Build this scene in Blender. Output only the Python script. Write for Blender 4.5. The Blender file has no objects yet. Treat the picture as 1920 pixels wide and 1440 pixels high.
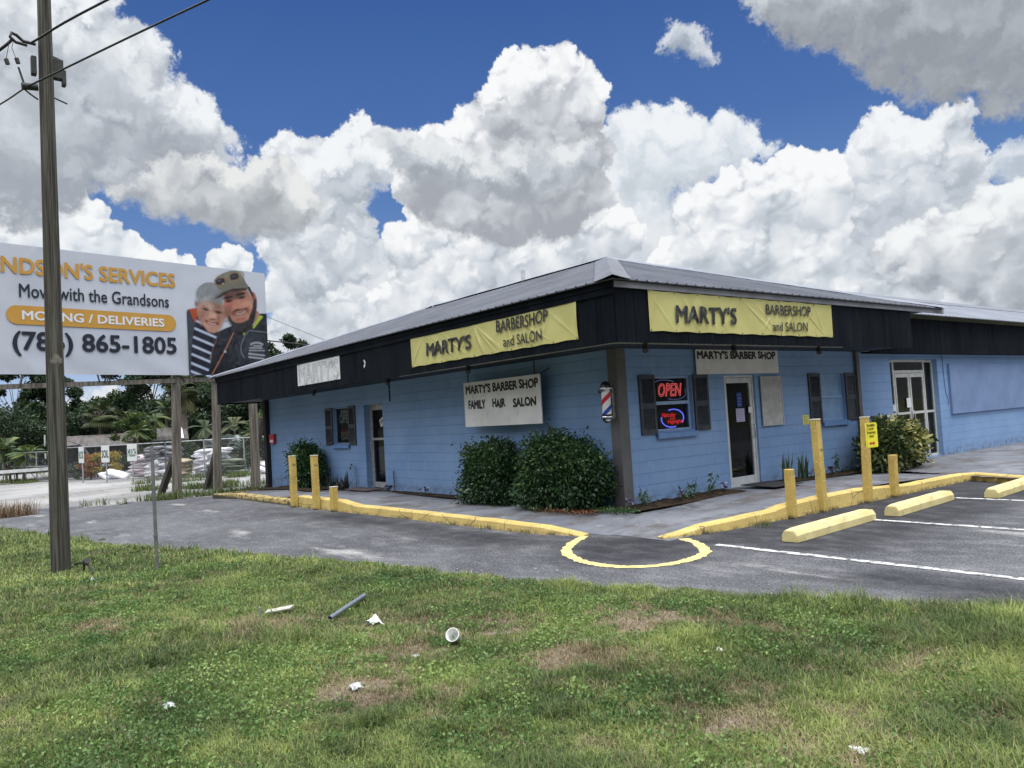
import bpy, bmesh, math, random
import numpy as np
from mathutils import Matrix, Vector

# ------------------------------------------------------------------ camera, light, exposure
S = bpy.context.scene
COL = S.collection
rad = math.radians
cam = bpy.data.objects.new('camera', bpy.data.cameras.new('camera'))
COL.objects.link(cam)
S.camera = cam
CAM = np.array((9.1868, -9.4461, 1.72))
YAW, PITCH, ROLL = -0.906313334, 0.0445293660, -0.0583877174
_F = np.array([math.sin(YAW)*math.cos(PITCH), math.cos(YAW)*math.cos(PITCH), math.sin(PITCH)])
_r = np.array([math.cos(YAW), -math.sin(YAW), 0]); _u = np.cross(_r, _F)
_R = _r*math.cos(ROLL)+_u*math.sin(ROLL); _U = -_r*math.sin(ROLL)+_u*math.cos(ROLL)
m = Matrix.Identity(4)
for i in range(3):
    m[i][0], m[i][1], m[i][2], m[i][3] = _R[i], _U[i], -_F[i], CAM[i]
cam.matrix_world = m
cam.data.sensor_width = 36
cam.data.lens = 36*1456.83/1920
cam.data.clip_start = 0.05
cam.data.clip_end = 3000

S.view_settings.view_transform = 'Standard'
S.view_settings.look = 'None'
S.view_settings.gamma = 1
S.view_settings.use_curve_mapping = False
EXPO = 0.55
S.view_settings.exposure = EXPO
SUN_EL, SUN_AZ = 71.0, 126.0      # degrees; azimuth measured from +Y towards +X
sun = bpy.data.objects.new('sun', bpy.data.lights.new('sun', 'SUN'))
COL.objects.link(sun)
sun.data.energy = 1.5
sun.data.angle = rad(32)
sun.data.color = (1.0, .96, .89)
_sd = Vector((math.cos(rad(SUN_EL))*math.sin(rad(SUN_AZ)), math.cos(rad(SUN_EL))*math.cos(rad(SUN_AZ)), math.sin(rad(SUN_EL))))
sun.rotation_euler = _sd.to_track_quat('Z', 'Y').to_euler()
sun.location = (20, -20, 30)

# ------------------------------------------------------------------ sky: clear Nishita sky with fair-weather cumulus, all in azimuth / elevation (degrees)
AZ0,AZ1,EL0,EL1,PPD=-96.0,-8.0,-2.0,42.0,24.0
def gblur(a,s):
    if s<=0: return a
    p=int(3*s)+1
    b=np.pad(a,p,mode='edge')
    h,w=b.shape
    fy=np.fft.fftfreq(h)[:,None];fx=np.fft.rfftfreq(w)[None,:]
    g=np.exp(-2*(np.pi*s)**2*(fx*fx+fy*fy))
    return np.fft.irfft2(np.fft.rfft2(b)*g,s=b.shape)[p:-p,p:-p]
def fbm(h,w,lo,hi,slope,rng):
    # spectral noise, wavelengths lo..hi px, unit std
    fy=np.fft.fftfreq(h)[:,None];fx=np.fft.rfftfreq(w)[None,:]
    f=np.hypot(fx,fy);f[0,0]=1
    amp=f**(-slope)*(f<1/lo)*(f>1/hi)
    n=np.fft.irfft2(np.fft.rfft2(rng.standard_normal((h,w)))*amp,s=(h,w))
    return n/n.std()
def sample(a,x,y):
    h,w=a.shape[:2]
    x=np.clip(x,0,w-1.001);y=np.clip(y,0,h-1.001)
    i=x.astype(int);j=y.astype(int);u=x-i;v=y-j
    if a.ndim==3:u=u[...,None];v=v[...,None]
    return (a[j,i]*(1-u)+a[j,i+1]*u)*(1-v)+(a[j+1,i]*(1-u)+a[j+1,i+1]*u)*v
def ss(a,b,x):
    t=np.clip((x-a)/(b-a),0,1);return t*t*(3-2*t)
def make_sky(CL):
    W=int((AZ1-AZ0)*PPD);Hh=int((EL1-EL0)*PPD)
    rng=np.random.default_rng(7)
    el=np.linspace(EL1,EL0,Hh)[:,None]*np.ones((1,W))
    # blue gradient (linear light)
    stops=[(-2,(.62,.70,.80)),(2,(.50,.62,.80)),(6,(.30,.45,.72)),(12,(.145,.27,.55)),(20,(.075,.17,.43)),(30,(.044,.115,.345)),(42,(.036,.095,.30))]
    e=[s[0] for s in stops]
    img=np.stack([np.interp(el,e,[s[1][c] for s in stops]) for c in range(3)],-1)
    wx=fbm(Hh,W,3,160,1.55,rng);wy=fbm(Hh,W,3,160,1.55,rng);det=fbm(Hh,W,2,60,1.25,rng);big=fbm(Hh,W,30,500,1.6,rng);pat=fbm(Hh,W,14,150,1.4,rng);pat2=fbm(Hh,W,16,170,1.5,rng)
    for name,blobs,bot,top,soft,wisp,gray in CL:
        B=np.array(blobs,float)  # az,el,r deg
        bx=(B[:,0]-AZ0)*PPD;by=(EL1-B[:,1])*PPD;br=B[:,2]*PPD
        m=60
        x0=max(int((bx-br).min())-m,0);x1=min(int((bx+br).max())+m,W);y0=max(int((by-br).min())-m,0);y1=min(int((by+br).max())+m,Hh)
        if x1<=x0 or y1<=y0: continue
        h,w=y1-y0,x1-x0
        H=np.full((h,w),-1e3,np.float32)
        P=np.stack([bx-x0,by-y0,rng.uniform(-.3,.3,len(br))*br,br],1)
        allP=[P];cur=P
        for lev,(n,lo,hi) in enumerate(((9,.30,.52),(8,.28,.5),(6,.3,.5),(4,.35,.55))):
            q=np.repeat(cur,n,0)
            q=q[q[:,3]>3.0] if lev else q
            k=len(q)
            d=rng.standard_normal((k,3));d[:,1]-=.45;d[:,2]=np.abs(d[:,2])*.8
            d/=np.linalg.norm(d,axis=1)[:,None]
            r=q[:,3]*rng.uniform(lo,hi,k)
            c=np.stack([q[:,0]+d[:,0]*q[:,3]*.86,q[:,1]+d[:,1]*q[:,3]*.86,q[:,2]+d[:,2]*q[:,3]*.86,r],1)
            c=c[c[:,3]>1.3]
            allP.append(c);cur=c
        for cx,cy,cz,r in np.concatenate(allP):
            a0=max(int(cx-r),0);a1=min(int(cx+r)+2,w);b0=max(int(cy-r),0);b1=min(int(cy+r)+2,h)
            if a1<=a0 or b1<=b0: continue
            yy,xx=np.ogrid[b0:b1,a0:a1]
            t=r*r-(xx-cx)**2-(yy-cy)**2
            z=np.where(t>0,cz+np.sqrt(np.maximum(t,0)),-1e3)
            np.maximum(H[b0:b1,a0:a1],z,out=H[b0:b1,a0:a1])
        mask=(H>-900).astype(float)
        base=np.where(mask>0,H,0)
        mb=gblur(mask,9)+1e-3
        Hs=np.where(mask>0,H,gblur(base,9)/mb)
        hs=gblur(Hs,1.5+soft*2.4)
        gy,gx=np.gradient(hs)
        nz=1/np.sqrt(1+gx*gx+gy*gy);nx=-gx*nz;ny=gy*nz
        lam=np.clip((nx*-.18+ny*.72+nz*.62)*.62+.38,0,1)
        lr=br.mean()
        hl=gblur(Hs,lr*.9);gy2,gx2=np.gradient(hl);nz2=1/np.sqrt(1+gx2*gx2+gy2*gy2)
        lam2=np.clip((gy2*nz2*.75+nz2*.55)*.6+.45,0,1)
        ao=np.clip(.5+(Hs-gblur(Hs,5))/14,0,1)*.22+np.clip(.5+(Hs-gblur(Hs,16))/40,0,1)*.78
        # thickness of cloud above a point, along the light
        up=np.zeros_like(H)
        ms=gblur(mask,4)
        cs=np.cumsum(ms,0)
        L=lr*2.2
        k=int(L);sh=np.zeros_like(cs);sh[k:]=cs[:-k] if k<h else 0
        thick=gblur((cs-sh)/L,lr*.25)
        s=lam*.50+lam2*.28+ao*.34
        q0,q1=np.percentile(s[mask>0],(4,97));s=np.clip((s-q0)/(q1-q0),0,1.15)
        sm=ss(-1.1,.7,pat[y0:y1,x0:x1]+soft*.9-.1)
        s=s*(1-sm*.6)+gblur(s,4+6*soft)*sm*.6
        s=s+pat2[y0:y1,x0:x1]*.13
        tk=np.clip(thick+big[y0:y1,x0:x1]*.10,0,1.2)
        g=ss(.25,1.05,tk)
        s=(.30+.70*s)*(1-gray*g)+g*gray*.10*s+det[y0:y1,x0:x1]*(.004+.005*soft)+big[y0:y1,x0:x1]*.035
        s=np.clip((s-.19)/.68,0,1);s=s*.8+.2*ss(0,1,s)
        # fractal edge
        yy,xx=np.mgrid[0:h,0:w].astype(float)
        amp=1.6+wisp*9
        sx=xx+wx[y0:y1,x0:x1]*amp;sy=yy+wy[y0:y1,x0:x1]*amp
        s=sample(gblur(s,.8+soft*1.4),sx,sy)
        gb=ss(.45,1.0,thick)
        sd=gblur(mask,1.2+soft*7)*(1-gb)+gblur(mask,13)*gb
        sd=sample(sd,sx,sy);sd=sd+(det[y0:y1,x0:x1]*(.02+.09*wisp)+big[y0:y1,x0:x1]*.05*wisp+pat[y0:y1,x0:x1]*.10*wisp)*ss(.03,.3,sd)
        a=ss(.26-.18*soft,.66+.30*soft,sd)
        lo=np.array(bot);hi=np.array(top);mid=(lo*.55+hi*.45)*np.array([.98,1.,1.02])
        t=s[...,None]
        c=np.where(t<.5,lo+(mid-lo)*t*2,mid+(hi-mid)*(t-.5)*2)
        a=a[...,None]
        img[y0:y1,x0:x1]=img[y0:y1,x0:x1]*(1-a)+c*a
    return img
CLOUDS = [  # name, lobes (azimuth, elevation, radius), shaded colour, lit colour, softness, wispiness, grey base
('haze',[(-68.7,4.16,1.83),(-64.28,3.98,2.2),(-59.68,4.15,2.56),(-54.98,4.3,2.56),(-50.17,5.6,3.3),(-44.26,5.98,3.3),(-79.53,2.69,0.88),(-77.32,2.74,0.81),(-75.36,2.52,0.73),(-81.06,2.48,0.81),(-38.6,4.78,3.3),(-31.44,3.8,3.3),(-24.89,2.86,3.3),(-19.01,2.31,3.3),(-71.6,2.79,1.1),(-82.84,2.22,0.88),(-67.88,6.4,1.83),(-64.92,6.3,2.93),(-61.12,6.16,2.93),(-56.77,7.52,3.3),(-52.35,8.85,3.66),(-47.52,10.1,3.66),(-42.85,9.74,3.3),(-38.4,7.82,3.3),(-34.01,7.39,3.3),(-29.84,6.95,3.3),(-25.9,6.49,3.3),(-22.23,5.7,2.93),(-19.05,5.63,2.93),(-17.27,7.33,2.56),(-65.9,9.37,2.56),(-65.79,11.61,1.83),(-62.04,10.8,2.56),(-49.67,13.69,3.3),(-44.95,13.34,2.93),(-41.87,12.69,2.56),(-37.98,13.77,1.46)],(0.47,0.515,0.58),(0.79,0.82,0.86),0.9,0.3,0.25),
('plume',[(-42.94,19.76,1.32),(-41.39,19.59,1.32),(-39.48,19.37,1.46),(-37.62,18.71,1.46),(-35.78,18.35,1.39),(-34.14,18.11,1.17),(-32.9,17.67,0.81),(-32.14,17.34,0.37),(-31.78,17.49,0.22),(-42.29,17.9,1.83),(-40.01,17.29,2.01),(-37.36,17.15,1.68),(-35.13,17.16,1.03),(-43.55,16.57,1.83),(-40.9,15.57,1.46)],(0.56,0.61,0.67),(0.87,0.9,0.93),0.8,0.5,0.2),
('farright',[(-18.72,13.72,0.73),(-18.01,13.88,0.95),(-17.19,13.7,1.24),(-19.33,13.21,0.51),(-18.22,12.97,0.88)],(0.42,0.48,0.56),(0.72,0.77,0.83),0.8,0.6,0.35),
('lowleft',[(-81.59,15.14,1.32),(-80.71,14.05,1.54),(-79.97,13.26,1.32),(-82.81,13.91,1.83),(-84.54,13.45,1.83),(-86.2,13.31,2.2),(-82.27,12.3,2.2),(-78.6,12.14,1.39),(-77.17,11.85,1.1),(-75.86,11.71,0.88),(-74.36,11.68,0.51),(-71.58,12.05,0.95),(-70.71,11.62,0.81),(-84.02,11.87,2.2),(-72.3,11.6,0.73)],(0.52,0.57,0.64),(0.93,0.95,0.96),0.15,0.1,0.25),
('leftcol',[(-61.5,20.87,0.88),(-62.26,19.81,1.17),(-63.51,19.45,1.24),(-65.06,18.9,1.39),(-66.73,19.21,1.1),(-67.82,19.7,0.88),(-68.04,18.82,1.1),(-66.26,17.46,1.65),(-63.61,17.49,1.83),(-61.24,18.56,1.46),(-62.83,14.19,1.61),(-64.5,14.94,2.2),(-66.4,14.57,2.01),(-67.59,12.73,1.65),(-68.11,9.4,1.46),(-65.42,11.61,2.38),(-62.0,11.55,2.2),(-67.08,7.88,1.83),(-64.08,8.18,2.38),(-59.82,19.63,1.1),(-60.25,8.06,2.56),(-67.91,5.64,1.46),(-64.96,5.54,2.2),(-61.55,5.4,2.2)],(0.42,0.465,0.525),(0.9,0.92,0.94),0.45,0.4,0.28),
('towerlow',[(-57.91,15.21,1.24),(-57.21,13.69,1.61),(-58.84,12.61,1.61),(-55.61,14.01,1.68),(-53.61,14.29,1.46),(-52.49,13.1,1.83),(-49.69,13.31,1.83),(-47.28,13.9,1.68),(-45.26,14.5,1.46),(-43.75,13.61,1.61),(-42.67,12.39,1.1),(-45.05,11.83,1.83),(-48.24,11.31,2.05),(-51.44,10.74,2.2),(-54.61,10.91,2.2),(-57.79,10.28,2.2),(-59.48,8.03,2.2),(-55.96,7.87,2.2)],(0.44,0.485,0.545),(0.94,0.95,0.96),0.25,0.2,0.25),
('tower',[(-48.8,23.77,1.76),(-50.6,23.88,1.54),(-46.98,23.97,1.68),(-45.23,23.47,1.32),(-44.73,22.22,0.95),(-51.49,22.55,1.46),(-49.16,21.53,2.56),(-45.97,21.46,1.76),(-52.78,21.21,1.46),(-54.42,20.57,1.46),(-55.66,19.9,1.54),(-57.28,19.23,1.61),(-58.49,18.89,1.32),(-55.37,18.08,2.05),(-52.59,17.96,2.56),(-49.78,18.17,2.93),(-46.98,18.33,2.42),(-45.36,18.92,1.68),(-58.2,17.07,1.83),(-55.11,15.86,2.2),(-51.56,15.32,2.56),(-47.97,15.46,2.56),(-45.56,16.01,1.83)],(0.38,0.405,0.45),(0.95,0.96,0.97),0.3,0.25,0.5),
('graypuff',[(-60.3,20.06,0.73),(-59.32,19.48,1.03),(-57.88,19.24,1.24),(-56.32,18.77,1.24),(-54.89,18.14,1.24),(-53.62,17.46,0.95),(-52.21,17.58,1.32),(-50.41,17.77,1.46),(-48.61,17.8,1.32),(-47.01,17.9,1.24),(-45.59,18.36,1.1),(-44.75,19.15,0.66),(-51.68,16.63,0.95),(-49.09,16.58,1.03),(-57.34,18.22,0.88)],(0.36,0.39,0.435),(0.8,0.83,0.85),0.95,0.5,0.5),
('midright',[(-38.34,14.0,0.88),(-37.01,14.21,1.24),(-35.3,14.9,1.24),(-33.45,15.18,1.39),(-31.65,15.45,1.24),(-30.59,15.46,1.1),(-29.21,15.48,1.24),(-28.27,14.38,1.46),(-34.31,13.32,2.05),(-31.46,13.29,2.2),(-29.11,12.24,2.2),(-27.2,10.9,2.2),(-36.97,12.18,1.68),(-38.19,10.82,1.68),(-35.25,10.5,2.2),(-32.36,10.52,2.34),(-29.66,9.46,2.34),(-27.03,8.76,2.2),(-25.11,8.5,1.83),(-38.72,8.61,1.83),(-34.68,8.21,2.05),(-31.18,7.46,2.2),(-27.84,6.72,2.05),(-24.62,6.69,1.83),(-40.04,11.38,0.88),(-40.5,10.29,1.1)],(0.44,0.49,0.55),(0.94,0.95,0.96),0.2,0.15,0.28),
('towerR',[(-26.98,16.04,0.81),(-26.26,16.75,0.95),(-25.09,17.19,1.17),(-24.04,16.41,1.03),(-22.96,16.25,1.24),(-21.84,16.82,1.1),(-20.92,17.09,0.81),(-25.9,15.17,1.61),(-23.7,14.75,2.05),(-21.56,14.65,1.83),(-20.39,14.4,0.95),(-20.24,13.4,0.81),(-25.71,13.43,1.83),(-23.24,12.65,2.34),(-21.13,12.43,1.46),(-24.91,11.24,2.05),(-22.46,10.83,1.83),(-20.93,11.23,1.46)],(0.43,0.475,0.54),(0.9,0.92,0.94),0.35,0.3,0.3),
('rightlow',[(-20.34,11.29,1.1),(-19.46,11.45,1.1),(-18.65,10.97,1.17),(-17.69,10.79,1.46),(-21.88,10.4,1.32),(-20.45,9.82,1.61),(-18.76,9.53,1.68),(-23.74,10.02,1.24),(-17.4,9.29,1.83),(-23.54,8.62,1.83),(-20.89,7.89,2.2),(-18.68,6.89,2.2),(-25.04,9.53,1.1),(-16.96,7.93,2.2)],(0.35,0.38,0.43),(0.9,0.92,0.93),0.4,0.2,0.4),
('midleft',[(-78.14,16.23,0.81),(-77.15,16.8,1.17),(-75.82,17.4,1.32),(-74.28,17.9,1.32),(-72.73,17.93,1.32),(-71.36,17.13,1.32),(-69.94,17.01,1.46),(-68.31,17.06,1.32),(-66.87,16.37,1.24),(-65.58,16.03,0.81),(-75.53,16.23,1.32),(-73.5,16.16,1.46),(-71.43,15.72,1.46),(-69.3,15.25,1.32),(-67.47,15.28,1.24),(-71.82,14.83,0.95),(-70.06,14.34,0.88)],(0.37,0.395,0.43),(0.82,0.83,0.83),0.7,0.4,0.45),
('upleft',[(-83.92,25.42,2.56),(-81.85,25.79,2.2),(-80.02,25.49,2.05),(-78.46,24.97,1.68),(-77.02,24.7,1.24),(-76.03,24.67,0.95),(-76.24,23.55,0.88),(-84.0,22.79,3.66),(-81.35,22.6,3.3),(-78.87,22.62,2.56),(-77.28,22.18,1.46),(-75.66,21.38,1.46),(-73.96,21.53,1.32),(-72.6,21.14,1.24),(-71.59,20.03,0.95),(-70.72,19.74,0.44),(-73.33,20.26,1.32),(-75.05,19.96,1.61),(-78.01,19.86,2.56),(-81.46,19.17,3.3),(-84.4,18.81,3.66),(-85.99,21.87,3.3),(-83.31,16.75,2.2),(-85.04,15.94,2.2),(-80.61,17.34,1.83),(-78.4,17.87,1.46),(-86.45,25.21,3.3),(-86.65,17.29,3.3)],(0.37,0.4,0.45),(0.88,0.91,0.94),0.75,0.5,0.48),
('topright',[(-32.19,26.53,1.24),(-30.83,25.63,1.54),(-29.13,24.97,1.68),(-27.49,24.14,1.61),(-25.87,23.61,1.83),(-23.96,23.15,2.34),(-21.82,22.6,2.93),(-19.49,21.96,3.3),(-17.29,21.03,3.3),(-23.47,21.48,1.83),(-21.7,20.42,1.83),(-19.95,19.97,1.83),(-17.98,19.44,2.2),(-25.32,22.39,1.24),(-28.04,25.66,2.2),(-24.73,25.47,2.93),(-20.73,24.68,3.3),(-17.34,23.66,3.66),(-16.65,18.77,1.83),(-20.6,19.21,0.95),(-29.66,26.93,2.2)],(0.31,0.335,0.37),(0.66,0.69,0.73),0.9,0.6,0.55),
('small',[(-39.33,25.21,0.55),(-38.56,25.3,0.73),(-37.67,24.91,0.81),(-36.88,24.4,0.66),(-36.06,24.27,0.59),(-35.48,24.05,0.29),(-38.12,24.58,0.59)],(0.36,0.41,0.49),(0.7,0.74,0.8),0.8,0.6,0.4),
]

def build_world():
    w = bpy.data.worlds.new('World'); S.world = w; w.use_nodes = True
    nt = w.node_tree; N = nt.nodes; L = nt.links
    for n in list(N): N.remove(n)
    def nd(t, **k):
        n = N.new(t)
        for a, b in k.items(): setattr(n, a, b)
        return n
    def mth(op, a, b=None):
        n = nd('ShaderNodeMath', operation=op)
        for i, v in enumerate((a, b)):
            if v is None: continue
            if isinstance(v, (int, float)): n.inputs[i].default_value = v
            else: L.new(v, n.inputs[i])
        return n.outputs[0]
    def mix(f, a, b):
        n = nd('ShaderNodeMix', data_type='RGBA')
        for i, v in ((0, f), (6, a), (7, b)):
            if isinstance(v, (tuple, float)): n.inputs[i].default_value = v
            else: L.new(v, n.inputs[i])
        return n.outputs[2]
    sky = nd('ShaderNodeTexSky', sky_type='NISHITA')
    sky.sun_disc = False; sky.sun_elevation = rad(SUN_EL); sky.sun_rotation = rad(SUN_AZ)
    sky.air_density = 1.0; sky.dust_density = .6; sky.ozone_density = 2.0
    tc = nd('ShaderNodeTexCoord')
    sx = nd('ShaderNodeSeparateXYZ'); L.new(tc.outputs['Generated'], sx.inputs[0])
    az = mth('MULTIPLY', mth('ARCTAN2', sx.outputs[0], sx.outputs[1]), 57.29578)
    el = mth('MULTIPLY', mth('ARCSINE', sx.outputs[2]), 57.29578)
    u = mth('DIVIDE', mth('SUBTRACT', az, AZ0), AZ1-AZ0)
    v = mth('DIVIDE', mth('SUBTRACT', el, EL0), EL1-EL0)
    # cumulus bank
    a = make_sky(CLOUDS)[::-1]
    h, wd = a.shape[:2]
    im = bpy.data.images.new('cumulus', wd, h, float_buffer=True)
    im.colorspace_settings.name = 'Linear Rec.709'
    px = np.ones((h, wd, 4), np.float32); px[..., :3] = a
    im.pixels.foreach_set(px.ravel()); im.update()
    ti = nd('ShaderNodeTexImage', image=im, extension='EXTEND', interpolation='Linear')
    cx = nd('ShaderNodeCombineXYZ'); L.new(u, cx.inputs[0]); L.new(v, cx.inputs[1]); L.new(cx.outputs[0], ti.inputs[0])
    # the rest of the sky: bright broken overcast
    nz = nd('ShaderNodeTexNoise'); nz.inputs['Scale'].default_value = 2.6; nz.inputs['Detail'].default_value = 9; nz.inputs['Roughness'].default_value = .55
    mp = nd('ShaderNodeMapping'); mp.inputs['Scale'].default_value = (1, 1, 2.2); L.new(tc.outputs['Generated'], mp.inputs[0]); L.new(mp.outputs[0], nz.inputs[0])
    cr = nd('ShaderNodeMapRange', interpolation_type='SMOOTHSTEP'); cr.inputs[1].default_value = .38; cr.inputs[2].default_value = .58; L.new(nz.outputs[0], cr.inputs[0])
    sk = nd('ShaderNodeVectorMath', operation='SCALE'); sk.inputs[3].default_value = SKY_STRENGTH; L.new(sky.outputs[0], sk.inputs[0])
    zr = nd('ShaderNodeMapRange', interpolation_type='SMOOTHSTEP'); zr.inputs[1].default_value = .12; zr.inputs[2].default_value = .85; zr.inputs[3].default_value = .12; zr.inputs[4].default_value = 2.3; L.new(sx.outputs[2], zr.inputs[0])
    cs = nd('ShaderNodeVectorMath', operation='SCALE'); L.new(mix(cr.outputs[0], sk.outputs[0], CLOUD_REST), cs.inputs[0]); L.new(zr.outputs[0], cs.inputs[3]); gen = cs.outputs[0]
    sc = nd('ShaderNodeVectorMath', operation='SCALE'); sc.inputs[3].default_value = 2**-EXPO; L.new(ti.outputs[0], sc.inputs[0])
    def edge(x, lo, hi):
        n = nd('ShaderNodeMapRange', interpolation_type='SMOOTHSTEP'); n.inputs[1].default_value = lo; n.inputs[2].default_value = hi; L.new(x, n.inputs[0]); return n.outputs[0]
    mask = mth('MULTIPLY', mth('MULTIPLY', edge(u, .0, .03), mth('SUBTRACT', 1, edge(u, .97, 1.))), mth('SUBTRACT', 1, edge(v, .93, 1.)))
    col = mix(mask, gen, sc.outputs[0])
    bg = nd('ShaderNodeBackground'); L.new(col, bg.inputs[0]); bg.inputs[1].default_value = 1
    out = nd('ShaderNodeOutputWorld'); L.new(bg.outputs[0], out.inputs[0])
    w.cycles.sampling_method = 'MANUAL'; w.cycles.sample_map_resolution = 1024
SKY_STRENGTH = .1
CLOUD_REST = (1.25, 1.25, 1.27, 1.0)
build_world()

# ------------------------------------------------------------------ helpers
RNG = np.random.default_rng(11)
rnd = random.Random(5)
def link(o, parent=None):
    COL.objects.link(o)
    if parent is not None: o.parent = parent
    return o
def tag(o, label=None, cat=None, group=None, kind=None):
    for k, v in (('label', label), ('category', cat), ('group', group), ('kind', kind)):
        if v: o[k] = v
    return o
def thing(name, label, cat, loc=(0, 0, 0), rz=0, group=None):
    o = bpy.data.objects.new(name, None); link(o); o.empty_display_size = .1
    o.location = loc; o.rotation_euler = (0, 0, rz)
    return tag(o, label, cat, group)
def dup(o, loc, rz=None, label=None, group=None, parent=None):
    c = o.copy(); link(c, parent)
    if loc is not None: c.location = loc
    if rz is not None: c.rotation_euler = (0, 0, rz)
    if label: c['label'] = label
    if group: c['group'] = group
    for ch in list(o.children): dup(ch, None, parent=c)
    return c

def np_mesh(name, V, Fc, mat=None, parent=None, smooth=False, attrs=None):
    """V (n,3); Fc (m,k) array of k-gons or a list of faces"""
    me = bpy.data.meshes.new(name)
    V = np.asarray(V, np.float32)
    if isinstance(Fc, np.ndarray):
        mcount, k = Fc.shape
        me.vertices.add(len(V)); me.vertices.foreach_set('co', V.ravel())
        me.loops.add(mcount*k); me.loops.foreach_set('vertex_index', Fc.astype(np.int32).ravel())
        me.polygons.add(mcount)
        me.polygons.foreach_set('loop_start', np.arange(0, mcount*k, k, dtype=np.int32))
        me.polygons.foreach_set('loop_total', np.full(mcount, k, np.int32))
        me.update(calc_edges=True)
    else:
        me.from_pydata([tuple(v) for v in V], [], Fc); me.update()
    if smooth: me.polygons.foreach_set('use_smooth', [True]*len(me.polygons))
    for an, val in (attrs or {}).items():
        val = np.asarray(val, np.float32)
        if val.ndim == 1:
            me.attributes.new(an, 'FLOAT', 'POINT').data.foreach_set('value', val)
        else:
            me.attributes.new(an, 'FLOAT_COLOR', 'POINT').data.foreach_set('color', val.ravel())
    if mat: me.materials.append(mat)
    o = bpy.data.objects.new(name, me)
    return link(o, parent)

class MB:
    def __init__(s): s.v = []; s.f = []; s.sm = []
    def add(s, V, Fc, smooth=False):
        b = len(s.v); s.v += [tuple(map(float, p)) for p in V]; s.f += [tuple(b+i for i in f) for f in Fc]; s.sm += [smooth]*len(Fc); return s
    def box(s, x0, x1, y0, y1, z0, z1, M=None):
        V = [(x, y, z) for z in (z0, z1) for y in (y0, y1) for x in (x0, x1)]
        if M is not None: V = [M @ Vector(p) for p in V]
        return s.add(V, [(0, 2, 3, 1), (4, 5, 7, 6), (0, 1, 5, 4), (2, 6, 7, 3), (0, 4, 6, 2), (1, 3, 7, 5)])
    def bar(s, a, b, w, h=None, up=(0, 0, 1)):
        """square bar from a to b"""
        a = Vector(a); b = Vector(b); h = h or w; d = (b-a).normalized()
        x = d.cross(Vector(up))
        if x.length < 1e-4: x = d.cross(Vector((0, 1, 0)))
        x.normalize(); y = x.cross(d)
        V = [p+x*sx*w/2+y*sy*h/2 for p in (a, b) for sx, sy in ((-1, -1), (1, -1), (1, 1), (-1, 1))]
        return s.add(V, [(3, 2, 1, 0), (4, 5, 6, 7), (0, 1, 5, 4), (1, 2, 6, 5), (2, 3, 7, 6), (3, 0, 4, 7)])
    def tube(s, pts, r, n=8, cap=True, smooth=True):
        pts = [Vector(p) for p in pts]; k = len(pts)
        R = r if isinstance(r, (list, tuple)) else [r]*k
        rings = []; up = None
        for i, p in enumerate(pts):
            d = (pts[min(i+1, k-1)]-pts[max(i-1, 0)])
            if d.length < 1e-9: d = Vector((0, 0, 1))
            d.normalize()
            if up is None: up = Vector((0, 0, 1)) if abs(d.z) < .9 else Vector((1, 0, 0))
            x = d.cross(up); x.normalize(); up = x.cross(d)
            rings.append([p+(x*math.cos(2*math.pi*j/n)+up*math.sin(2*math.pi*j/n))*R[i] for j in range(n)])
        V = [q for g in rings for q in g]
        Fc = [(i*n+j, i*n+(j+1) % n, (i+1)*n+(j+1) % n, (i+1)*n+j) for i in range(k-1) for j in range(n)]
        s.add(V, Fc, smooth)
        if cap: s.add(rings[0], [tuple(range(n))[::-1]]); s.add(rings[-1], [tuple(range(n))])
        return s
    def lathe(s, prof, c=(0, 0, 0), n=20, smooth=True, axis=None):
        V = [(c[0]+r*math.cos(2*math.pi*j/n), c[1]+r*math.sin(2*math.pi*j/n), c[2]+z) for r, z in prof for j in range(n)]
        Fc = [(i*n+j, i*n+(j+1) % n, (i+1)*n+(j+1) % n, (i+1)*n+j) for i in range(len(prof)-1) for j in range(n)]
        return s.add(V, Fc, smooth)
    def poly(s, pts): return s.add(pts, [tuple(range(len(pts)))])
    def slab(s, pts, ext):
        """polygon pts pushed along vector ext"""
        n = len(pts); e = Vector(ext); V = [Vector(p) for p in pts]; V += [p+e for p in V]
        return s.add(V, [tuple(range(n))[::-1], tuple(range(n, 2*n))]+[(i, (i+1) % n, n+(i+1) % n, n+i) for i in range(n)])
    def build(s, name, mat, parent=None, bevel=0, label=None, seg=1):
        me = bpy.data.meshes.new(name); me.from_pydata(s.v, [], s.f); me.update()
        bm = bmesh.new(); bm.from_mesh(me)
        bmesh.ops.recalc_face_normals(bm, faces=bm.faces)
        if bevel:
            es = [e for e in bm.edges if len(e.link_faces) == 2 and e.calc_face_angle(0) > .6]
            bmesh.ops.bevel(bm, geom=es, offset=bevel, segments=seg, affect='EDGES', clamp_overlap=True)
            bm.to_mesh(me)
        else:
            bm.to_mesh(me); me.polygons.foreach_set('use_smooth', s.sm)
        bm.free()
        if mat: me.materials.append(mat)
        o = bpy.data.objects.new(name, me)
        if label: o['label'] = label
        return link(o, parent)

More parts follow.
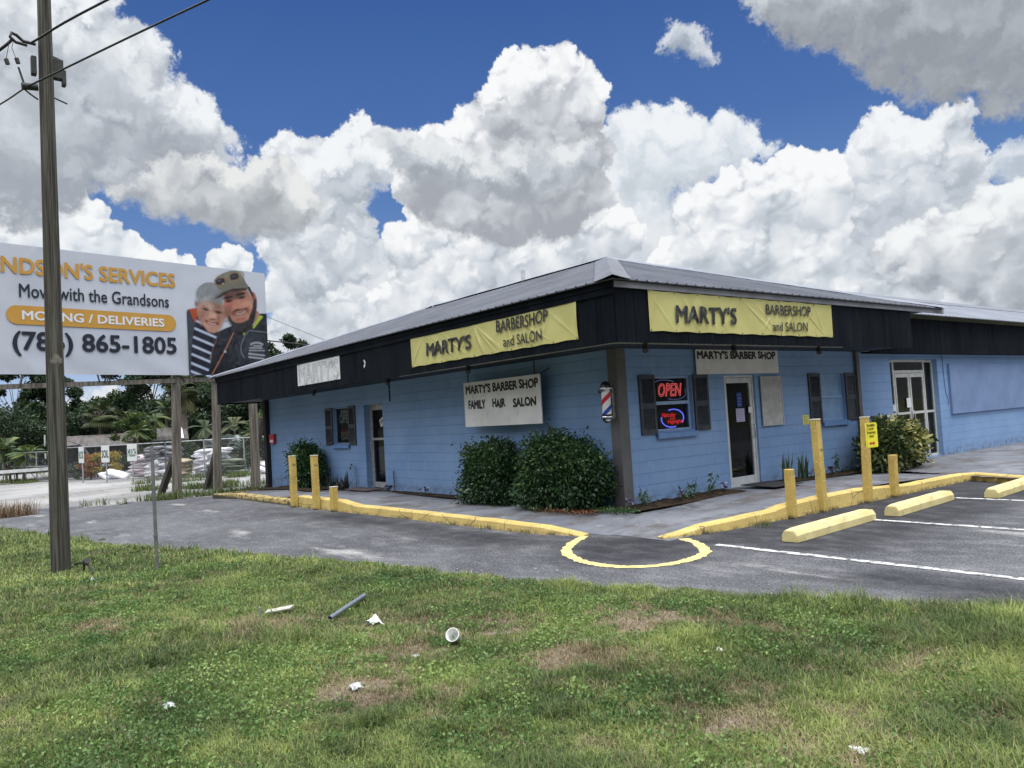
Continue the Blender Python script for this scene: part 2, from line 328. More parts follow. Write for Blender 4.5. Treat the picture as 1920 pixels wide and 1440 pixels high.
# ---- materials
def srgb(r, g, b):
    f = lambda c: (c/255/12.92) if c/255 <= .04045 else ((c/255+.055)/1.055)**2.4
    return (f(r), f(g), f(b))
class Mat:
    def __init__(s, name):
        s.m = bpy.data.materials.new(name); s.m.use_nodes = True
        s.nt = s.m.node_tree; s.N = s.nt.nodes; s.L = s.nt.links
        s.p = s.N['Principled BSDF']; s.tc = s.N.new('ShaderNodeTexCoord')
    def n(s, t, **k):
        q = s.N.new(t)
        for a, b in k.items(): setattr(q, a, b)
        return q
    def set(s, inp, v):
        if isinstance(v, (int, float)): inp.default_value = v
        elif isinstance(v, tuple): inp.default_value = v if len(v) == len(inp.default_value) else v+(1,)
        else: s.L.new(v, inp)
    def noise(s, scale, detail=5, rough=.55, stretch=None, coord='Object', seed=0):
        q = s.n('ShaderNodeTexNoise'); q.inputs['Scale'].default_value = scale; q.inputs['Detail'].default_value = detail; q.inputs['Roughness'].default_value = rough
        src = s.tc.outputs[coord]
        if stretch or seed:
            mp = s.n('ShaderNodeMapping'); mp.inputs['Scale'].default_value = stretch or (1, 1, 1); mp.inputs['Location'].default_value = (seed, seed*1.7, seed*.3); s.L.new(src, mp.inputs[0]); src = mp.outputs[0]
        s.L.new(src, q.inputs['Vector']); return q.outputs[0]
    def ramp(s, x, lo, hi, a=0., b=1.):
        q = s.n('ShaderNodeMapRange', interpolation_type='SMOOTHSTEP'); s.L.new(x, q.inputs[0])
        for i, v in enumerate((lo, hi, a, b)): q.inputs[i+1].default_value = v
        return q.outputs[0]
    def mix(s, f, a, b, mode='MIX'):
        q = s.n('ShaderNodeMix', data_type='RGBA', blend_type=mode); s.set(q.inputs[0], f); s.set(q.inputs[6], a); s.set(q.inputs[7], b); return q.outputs[2]
    def math(s, op, a, b=0.):
        q = s.n('ShaderNodeMath', operation=op); s.set(q.inputs[0], a); s.set(q.inputs[1], b); return q.outputs[0]
    def attr(s, name, out='Fac'): return s.n('ShaderNodeAttribute', attribute_name=name).outputs[out]
    def base(s, c): s.set(s.p.inputs['Base Color'], c); return s
    def rough(s, v): s.set(s.p.inputs['Roughness'], v); return s
    def spec(s, v): s.p.inputs['Specular IOR Level'].default_value = v; return s
    def metal(s, v): s.p.inputs['Metallic'].default_value = v; return s
    def bump(s, h, strength=.3, dist=.02):
        q = s.n('ShaderNodeBump'); q.inputs['Strength'].default_value = strength; q.inputs['Distance'].default_value = dist; s.L.new(h, q.inputs['Height']); s.L.new(q.outputs[0], s.p.inputs['Normal']); return s
def plain(name, c, var=.12, scale=6, rough=.6, metal=0, spec=.4, bump=0, bscale=60):
    M = Mat(name); d = tuple(x*(1-var) for x in c); e = tuple(min(1, x*(1+var)) for x in c)
    M.base(M.mix(M.ramp(M.noise(scale, 6), .3, .7), d, e)).rough(rough).metal(metal).spec(spec)
    if bump: M.bump(M.noise(bscale, 4), bump, .01)
    return M.m
def worn(name, c, under, amount=.5, scale=9, rough=.7, streak=None, bump=.25):
    """paint with chips and grime showing what is under it"""
    M = Mat(name); d = tuple(x*.82 for x in c)
    col = M.mix(M.ramp(M.noise(scale*.4, 5), .3, .7), d, c)
    col = M.mix(M.ramp(M.noise(scale, 9, .68, streak), amount, amount+.09), col, under)
    M.base(col).rough(rough).spec(.3); M.bump(M.noise(scale*6, 4), bump, .006); return M.m
def leafmat(name, dark, mid, light, trans=.25, rough=.5):
    M = Mat(name); t = M.attr('tint')
    cr = M.n('ShaderNodeValToRGB'); e = cr.color_ramp.elements
    e[0].color = dark+(1,); e[1].color = light+(1,); k = e.new(.5); k.color = mid+(1,); M.L.new(t, cr.inputs[0])
    M.base(cr.outputs[0]).rough(rough).spec(.35)
    tr = M.n('ShaderNodeBsdfTranslucent'); M.L.new(cr.outputs[0], tr.inputs[0])
    mx = M.n('ShaderNodeMixShader'); mx.inputs[0].default_value = trans
    M.L.new(M.p.outputs[0], mx.inputs[1]); M.L.new(tr.outputs[0], mx.inputs[2]); M.L.new(mx.outputs[0], M.N['Material Output'].inputs[0])
    return M.m
def glow(name, c, s):
    M = Mat(name); M.base(c); M.p.inputs['Emission Color'].default_value = c+(1,); M.p.inputs['Emission Strength'].default_value = s; return M.m
def glass(name, tint=(.8, .85, .85), clear=.85):
    M = Mat(name)
    lw = M.n('ShaderNodeLayerWeight'); lw.inputs[0].default_value = .5; fr = M.math('POWER', lw.outputs[1], 5.)
    gl = M.n('ShaderNodeBsdfGlossy'); gl.inputs['Roughness'].default_value = .01
    bp = M.n('ShaderNodeBump'); bp.inputs['Strength'].default_value = .03; M.L.new(M.noise(3, 2), bp.inputs['Height']); M.L.new(bp.outputs[0], gl.inputs['Normal'])
    tr = M.n('ShaderNodeBsdfTransparent'); tr.inputs[0].default_value = tint+(1,)
    df = M.n('ShaderNodeBsdfDiffuse'); df.inputs[0].default_value = (.02, .024, .028, 1)
    m0 = M.n('ShaderNodeMixShader'); m0.inputs[0].default_value = clear; M.L.new(df.outputs[0], m0.inputs[1]); M.L.new(tr.outputs[0], m0.inputs[2])
    mx = M.n('ShaderNodeMixShader'); M.L.new(M.math('ADD', M.math('MULTIPLY', fr, .8), .016), mx.inputs[0]); M.L.new(m0.outputs[0], mx.inputs[1]); M.L.new(gl.outputs[0], mx.inputs[2])
    M.L.new(mx.outputs[0], M.N['Material Output'].inputs[0]); return M.m

# ---- lettering: the text as flat mesh fitted into a box on a plane
def lettering(name, body, c, ud, vd, w, h, mat, parent, bold=.0, shear=0, jitter=0, space=1.0, thick=.002, warp=None, seed=1, outline=0):
    """c centre; ud, vd unit vectors along and up the sign; w, h size of the ink"""
    c = Vector(c); ud = Vector(ud).normalized(); vd = Vector(vd).normalized(); nd = ud.cross(vd)
    cu = bpy.data.curves.new(name, 'FONT'); cu.body = body; cu.size = 1; cu.shear = shear; cu.space_character = space; cu.resolution_u = 3
    if outline: cu.fill_mode = 'NONE'; cu.bevel_depth = outline; cu.bevel_resolution = 1
    ob = bpy.data.objects.new(name, cu); COL.objects.link(ob)
    dg = bpy.context.evaluated_depsgraph_get()
    me = bpy.data.meshes.new_from_object(ob.evaluated_get(dg))
    bpy.data.objects.remove(ob); bpy.data.curves.remove(cu)
    n = len(me.vertices); V = np.zeros(n*3, np.float32); me.vertices.foreach_get('co', V); V = V.reshape(-1, 3); polys = [tuple(p.vertices) for p in me.polygons]; lay = np.zeros(n)
    if bold and not outline:      # a heavier stroke: the letters laid down again a little to each side
        sh_ = [(0, 0)]+[(bold*math.cos(a), bold*math.sin(a)) for a in np.linspace(0, 2*math.pi, 7)[:-1]]; polys = [tuple(i+k*n for i in p) for k in range(7) for p in polys]; lay = np.repeat(np.arange(7), n)*.0003
        V = np.concatenate([V+np.array((a, b, 0)) for a, b in sh_]); n = len(V)
    bpy.data.meshes.remove(me)
    mn, mx = V.min(0), V.max(0)
    P = np.empty_like(V)
    P[:, 0] = ((V[:, 0]-mn[0])/(mx[0]-mn[0])-.5)*w; P[:, 1] = ((V[:, 1]-mn[1])/(mx[1]-mn[1])-.5)*h; P[:, 2] = V[:, 2]*(w/(mx[0]-mn[0]))
    if jitter:
        rr = np.random.default_rng(seed)
        P[:, 1] += np.interp(P[:, 0], np.linspace(-w/2, w/2, len(body)+1), rr.normal(0, jitter*h, len(body)+1))
        P[:, 0] += np.interp(P[:, 1]+P[:, 0]*.0, np.linspace(-h/2, h/2, 5), rr.normal(0, jitter*h*.35, 5))
    off = (np.full(n, thick) if warp is None else warp(P)+thick)+lay
    if outline: off = off+P[:, 2]
    Q = np.array(c)[None]+P[:, :1]*np.array(ud)+P[:, 1:2]*np.array(vd)+off[:, None]*np.array(nd)
    return np_mesh(name, Q, polys, mat, parent)

# ---- foliage
def leaf_quads(P, size, rng, droop=.3, aspect=.5, up=.35, width=None, tint=None, N=None):
    """rhombus leaves at points P; returns V, F, tint"""
    n = len(P); size = np.broadcast_to(np.asarray(size, float), (n,))
    d = rng.standard_normal((n, 3))
    if N is not None: d = d*.7+N*.8
    d[:, 2] -= droop; d /= np.linalg.norm(d, axis=1)[:, None]
    q = rng.standard_normal((n, 3)); q[:, 2] *= (1-up)
    s = np.cross(d, q); s /= np.linalg.norm(s, axis=1)[:, None]+1e-9
    nn = np.cross(s, d)
    L = size[:, None]*rng.uniform(.7, 1.3, (n, 1)); W = L*aspect
    V = np.stack([P, P+d*L*.45+s*W*.5+nn*L*.06, P+d*L, P+d*L*.45-s*W*.5+nn*L*.06], 1).reshape(-1, 3)
    Fc = np.arange(n*4).reshape(n, 4)
    t = rng.uniform(0, 1, n) if tint is None else np.clip(tint+rng.normal(0, .16, n), 0, 1)
    return V, Fc, np.repeat(t, 4)
def ground_z(x): return -.3*np.clip((-12-np.asarray(x, float))/6.5, 0, 1)
GZ = lambda x: float(ground_z(x))

# ------------------------------------------------------------------ the ground
def fb(x, y, scale, seed=0, oct=4):
    """cheap smooth value noise in the plane, about -1..1"""
    rr = np.random.default_rng(seed+99); out = 0; amp = 1; tot = 0
    for o in range(oct):
        g = rr.standard_normal((64, 64)); X = (x/scale*2**o+rr.uniform(0, 64)) % 64; Y = (y/scale*2**o+rr.uniform(0, 64)) % 64
        i = X.astype(int); j = Y.astype(int); u = X-i; v = Y-j; u = u*u*(3-2*u); v = v*v*(3-2*v)
        i1 = (i+1) % 64; j1 = (j+1) % 64
        out = out+amp*((g[i, j]*(1-u)+g[i1, j]*u)*(1-v)+(g[i, j1]*(1-u)+g[i1, j1]*u)*v); tot += amp*amp; amp *= .55
    return out/math.sqrt(tot)
def sheet(name, x0, x1, y0, y1, step, zf, mat, keep=None, kind='structure', attrs=None):
    xs = np.arange(x0, x1+step*.5, step); ys = np.arange(y0, y1+step*.5, step)
    X, Y = np.meshgrid(xs, ys, indexing='ij'); nx, ny = X.shape
    I = np.arange(nx*ny).reshape(nx, ny)
    Fc = np.stack([I[:-1, :-1], I[1:, :-1], I[1:, 1:], I[:-1, 1:]], -1).reshape(-1, 4)
    V = np.stack([X.ravel(), Y.ravel(), zf(X.ravel(), Y.ravel())], 1)
    if keep is not None:
        c = V[Fc].mean(1); Fc = Fc[keep(c[:, 0], c[:, 1])]
    o = np_mesh(name, V, np.ascontiguousarray(Fc), mat, smooth=True, attrs={k: f(V[:, 0], V[:, 1]) for k, f in (attrs or {}).items()})
    o['kind'] = kind; return o

# far ground
M = Mat('far ground')
M.base(M.mix(M.ramp(M.noise(.25, 8), .35, .65), (.055, .07, .028), (.11, .10, .065))).rough(.95).spec(.1)
o = MB().poly([(-420, -420, -.34), (420, -420, -.34), (420, 420, -.34), (-420, 420, -.34)]).build('ground', M.m); o['kind'] = 'structure'

# asphalt with sealed, worn and sandy areas and pale aggregate
M = Mat('asphalt')
n1 = M.noise(.45, 6, .6); n2 = M.noise(2.3, 8, .65, (1, 1.6, 1)); n3 = M.noise(38, 5, .78); n4 = M.noise(.9, 7, .65, (.35, 1.3, 1), seed=4)
col = M.mix(M.ramp(n1, .34, .66), (.050, .052, .058), (.100, .102, .110))
col = M.mix(M.ramp(n2, .45, .72, 0, .55), col, (.20, .20, .205))
col = M.mix(M.math('MULTIPLY', M.attr('seal'), M.ramp(n2, .30, .68, 1, .6)), col, (.017, .018, .022))
col = M.mix(M.math('MULTIPLY', M.ramp(n4, .57, .72, 0, .75), M.math('SUBTRACT', 1.1, M.attr('seal'))), col, (.38, .375, .355))
col = M.mix(M.math('MULTIPLY', M.ramp(n3, .50, .64, 0, .70), M.math('SUBTRACT', 1., M.math('MULTIPLY', M.attr('seal'), .8))), col, (.28, .28, .285))
col = M.mix(M.ramp(M.noise(44, 5, .78, seed=3), .38, .50, .75, 0), col, (.022, .022, .025))
M.base(col).rough(.88).spec(.2); M.bump(n3, .5, .004); ASPH = M.m
def seal(x, y):   # the dark re-sealed strip along the shop and in the parking bays
    a = np.clip(1.6-np.abs(x-3.2)/1.2, 0, 1)*np.clip((y+1.9)/1.0, 0, 1)
    b = np.clip(1.1-np.abs(y+2.75)/.75, 0, 1)*np.clip((x+9)/4, 0, 1)*np.clip((2.5-x)/2, 0, 1)*.7+np.clip(1-np.hypot((x-6.3)/2.2, (y+2.2)/.7), 0, 1)
    c = np.clip(1.2-np.hypot(x-2.2, y+2.1)/1.3, 0, 1)
    return np.clip(np.maximum(np.maximum(a, b), c)*1.5+fb(x, y, .8, 2)*.25*(a+b+c > 0), 0, 1)
EDGE = np.array([(-30, -14.5), (-22, -11.5), (-15, -9.2), (-12.3, -8.1), (-9.4, -7.5), (-8.52, -7.45), (-5.44, -6.82), (-3.96, -6.34), (-2.55, -5.8), (-.91, -5.33), (.49, -4.96), (1.83, -4.67), (2.85, -4.36), (3.89, -3.93), (4.92, -3.6), (5.73, -3.27), (6.77, -2.67), (8.5, -2.0), (12, -.7), (20, 2.2), (30, 5.8)])
def edge_y(x): return np.interp(x, EDGE[:, 0], EDGE[:, 1])
sheet('asphalt_lot', -21.5, 40, -15, 44, .25, lambda x, y: ground_z(x), ASPH, lambda x, y: (y > edge_y(x)-.4) & ((x > -20+.35*(y+6)+.7*fb(x, y, 1.2, 5)) | (y < -9)) & ~((x < -.3) & (y > .3)), attrs={'seal': seal})
# pale shell-rock yard between the lot and the nursery fence
M = Mat('shell rock')
col = M.mix(M.ramp(M.noise(.35, 7, .6, (1, .5, 1)), .35, .65), (.20, .198, .19), (.31, .306, .295))
col = M.mix(M.ramp(M.noise(.8, 8, .65, (1, 3, 1), seed=2), .57, .70), col, (.14, .13, .10))
M.base(col).rough(.95).spec(.1); M.bump(M.noise(30, 4), .4, .02)
sheet('gravel_yard', -60, -16, -30, 16, .5, lambda x, y: ground_z(x)-.012+.01*fb(x, y, 2, 8), M.m)
# soil under plants and beds
M = Mat('soil'); M.base(M.mix(M.ramp(M.noise(9, 8, .7), .35, .65), (.018, .013, .009), (.065, .046, .03))).rough(.95).spec(.1); M.bump(M.noise(40, 5), .8, .03); SOIL = M.m
for nm, x0, x1, y0, y1, z in (('soil_bed', -15.7, -10.4, -1.1, .0, .115), ('soil_bed', -8.1, -.3, -.42, .0, .118), ('soil_bed', -.15, .62, -.35, 2.55, .0), ('soil_bed', .0, .58, 4.15, 9.2, .0)):
    def zf(x, y, z=z, x0=x0, x1=x1, y0=y0, y1=y1):
        e = np.minimum(np.minimum(x-x0, x1-x), np.minimum(y-y0, y1-y)); b = (np.where(x < -14.35, .02, z)+ground_z(x) if z else .13+.06*np.clip(1-np.abs(y-3.3)/2.2, 0, 1)*(y > 1))
        return b+.012+.05*np.clip(e/.25, 0, 1)*.7*(.6+.5*fb(x, y, .12, 3))
    sheet(nm, x0, x1, y0, y1, .04, zf, SOIL)

# walkway slabs round the shop, ramping up to the two doors and down to the corner
M = Mat('walkway concrete')
col = M.mix(M.ramp(M.noise(.9, 7, .6), .3, .7), (.115, .128, .15), (.19, .20, .22))
col = M.mix(M.ramp(M.noise(1.6, 9, .7, (1.3, .7, 1), seed=5), .44, .62, 0, .85), col, (.085, .075, .07))
col = M.mix(M.ramp(M.noise(4.5, 8, .72, (.5, 1.5, 1), seed=9), .60, .68, 0, .8), col, (.36, .37, .38))
sp = M.n('ShaderNodeSeparateXYZ'); M.L.new(M.tc.outputs['Object'], sp.inputs[0])
def joint(v, per, off):
    t = M.math('ABSOLUTE', M.math('SUBTRACT', M.math('FRACT', M.math('DIVIDE', M.math('ADD', v, 100+off), per)), .5)); return M.ramp(t, .496, .5, 0, .8)
col = M.mix(joint(sp.outputs[0], 2.4, 1.0), col, (.035, .035, .035)); col = M.mix(joint(sp.outputs[1], 2.4, .9), col, (.035, .035, .035))
M.base(col).rough(.8).spec(.3); M.bump(M.noise(50, 5), .3, .006)
def slab_z(x, y):
    left = .10+.05*np.clip((-12-x)/3, 0, 1)*0+.12*np.clip(1-np.abs(x+7.6)/2.6, 0, 1)*np.clip((-y)/2, .35, 1)
    right = .105+.085*np.clip((y-.3)/1.6, 0, 1)*np.clip((6.6-y)/2.4, 0, 1)*np.clip(.55+x/4, 0, 1)
    z = np.where(x < -.2, left, right)
    t = np.clip(((x-.7)*1.5+(y+1.95)*.5)/2.5, 0, 1); d = np.hypot(x-.7-1.5*t, y+1.95-.5*t)
    return z*np.clip((d-.2)/1.5, .04, 1)+ground_z(x)
def in_slab(x, y):
    a = (x > -14.3) & (x < .75) & (y > -2.2+.1*np.clip((x+6)/6, 0, 1)) & (y < .0)
    b = (x > -.0) & (x < 2.32) & (y > -1.55) & (y < 6.95)
    c = (x > 0) & (y >= 6.75-.42*(x-2.7)) & (x < 12) & (y < 42)
    d = (x > .0) & (x < 2.2) & (y > -1.85+.3*(x-.6)) & (y < 0)
    return a | b | c | d
sheet('walkway', -14.4, 12, -2.4, 42, .1, slab_z, M.m, in_slab)

# painted kerbs: (x, y, top)
def kerbmat(name, c, under, grime, chips, crack=.8):
    M = Mat(name); sp = M.n('ShaderNodeSeparateXYZ'); M.L.new(M.tc.outputs['Object'], sp.inputs[0])
    col = M.mix(M.ramp(M.noise(2.2, 6), .3, .7), tuple(x*.78 for x in c), c); col = M.mix(M.ramp(M.noise(9, 8, .7), chips, chips+.07), col, under)
    col = M.mix(M.ramp(M.noise(16, 5, .6, (1, 1, 2.5), seed=4), .60, .66, 0, .7), col, (.80, .70, .40))
    g = M.math('MULTIPLY', M.ramp(sp.outputs[2], .10, .005, 1, 0), M.ramp(M.noise(5, 7, .7), grime-.12, grime+.12)) if 0 else M.math('MULTIPLY', M.ramp(sp.outputs[2], .0, .07, 1, 0), M.ramp(M.noise(5, 7, .7), grime-.12, grime+.12)); col = M.mix(g, col, (.05, .042, .032))
    ck = M.n('ShaderNodeTexVoronoi', feature='DISTANCE_TO_EDGE'); ck.inputs['Scale'].default_value = 1.1; M.L.new(M.tc.outputs['Object'], ck.inputs['Vector']); col = M.mix(M.ramp(ck.outputs[0], .0, .012, crack, 0), col, (.06, .05, .035))
    M.base(col).rough(.72).spec(.25).bump(M.noise(28, 6, .65), .5, .012); return M.m
KERB = kerbmat('kerb paint', (.62, .465, .155), (.25, .21, .14), .52, .62)
KERBOLD = kerbmat('old kerb paint', (.50, .385, .14), (.07, .06, .045), .36, .50)
def kerb(name, path, w, mat, crown=.02):
    P = [Vector((x, y, 0)) for x, y, z in path]; V = []; n = len(P)
    for i, p in enumerate(P):
        d = (P[min(i+1, n-1)]-P[max(i-1, 0)]).normalized(); s = Vector((d.y, -d.x, 0)); zt = path[i][2]; g = GZ(p.x)
        for off, z in ((w*.5, g-.05), (w*.5-.012, g+zt-.025), (w*.5-.035, g+zt), (-w*.5+.02, g+zt), (-w*.5, g+zt-.02), (-w*.5, g-.05)):
            V.append(p+s*off+Vector((0, 0, z)))
    k = 6; Fc = [(i*k+j, (i+1)*k+j, (i+1)*k+j+1, i*k+j+1) for i in range(n-1) for j in range(k-1)]+[tuple(range(k)), tuple((n-1)*k+j for j in range(k))[::-1]]
    o = MB().add(V, Fc).build(name, mat); o['kind'] = 'structure'; return o
def fine(path, step=.25, wob=.012, seed=0):
    out = []; r = random.Random(seed)
    for a, b in zip(path[:-1], path[1:]):
        L = math.dist(a[:2], b[:2]); k = max(1, int(L/step))
        for i in range(k): t = i/k; out.append(tuple(a[j]+(b[j]-a[j])*t+(r.uniform(-wob, wob) if j < 2 else r.uniform(-.004, .004)) for j in range(3)))
    return out+[path[-1]]
kerb('kerb', fine([(-14.35, -.9, .13), (-14.3, -2.32, .14), (-11, -2.36, .145), (-8.0, -2.34, .14)], seed=1), .2, KERBOLD)
kerb('kerb', fine([(-7.98, -2.34, .25), (-6.2, -2.28, .24), (-5.9, -2.27, .235), (-5.2, -2.22, .16), (-3, -2.14, .15), (-.5, -2.09, .14), (.35, -2.03, .12), (1.0, -1.85, .02)], seed=2), .2, KERB)
kerb('kerb', fine([(2.08, -1.5, .02), (2.25, -.9, .12), (2.36, .0, .15), (2.38, .55, .16), (2.40, .85, .20), (2.43, 1.7, .235), (2.46, 3.0, .235), (2.47, 3.6, .20), (2.48, 4.6, .155), (2.53, 6.72, .15), (2.72, 6.9, .15), (3.6, 6.55, .14), (6, 5.55, .14), (11, 3.5, .14)], seed=3), .2, KERB)

# painted lines
YEL = worn('yellow line paint', (.64, .53, .22), (.07, .07, .07), .585, 14, .7); WHT = worn('white line paint', (.56, .56, .545), (.09, .09, .09), .50, 12, .75)
def strip(name, pts, w, mat, z=.006, jag=.012, seed=0):
    r = random.Random(seed); V = []
    for i, p in enumerate(pts):
        a = Vector(pts[max(i-1, 0)]); b = Vector(pts[min(i+1, len(pts)-1)]); d = (b-a).normalized(); s = Vector((-d.y, d.x))
        for q in (1, -1): V.append((p[0]+s.x*(w/2*q+r.uniform(-jag, jag)), p[1]+s.y*(w/2*q+r.uniform(-jag, jag)), z))
    o = MB().add(V, [(2*i, 2*i+1, 2*i+3, 2*i+2) for i in range(len(pts)-1)]).build(name, mat); o['kind'] = 'structure'; return o
def smooth_path(pts, k=8):
    P = [np.array(p, float) for p in pts]; P = [2*P[0]-P[1]]+P+[2*P[-1]-P[-2]]; out = []
    for i in range(1, len(P)-2):
        for j in range(k):
            t = j/k; a, b, c, d = P[i-1:i+3]
            out.append(tuple(.5*((2*b)+(c-a)*t+(2*a-5*b+4*c-d)*t*t+(3*b-a-3*c+d)*t**3)))
    return out+[tuple(P[-2])]
strip('painted_ramp_outline', smooth_path([(1.02, -1.9), (1.18, -2.18), (1.43, -2.56), (1.81, -2.95), (2.25, -3.18), (2.67, -3.25), (3.01, -3.18), (3.26, -2.93), (3.34, -2.58), (3.27, -2.15), (3.1, -1.87), (2.72, -1.55), (2.34, -1.36)], 10), .135, YEL, jag=.022, seed=4)
for y, x0, x1 in ((-1.5, 2.98, 14), (1.28, 3.46, 14), (4.08, 3.5, 14)):
    strip('parking_line', [(x0+i*.12, y) for i in range(int((x1-x0)/.12))], .105, WHT, jag=.014, seed=int(x0*100))

# ---- the grass verge
PATCH = [(4.76, -4.72, .40, 1), (5.14, -4.38, .3, .8), (5.67, -4.21, .25, .7), (3.03, -6.19, .5, .75), (3.99, -6.54, .45, .7), (4.42, -7.07, .4, .6), (2.24, -7.18, .5, .6), (4.96, -5.7, .45, .8), (5.6, -5.73, .4, .6), (6.13, -6.59, .3, .5), (6.85, -5.9, .35, .75), (7.05, -5.5, .3, .6), (6.5, -5.8, .35, .75), (4.18, -5.45, .35, .7), (6.08, -6.02, .3, .55), (-.27, -7.5, .6, .4), (3.36, -8.1, .4, .3), (4.55, -5.3, .4, .6), (3.5, -6.0, .4, .7), (2.6, -6.6, .4, .55)]
PATCH = [(CAM[0]+(a-CAM[0])*.975, CAM[1]+(b-CAM[1])*.975, r, s) for a, b, r, s in PATCH]
def bare(x, y):
    b = np.zeros_like(x)
    for px_, py_, r, a in PATCH: b = np.maximum(b, a*np.clip(1.35-np.hypot(x-px_, y-py_)/(r*1.35), 0, 1))
    return np.clip(b*.84+fb(x, y, .5, 21)*.20+fb(x, y, .14, 23)*.22+np.clip(fb(x, y, 1.6, 22)-.8, 0, 1)*.4, 0, 1)
def lawn_z(x, y): return ground_z(x)+.012+.03*np.clip((edge_y(x)-y)/.5, 0, 1)+.02*fb(x, y, 1.3, 31)*np.clip((edge_y(x)-y)/.6, 0, 1)
M = Mat('verge soil')
b = M.attr('bare')
c1 = M.mix(M.ramp(M.noise(14, 8, .7), .35, .65), (.042, .058, .018), (.085, .098, .036))
c2 = M.mix(M.ramp(M.noise(26, 8, .7), .35, .65), (.14, .115, .085), (.27, .235, .19))
M.base(M.mix(M.ramp(b, .5, .9), c1, c2)).rough(.95).spec(.1); M.bump(M.noise(60, 5), .8, .02)
sheet('verge', -30, 30, -26, 6, .12, lawn_z, M.m, lambda x, y: y < edge_y(x)+.10*fb(x, y, .5, 41), attrs={'bare': bare})

def visible_spots(n, dmin, dmax, rng, half=.70):
    a = YAW+rng.uniform(-half, half, n); d = np.sqrt(rng.uniform(dmin**2, dmax**2, n))
    x = CAM[0]+d*np.sin(a); y = CAM[1]+d*np.cos(a); k = y < edge_y(x)+.07*fb(x, y, .25, 43)+.01
    return x[k], y[k], d[k]
def blades(n, dmin, dmax, wid, rng, half=.70):
    x, y, d = visible_spots(n, dmin, dmax, rng, half)
    b = bare(x, y); k = rng.uniform(0, 1, len(x)) > b*.5; x, y, d, b = x[k], y[k], d[k], b[k]; n = len(x)
    e = edge_y(x)-y
    w_scale = 1
    tall = np.clip(fb(x, y, .9, 51)*.5+.25, 0, 1)+np.clip(fb(x, y, .22, 52)-.7, 0, 1)*1.1+np.clip((x-6.0)/1.5, 0, 1.2)*.9+np.clip(1-e/.6, 0, 1)*.6
    L = (.026+.036*rng.uniform(0, 1, n)**1.5)*(1+tall*1.25)*(1-.35*b)
    az = rng.uniform(0, 2*np.pi, n); lean = np.clip(rng.normal(.75, .35, n), .05, 1.45); bend = rng.uniform(.1, .8, n)
    dx, dy = np.cos(az), np.sin(az); sx, sy = -dy, dx
    w = wid*rng.uniform(.6, 1.4, n)*(1+.35*np.clip((d-5)/5, 0, 1.6))
    z = lawn_z(x, y)-.004
    def pt(t, ang, ww):
        r = L*t*np.sin(ang); h = L*t*np.cos(ang)
        c = np.stack([x+dx*r, y+dy*r, z+np.maximum(h, .002)], 1)
        o = np.stack([sx*ww/2, sy*ww/2, 0*ww], 1)
        return c-o, c+o
    a0, a1 = pt(0, lean*.5, w); b0, b1 = pt(.55, lean*.8, w*.85); tip = pt(1., np.minimum(lean+bend*.5, 1.6), w*0)[0]
    V = np.stack([a0, a1, b0, b1, tip], 1).reshape(-1, 3)
    I = np.arange(n)[:, None]*5
    T = np.concatenate([I+np.array([[0, 1, 3]]), I+np.array([[0, 3, 2]]), I+np.array([[2, 3, 4]])], 0)
    dry = np.clip(b*1.15+rng.normal(0, .18, n)+(rng.uniform(0, 1, n) < .13)*.6, 0, 1)
    tone = np.clip(.42+.22*fb(x, y, .7, 61)+.12*fb(x, y, .12, 62)+rng.normal(0, .22, n)+.12*np.clip((x-6)/2, 0, 1), 0, 1)
    return V, T, np.repeat(dry, 5), np.repeat(tone, 5)
M = Mat('grass blades')
t = M.attr('tone'); dr = M.attr('dry')
cr = M.n('ShaderNodeValToRGB'); e = cr.color_ramp.elements; e[0].color = (.048, .086, .024, 1); e[1].color = (.34, .395, .115, 1); k = e.new(.5); k.color = (.150, .205, .056, 1); M.L.new(t, cr.inputs[0])
col = M.mix(M.ramp(dr, .38, .95), cr.outputs[0], M.mix(t, (.19, .145, .085), (.38, .31, .19)))
M.base(col).rough(.55).spec(.3)
tr = M.n('ShaderNodeBsdfTranslucent'); M.L.new(col, tr.inputs[0]); mx = M.n('ShaderNodeMixShader'); mx.inputs[0].default_value = .3
M.L.new(M.p.outputs[0], mx.inputs[1]); M.L.new(tr.outputs[0], mx.inputs[2]); M.L.new(mx.outputs[0], M.N['Material Output'].inputs[0]); GRASS = M.m
G = [blades(int(n), a, b_, w, RNG) for n, a, b_, w in ((50000, 1.5, 3.2, .0042), (330000, 3.2, 6.2, .0042), (330000, 6.2, 10, .005), (150000, 10, 17, .007), (60000, 17, 30, .012))]+[blades(220000, 1.2, 9, .0055, RNG, 1.5), blades(80000, 9, 18, .009, RNG, 1.3)]
off = 0; VV = []; TT = []
for g in G: VV.append(g[0]); TT.append(g[1]+off); off += len(g[0])
o = np_mesh('grass', np.concatenate(VV), np.concatenate(TT), GRASS, attrs={'dry': np.concatenate([g[2] for g in G]), 'tone': np.concatenate([g[3] for g in G])})
tag(o, 'patchy green and straw coloured grass on the roadside verge', 'grass', kind='stuff')
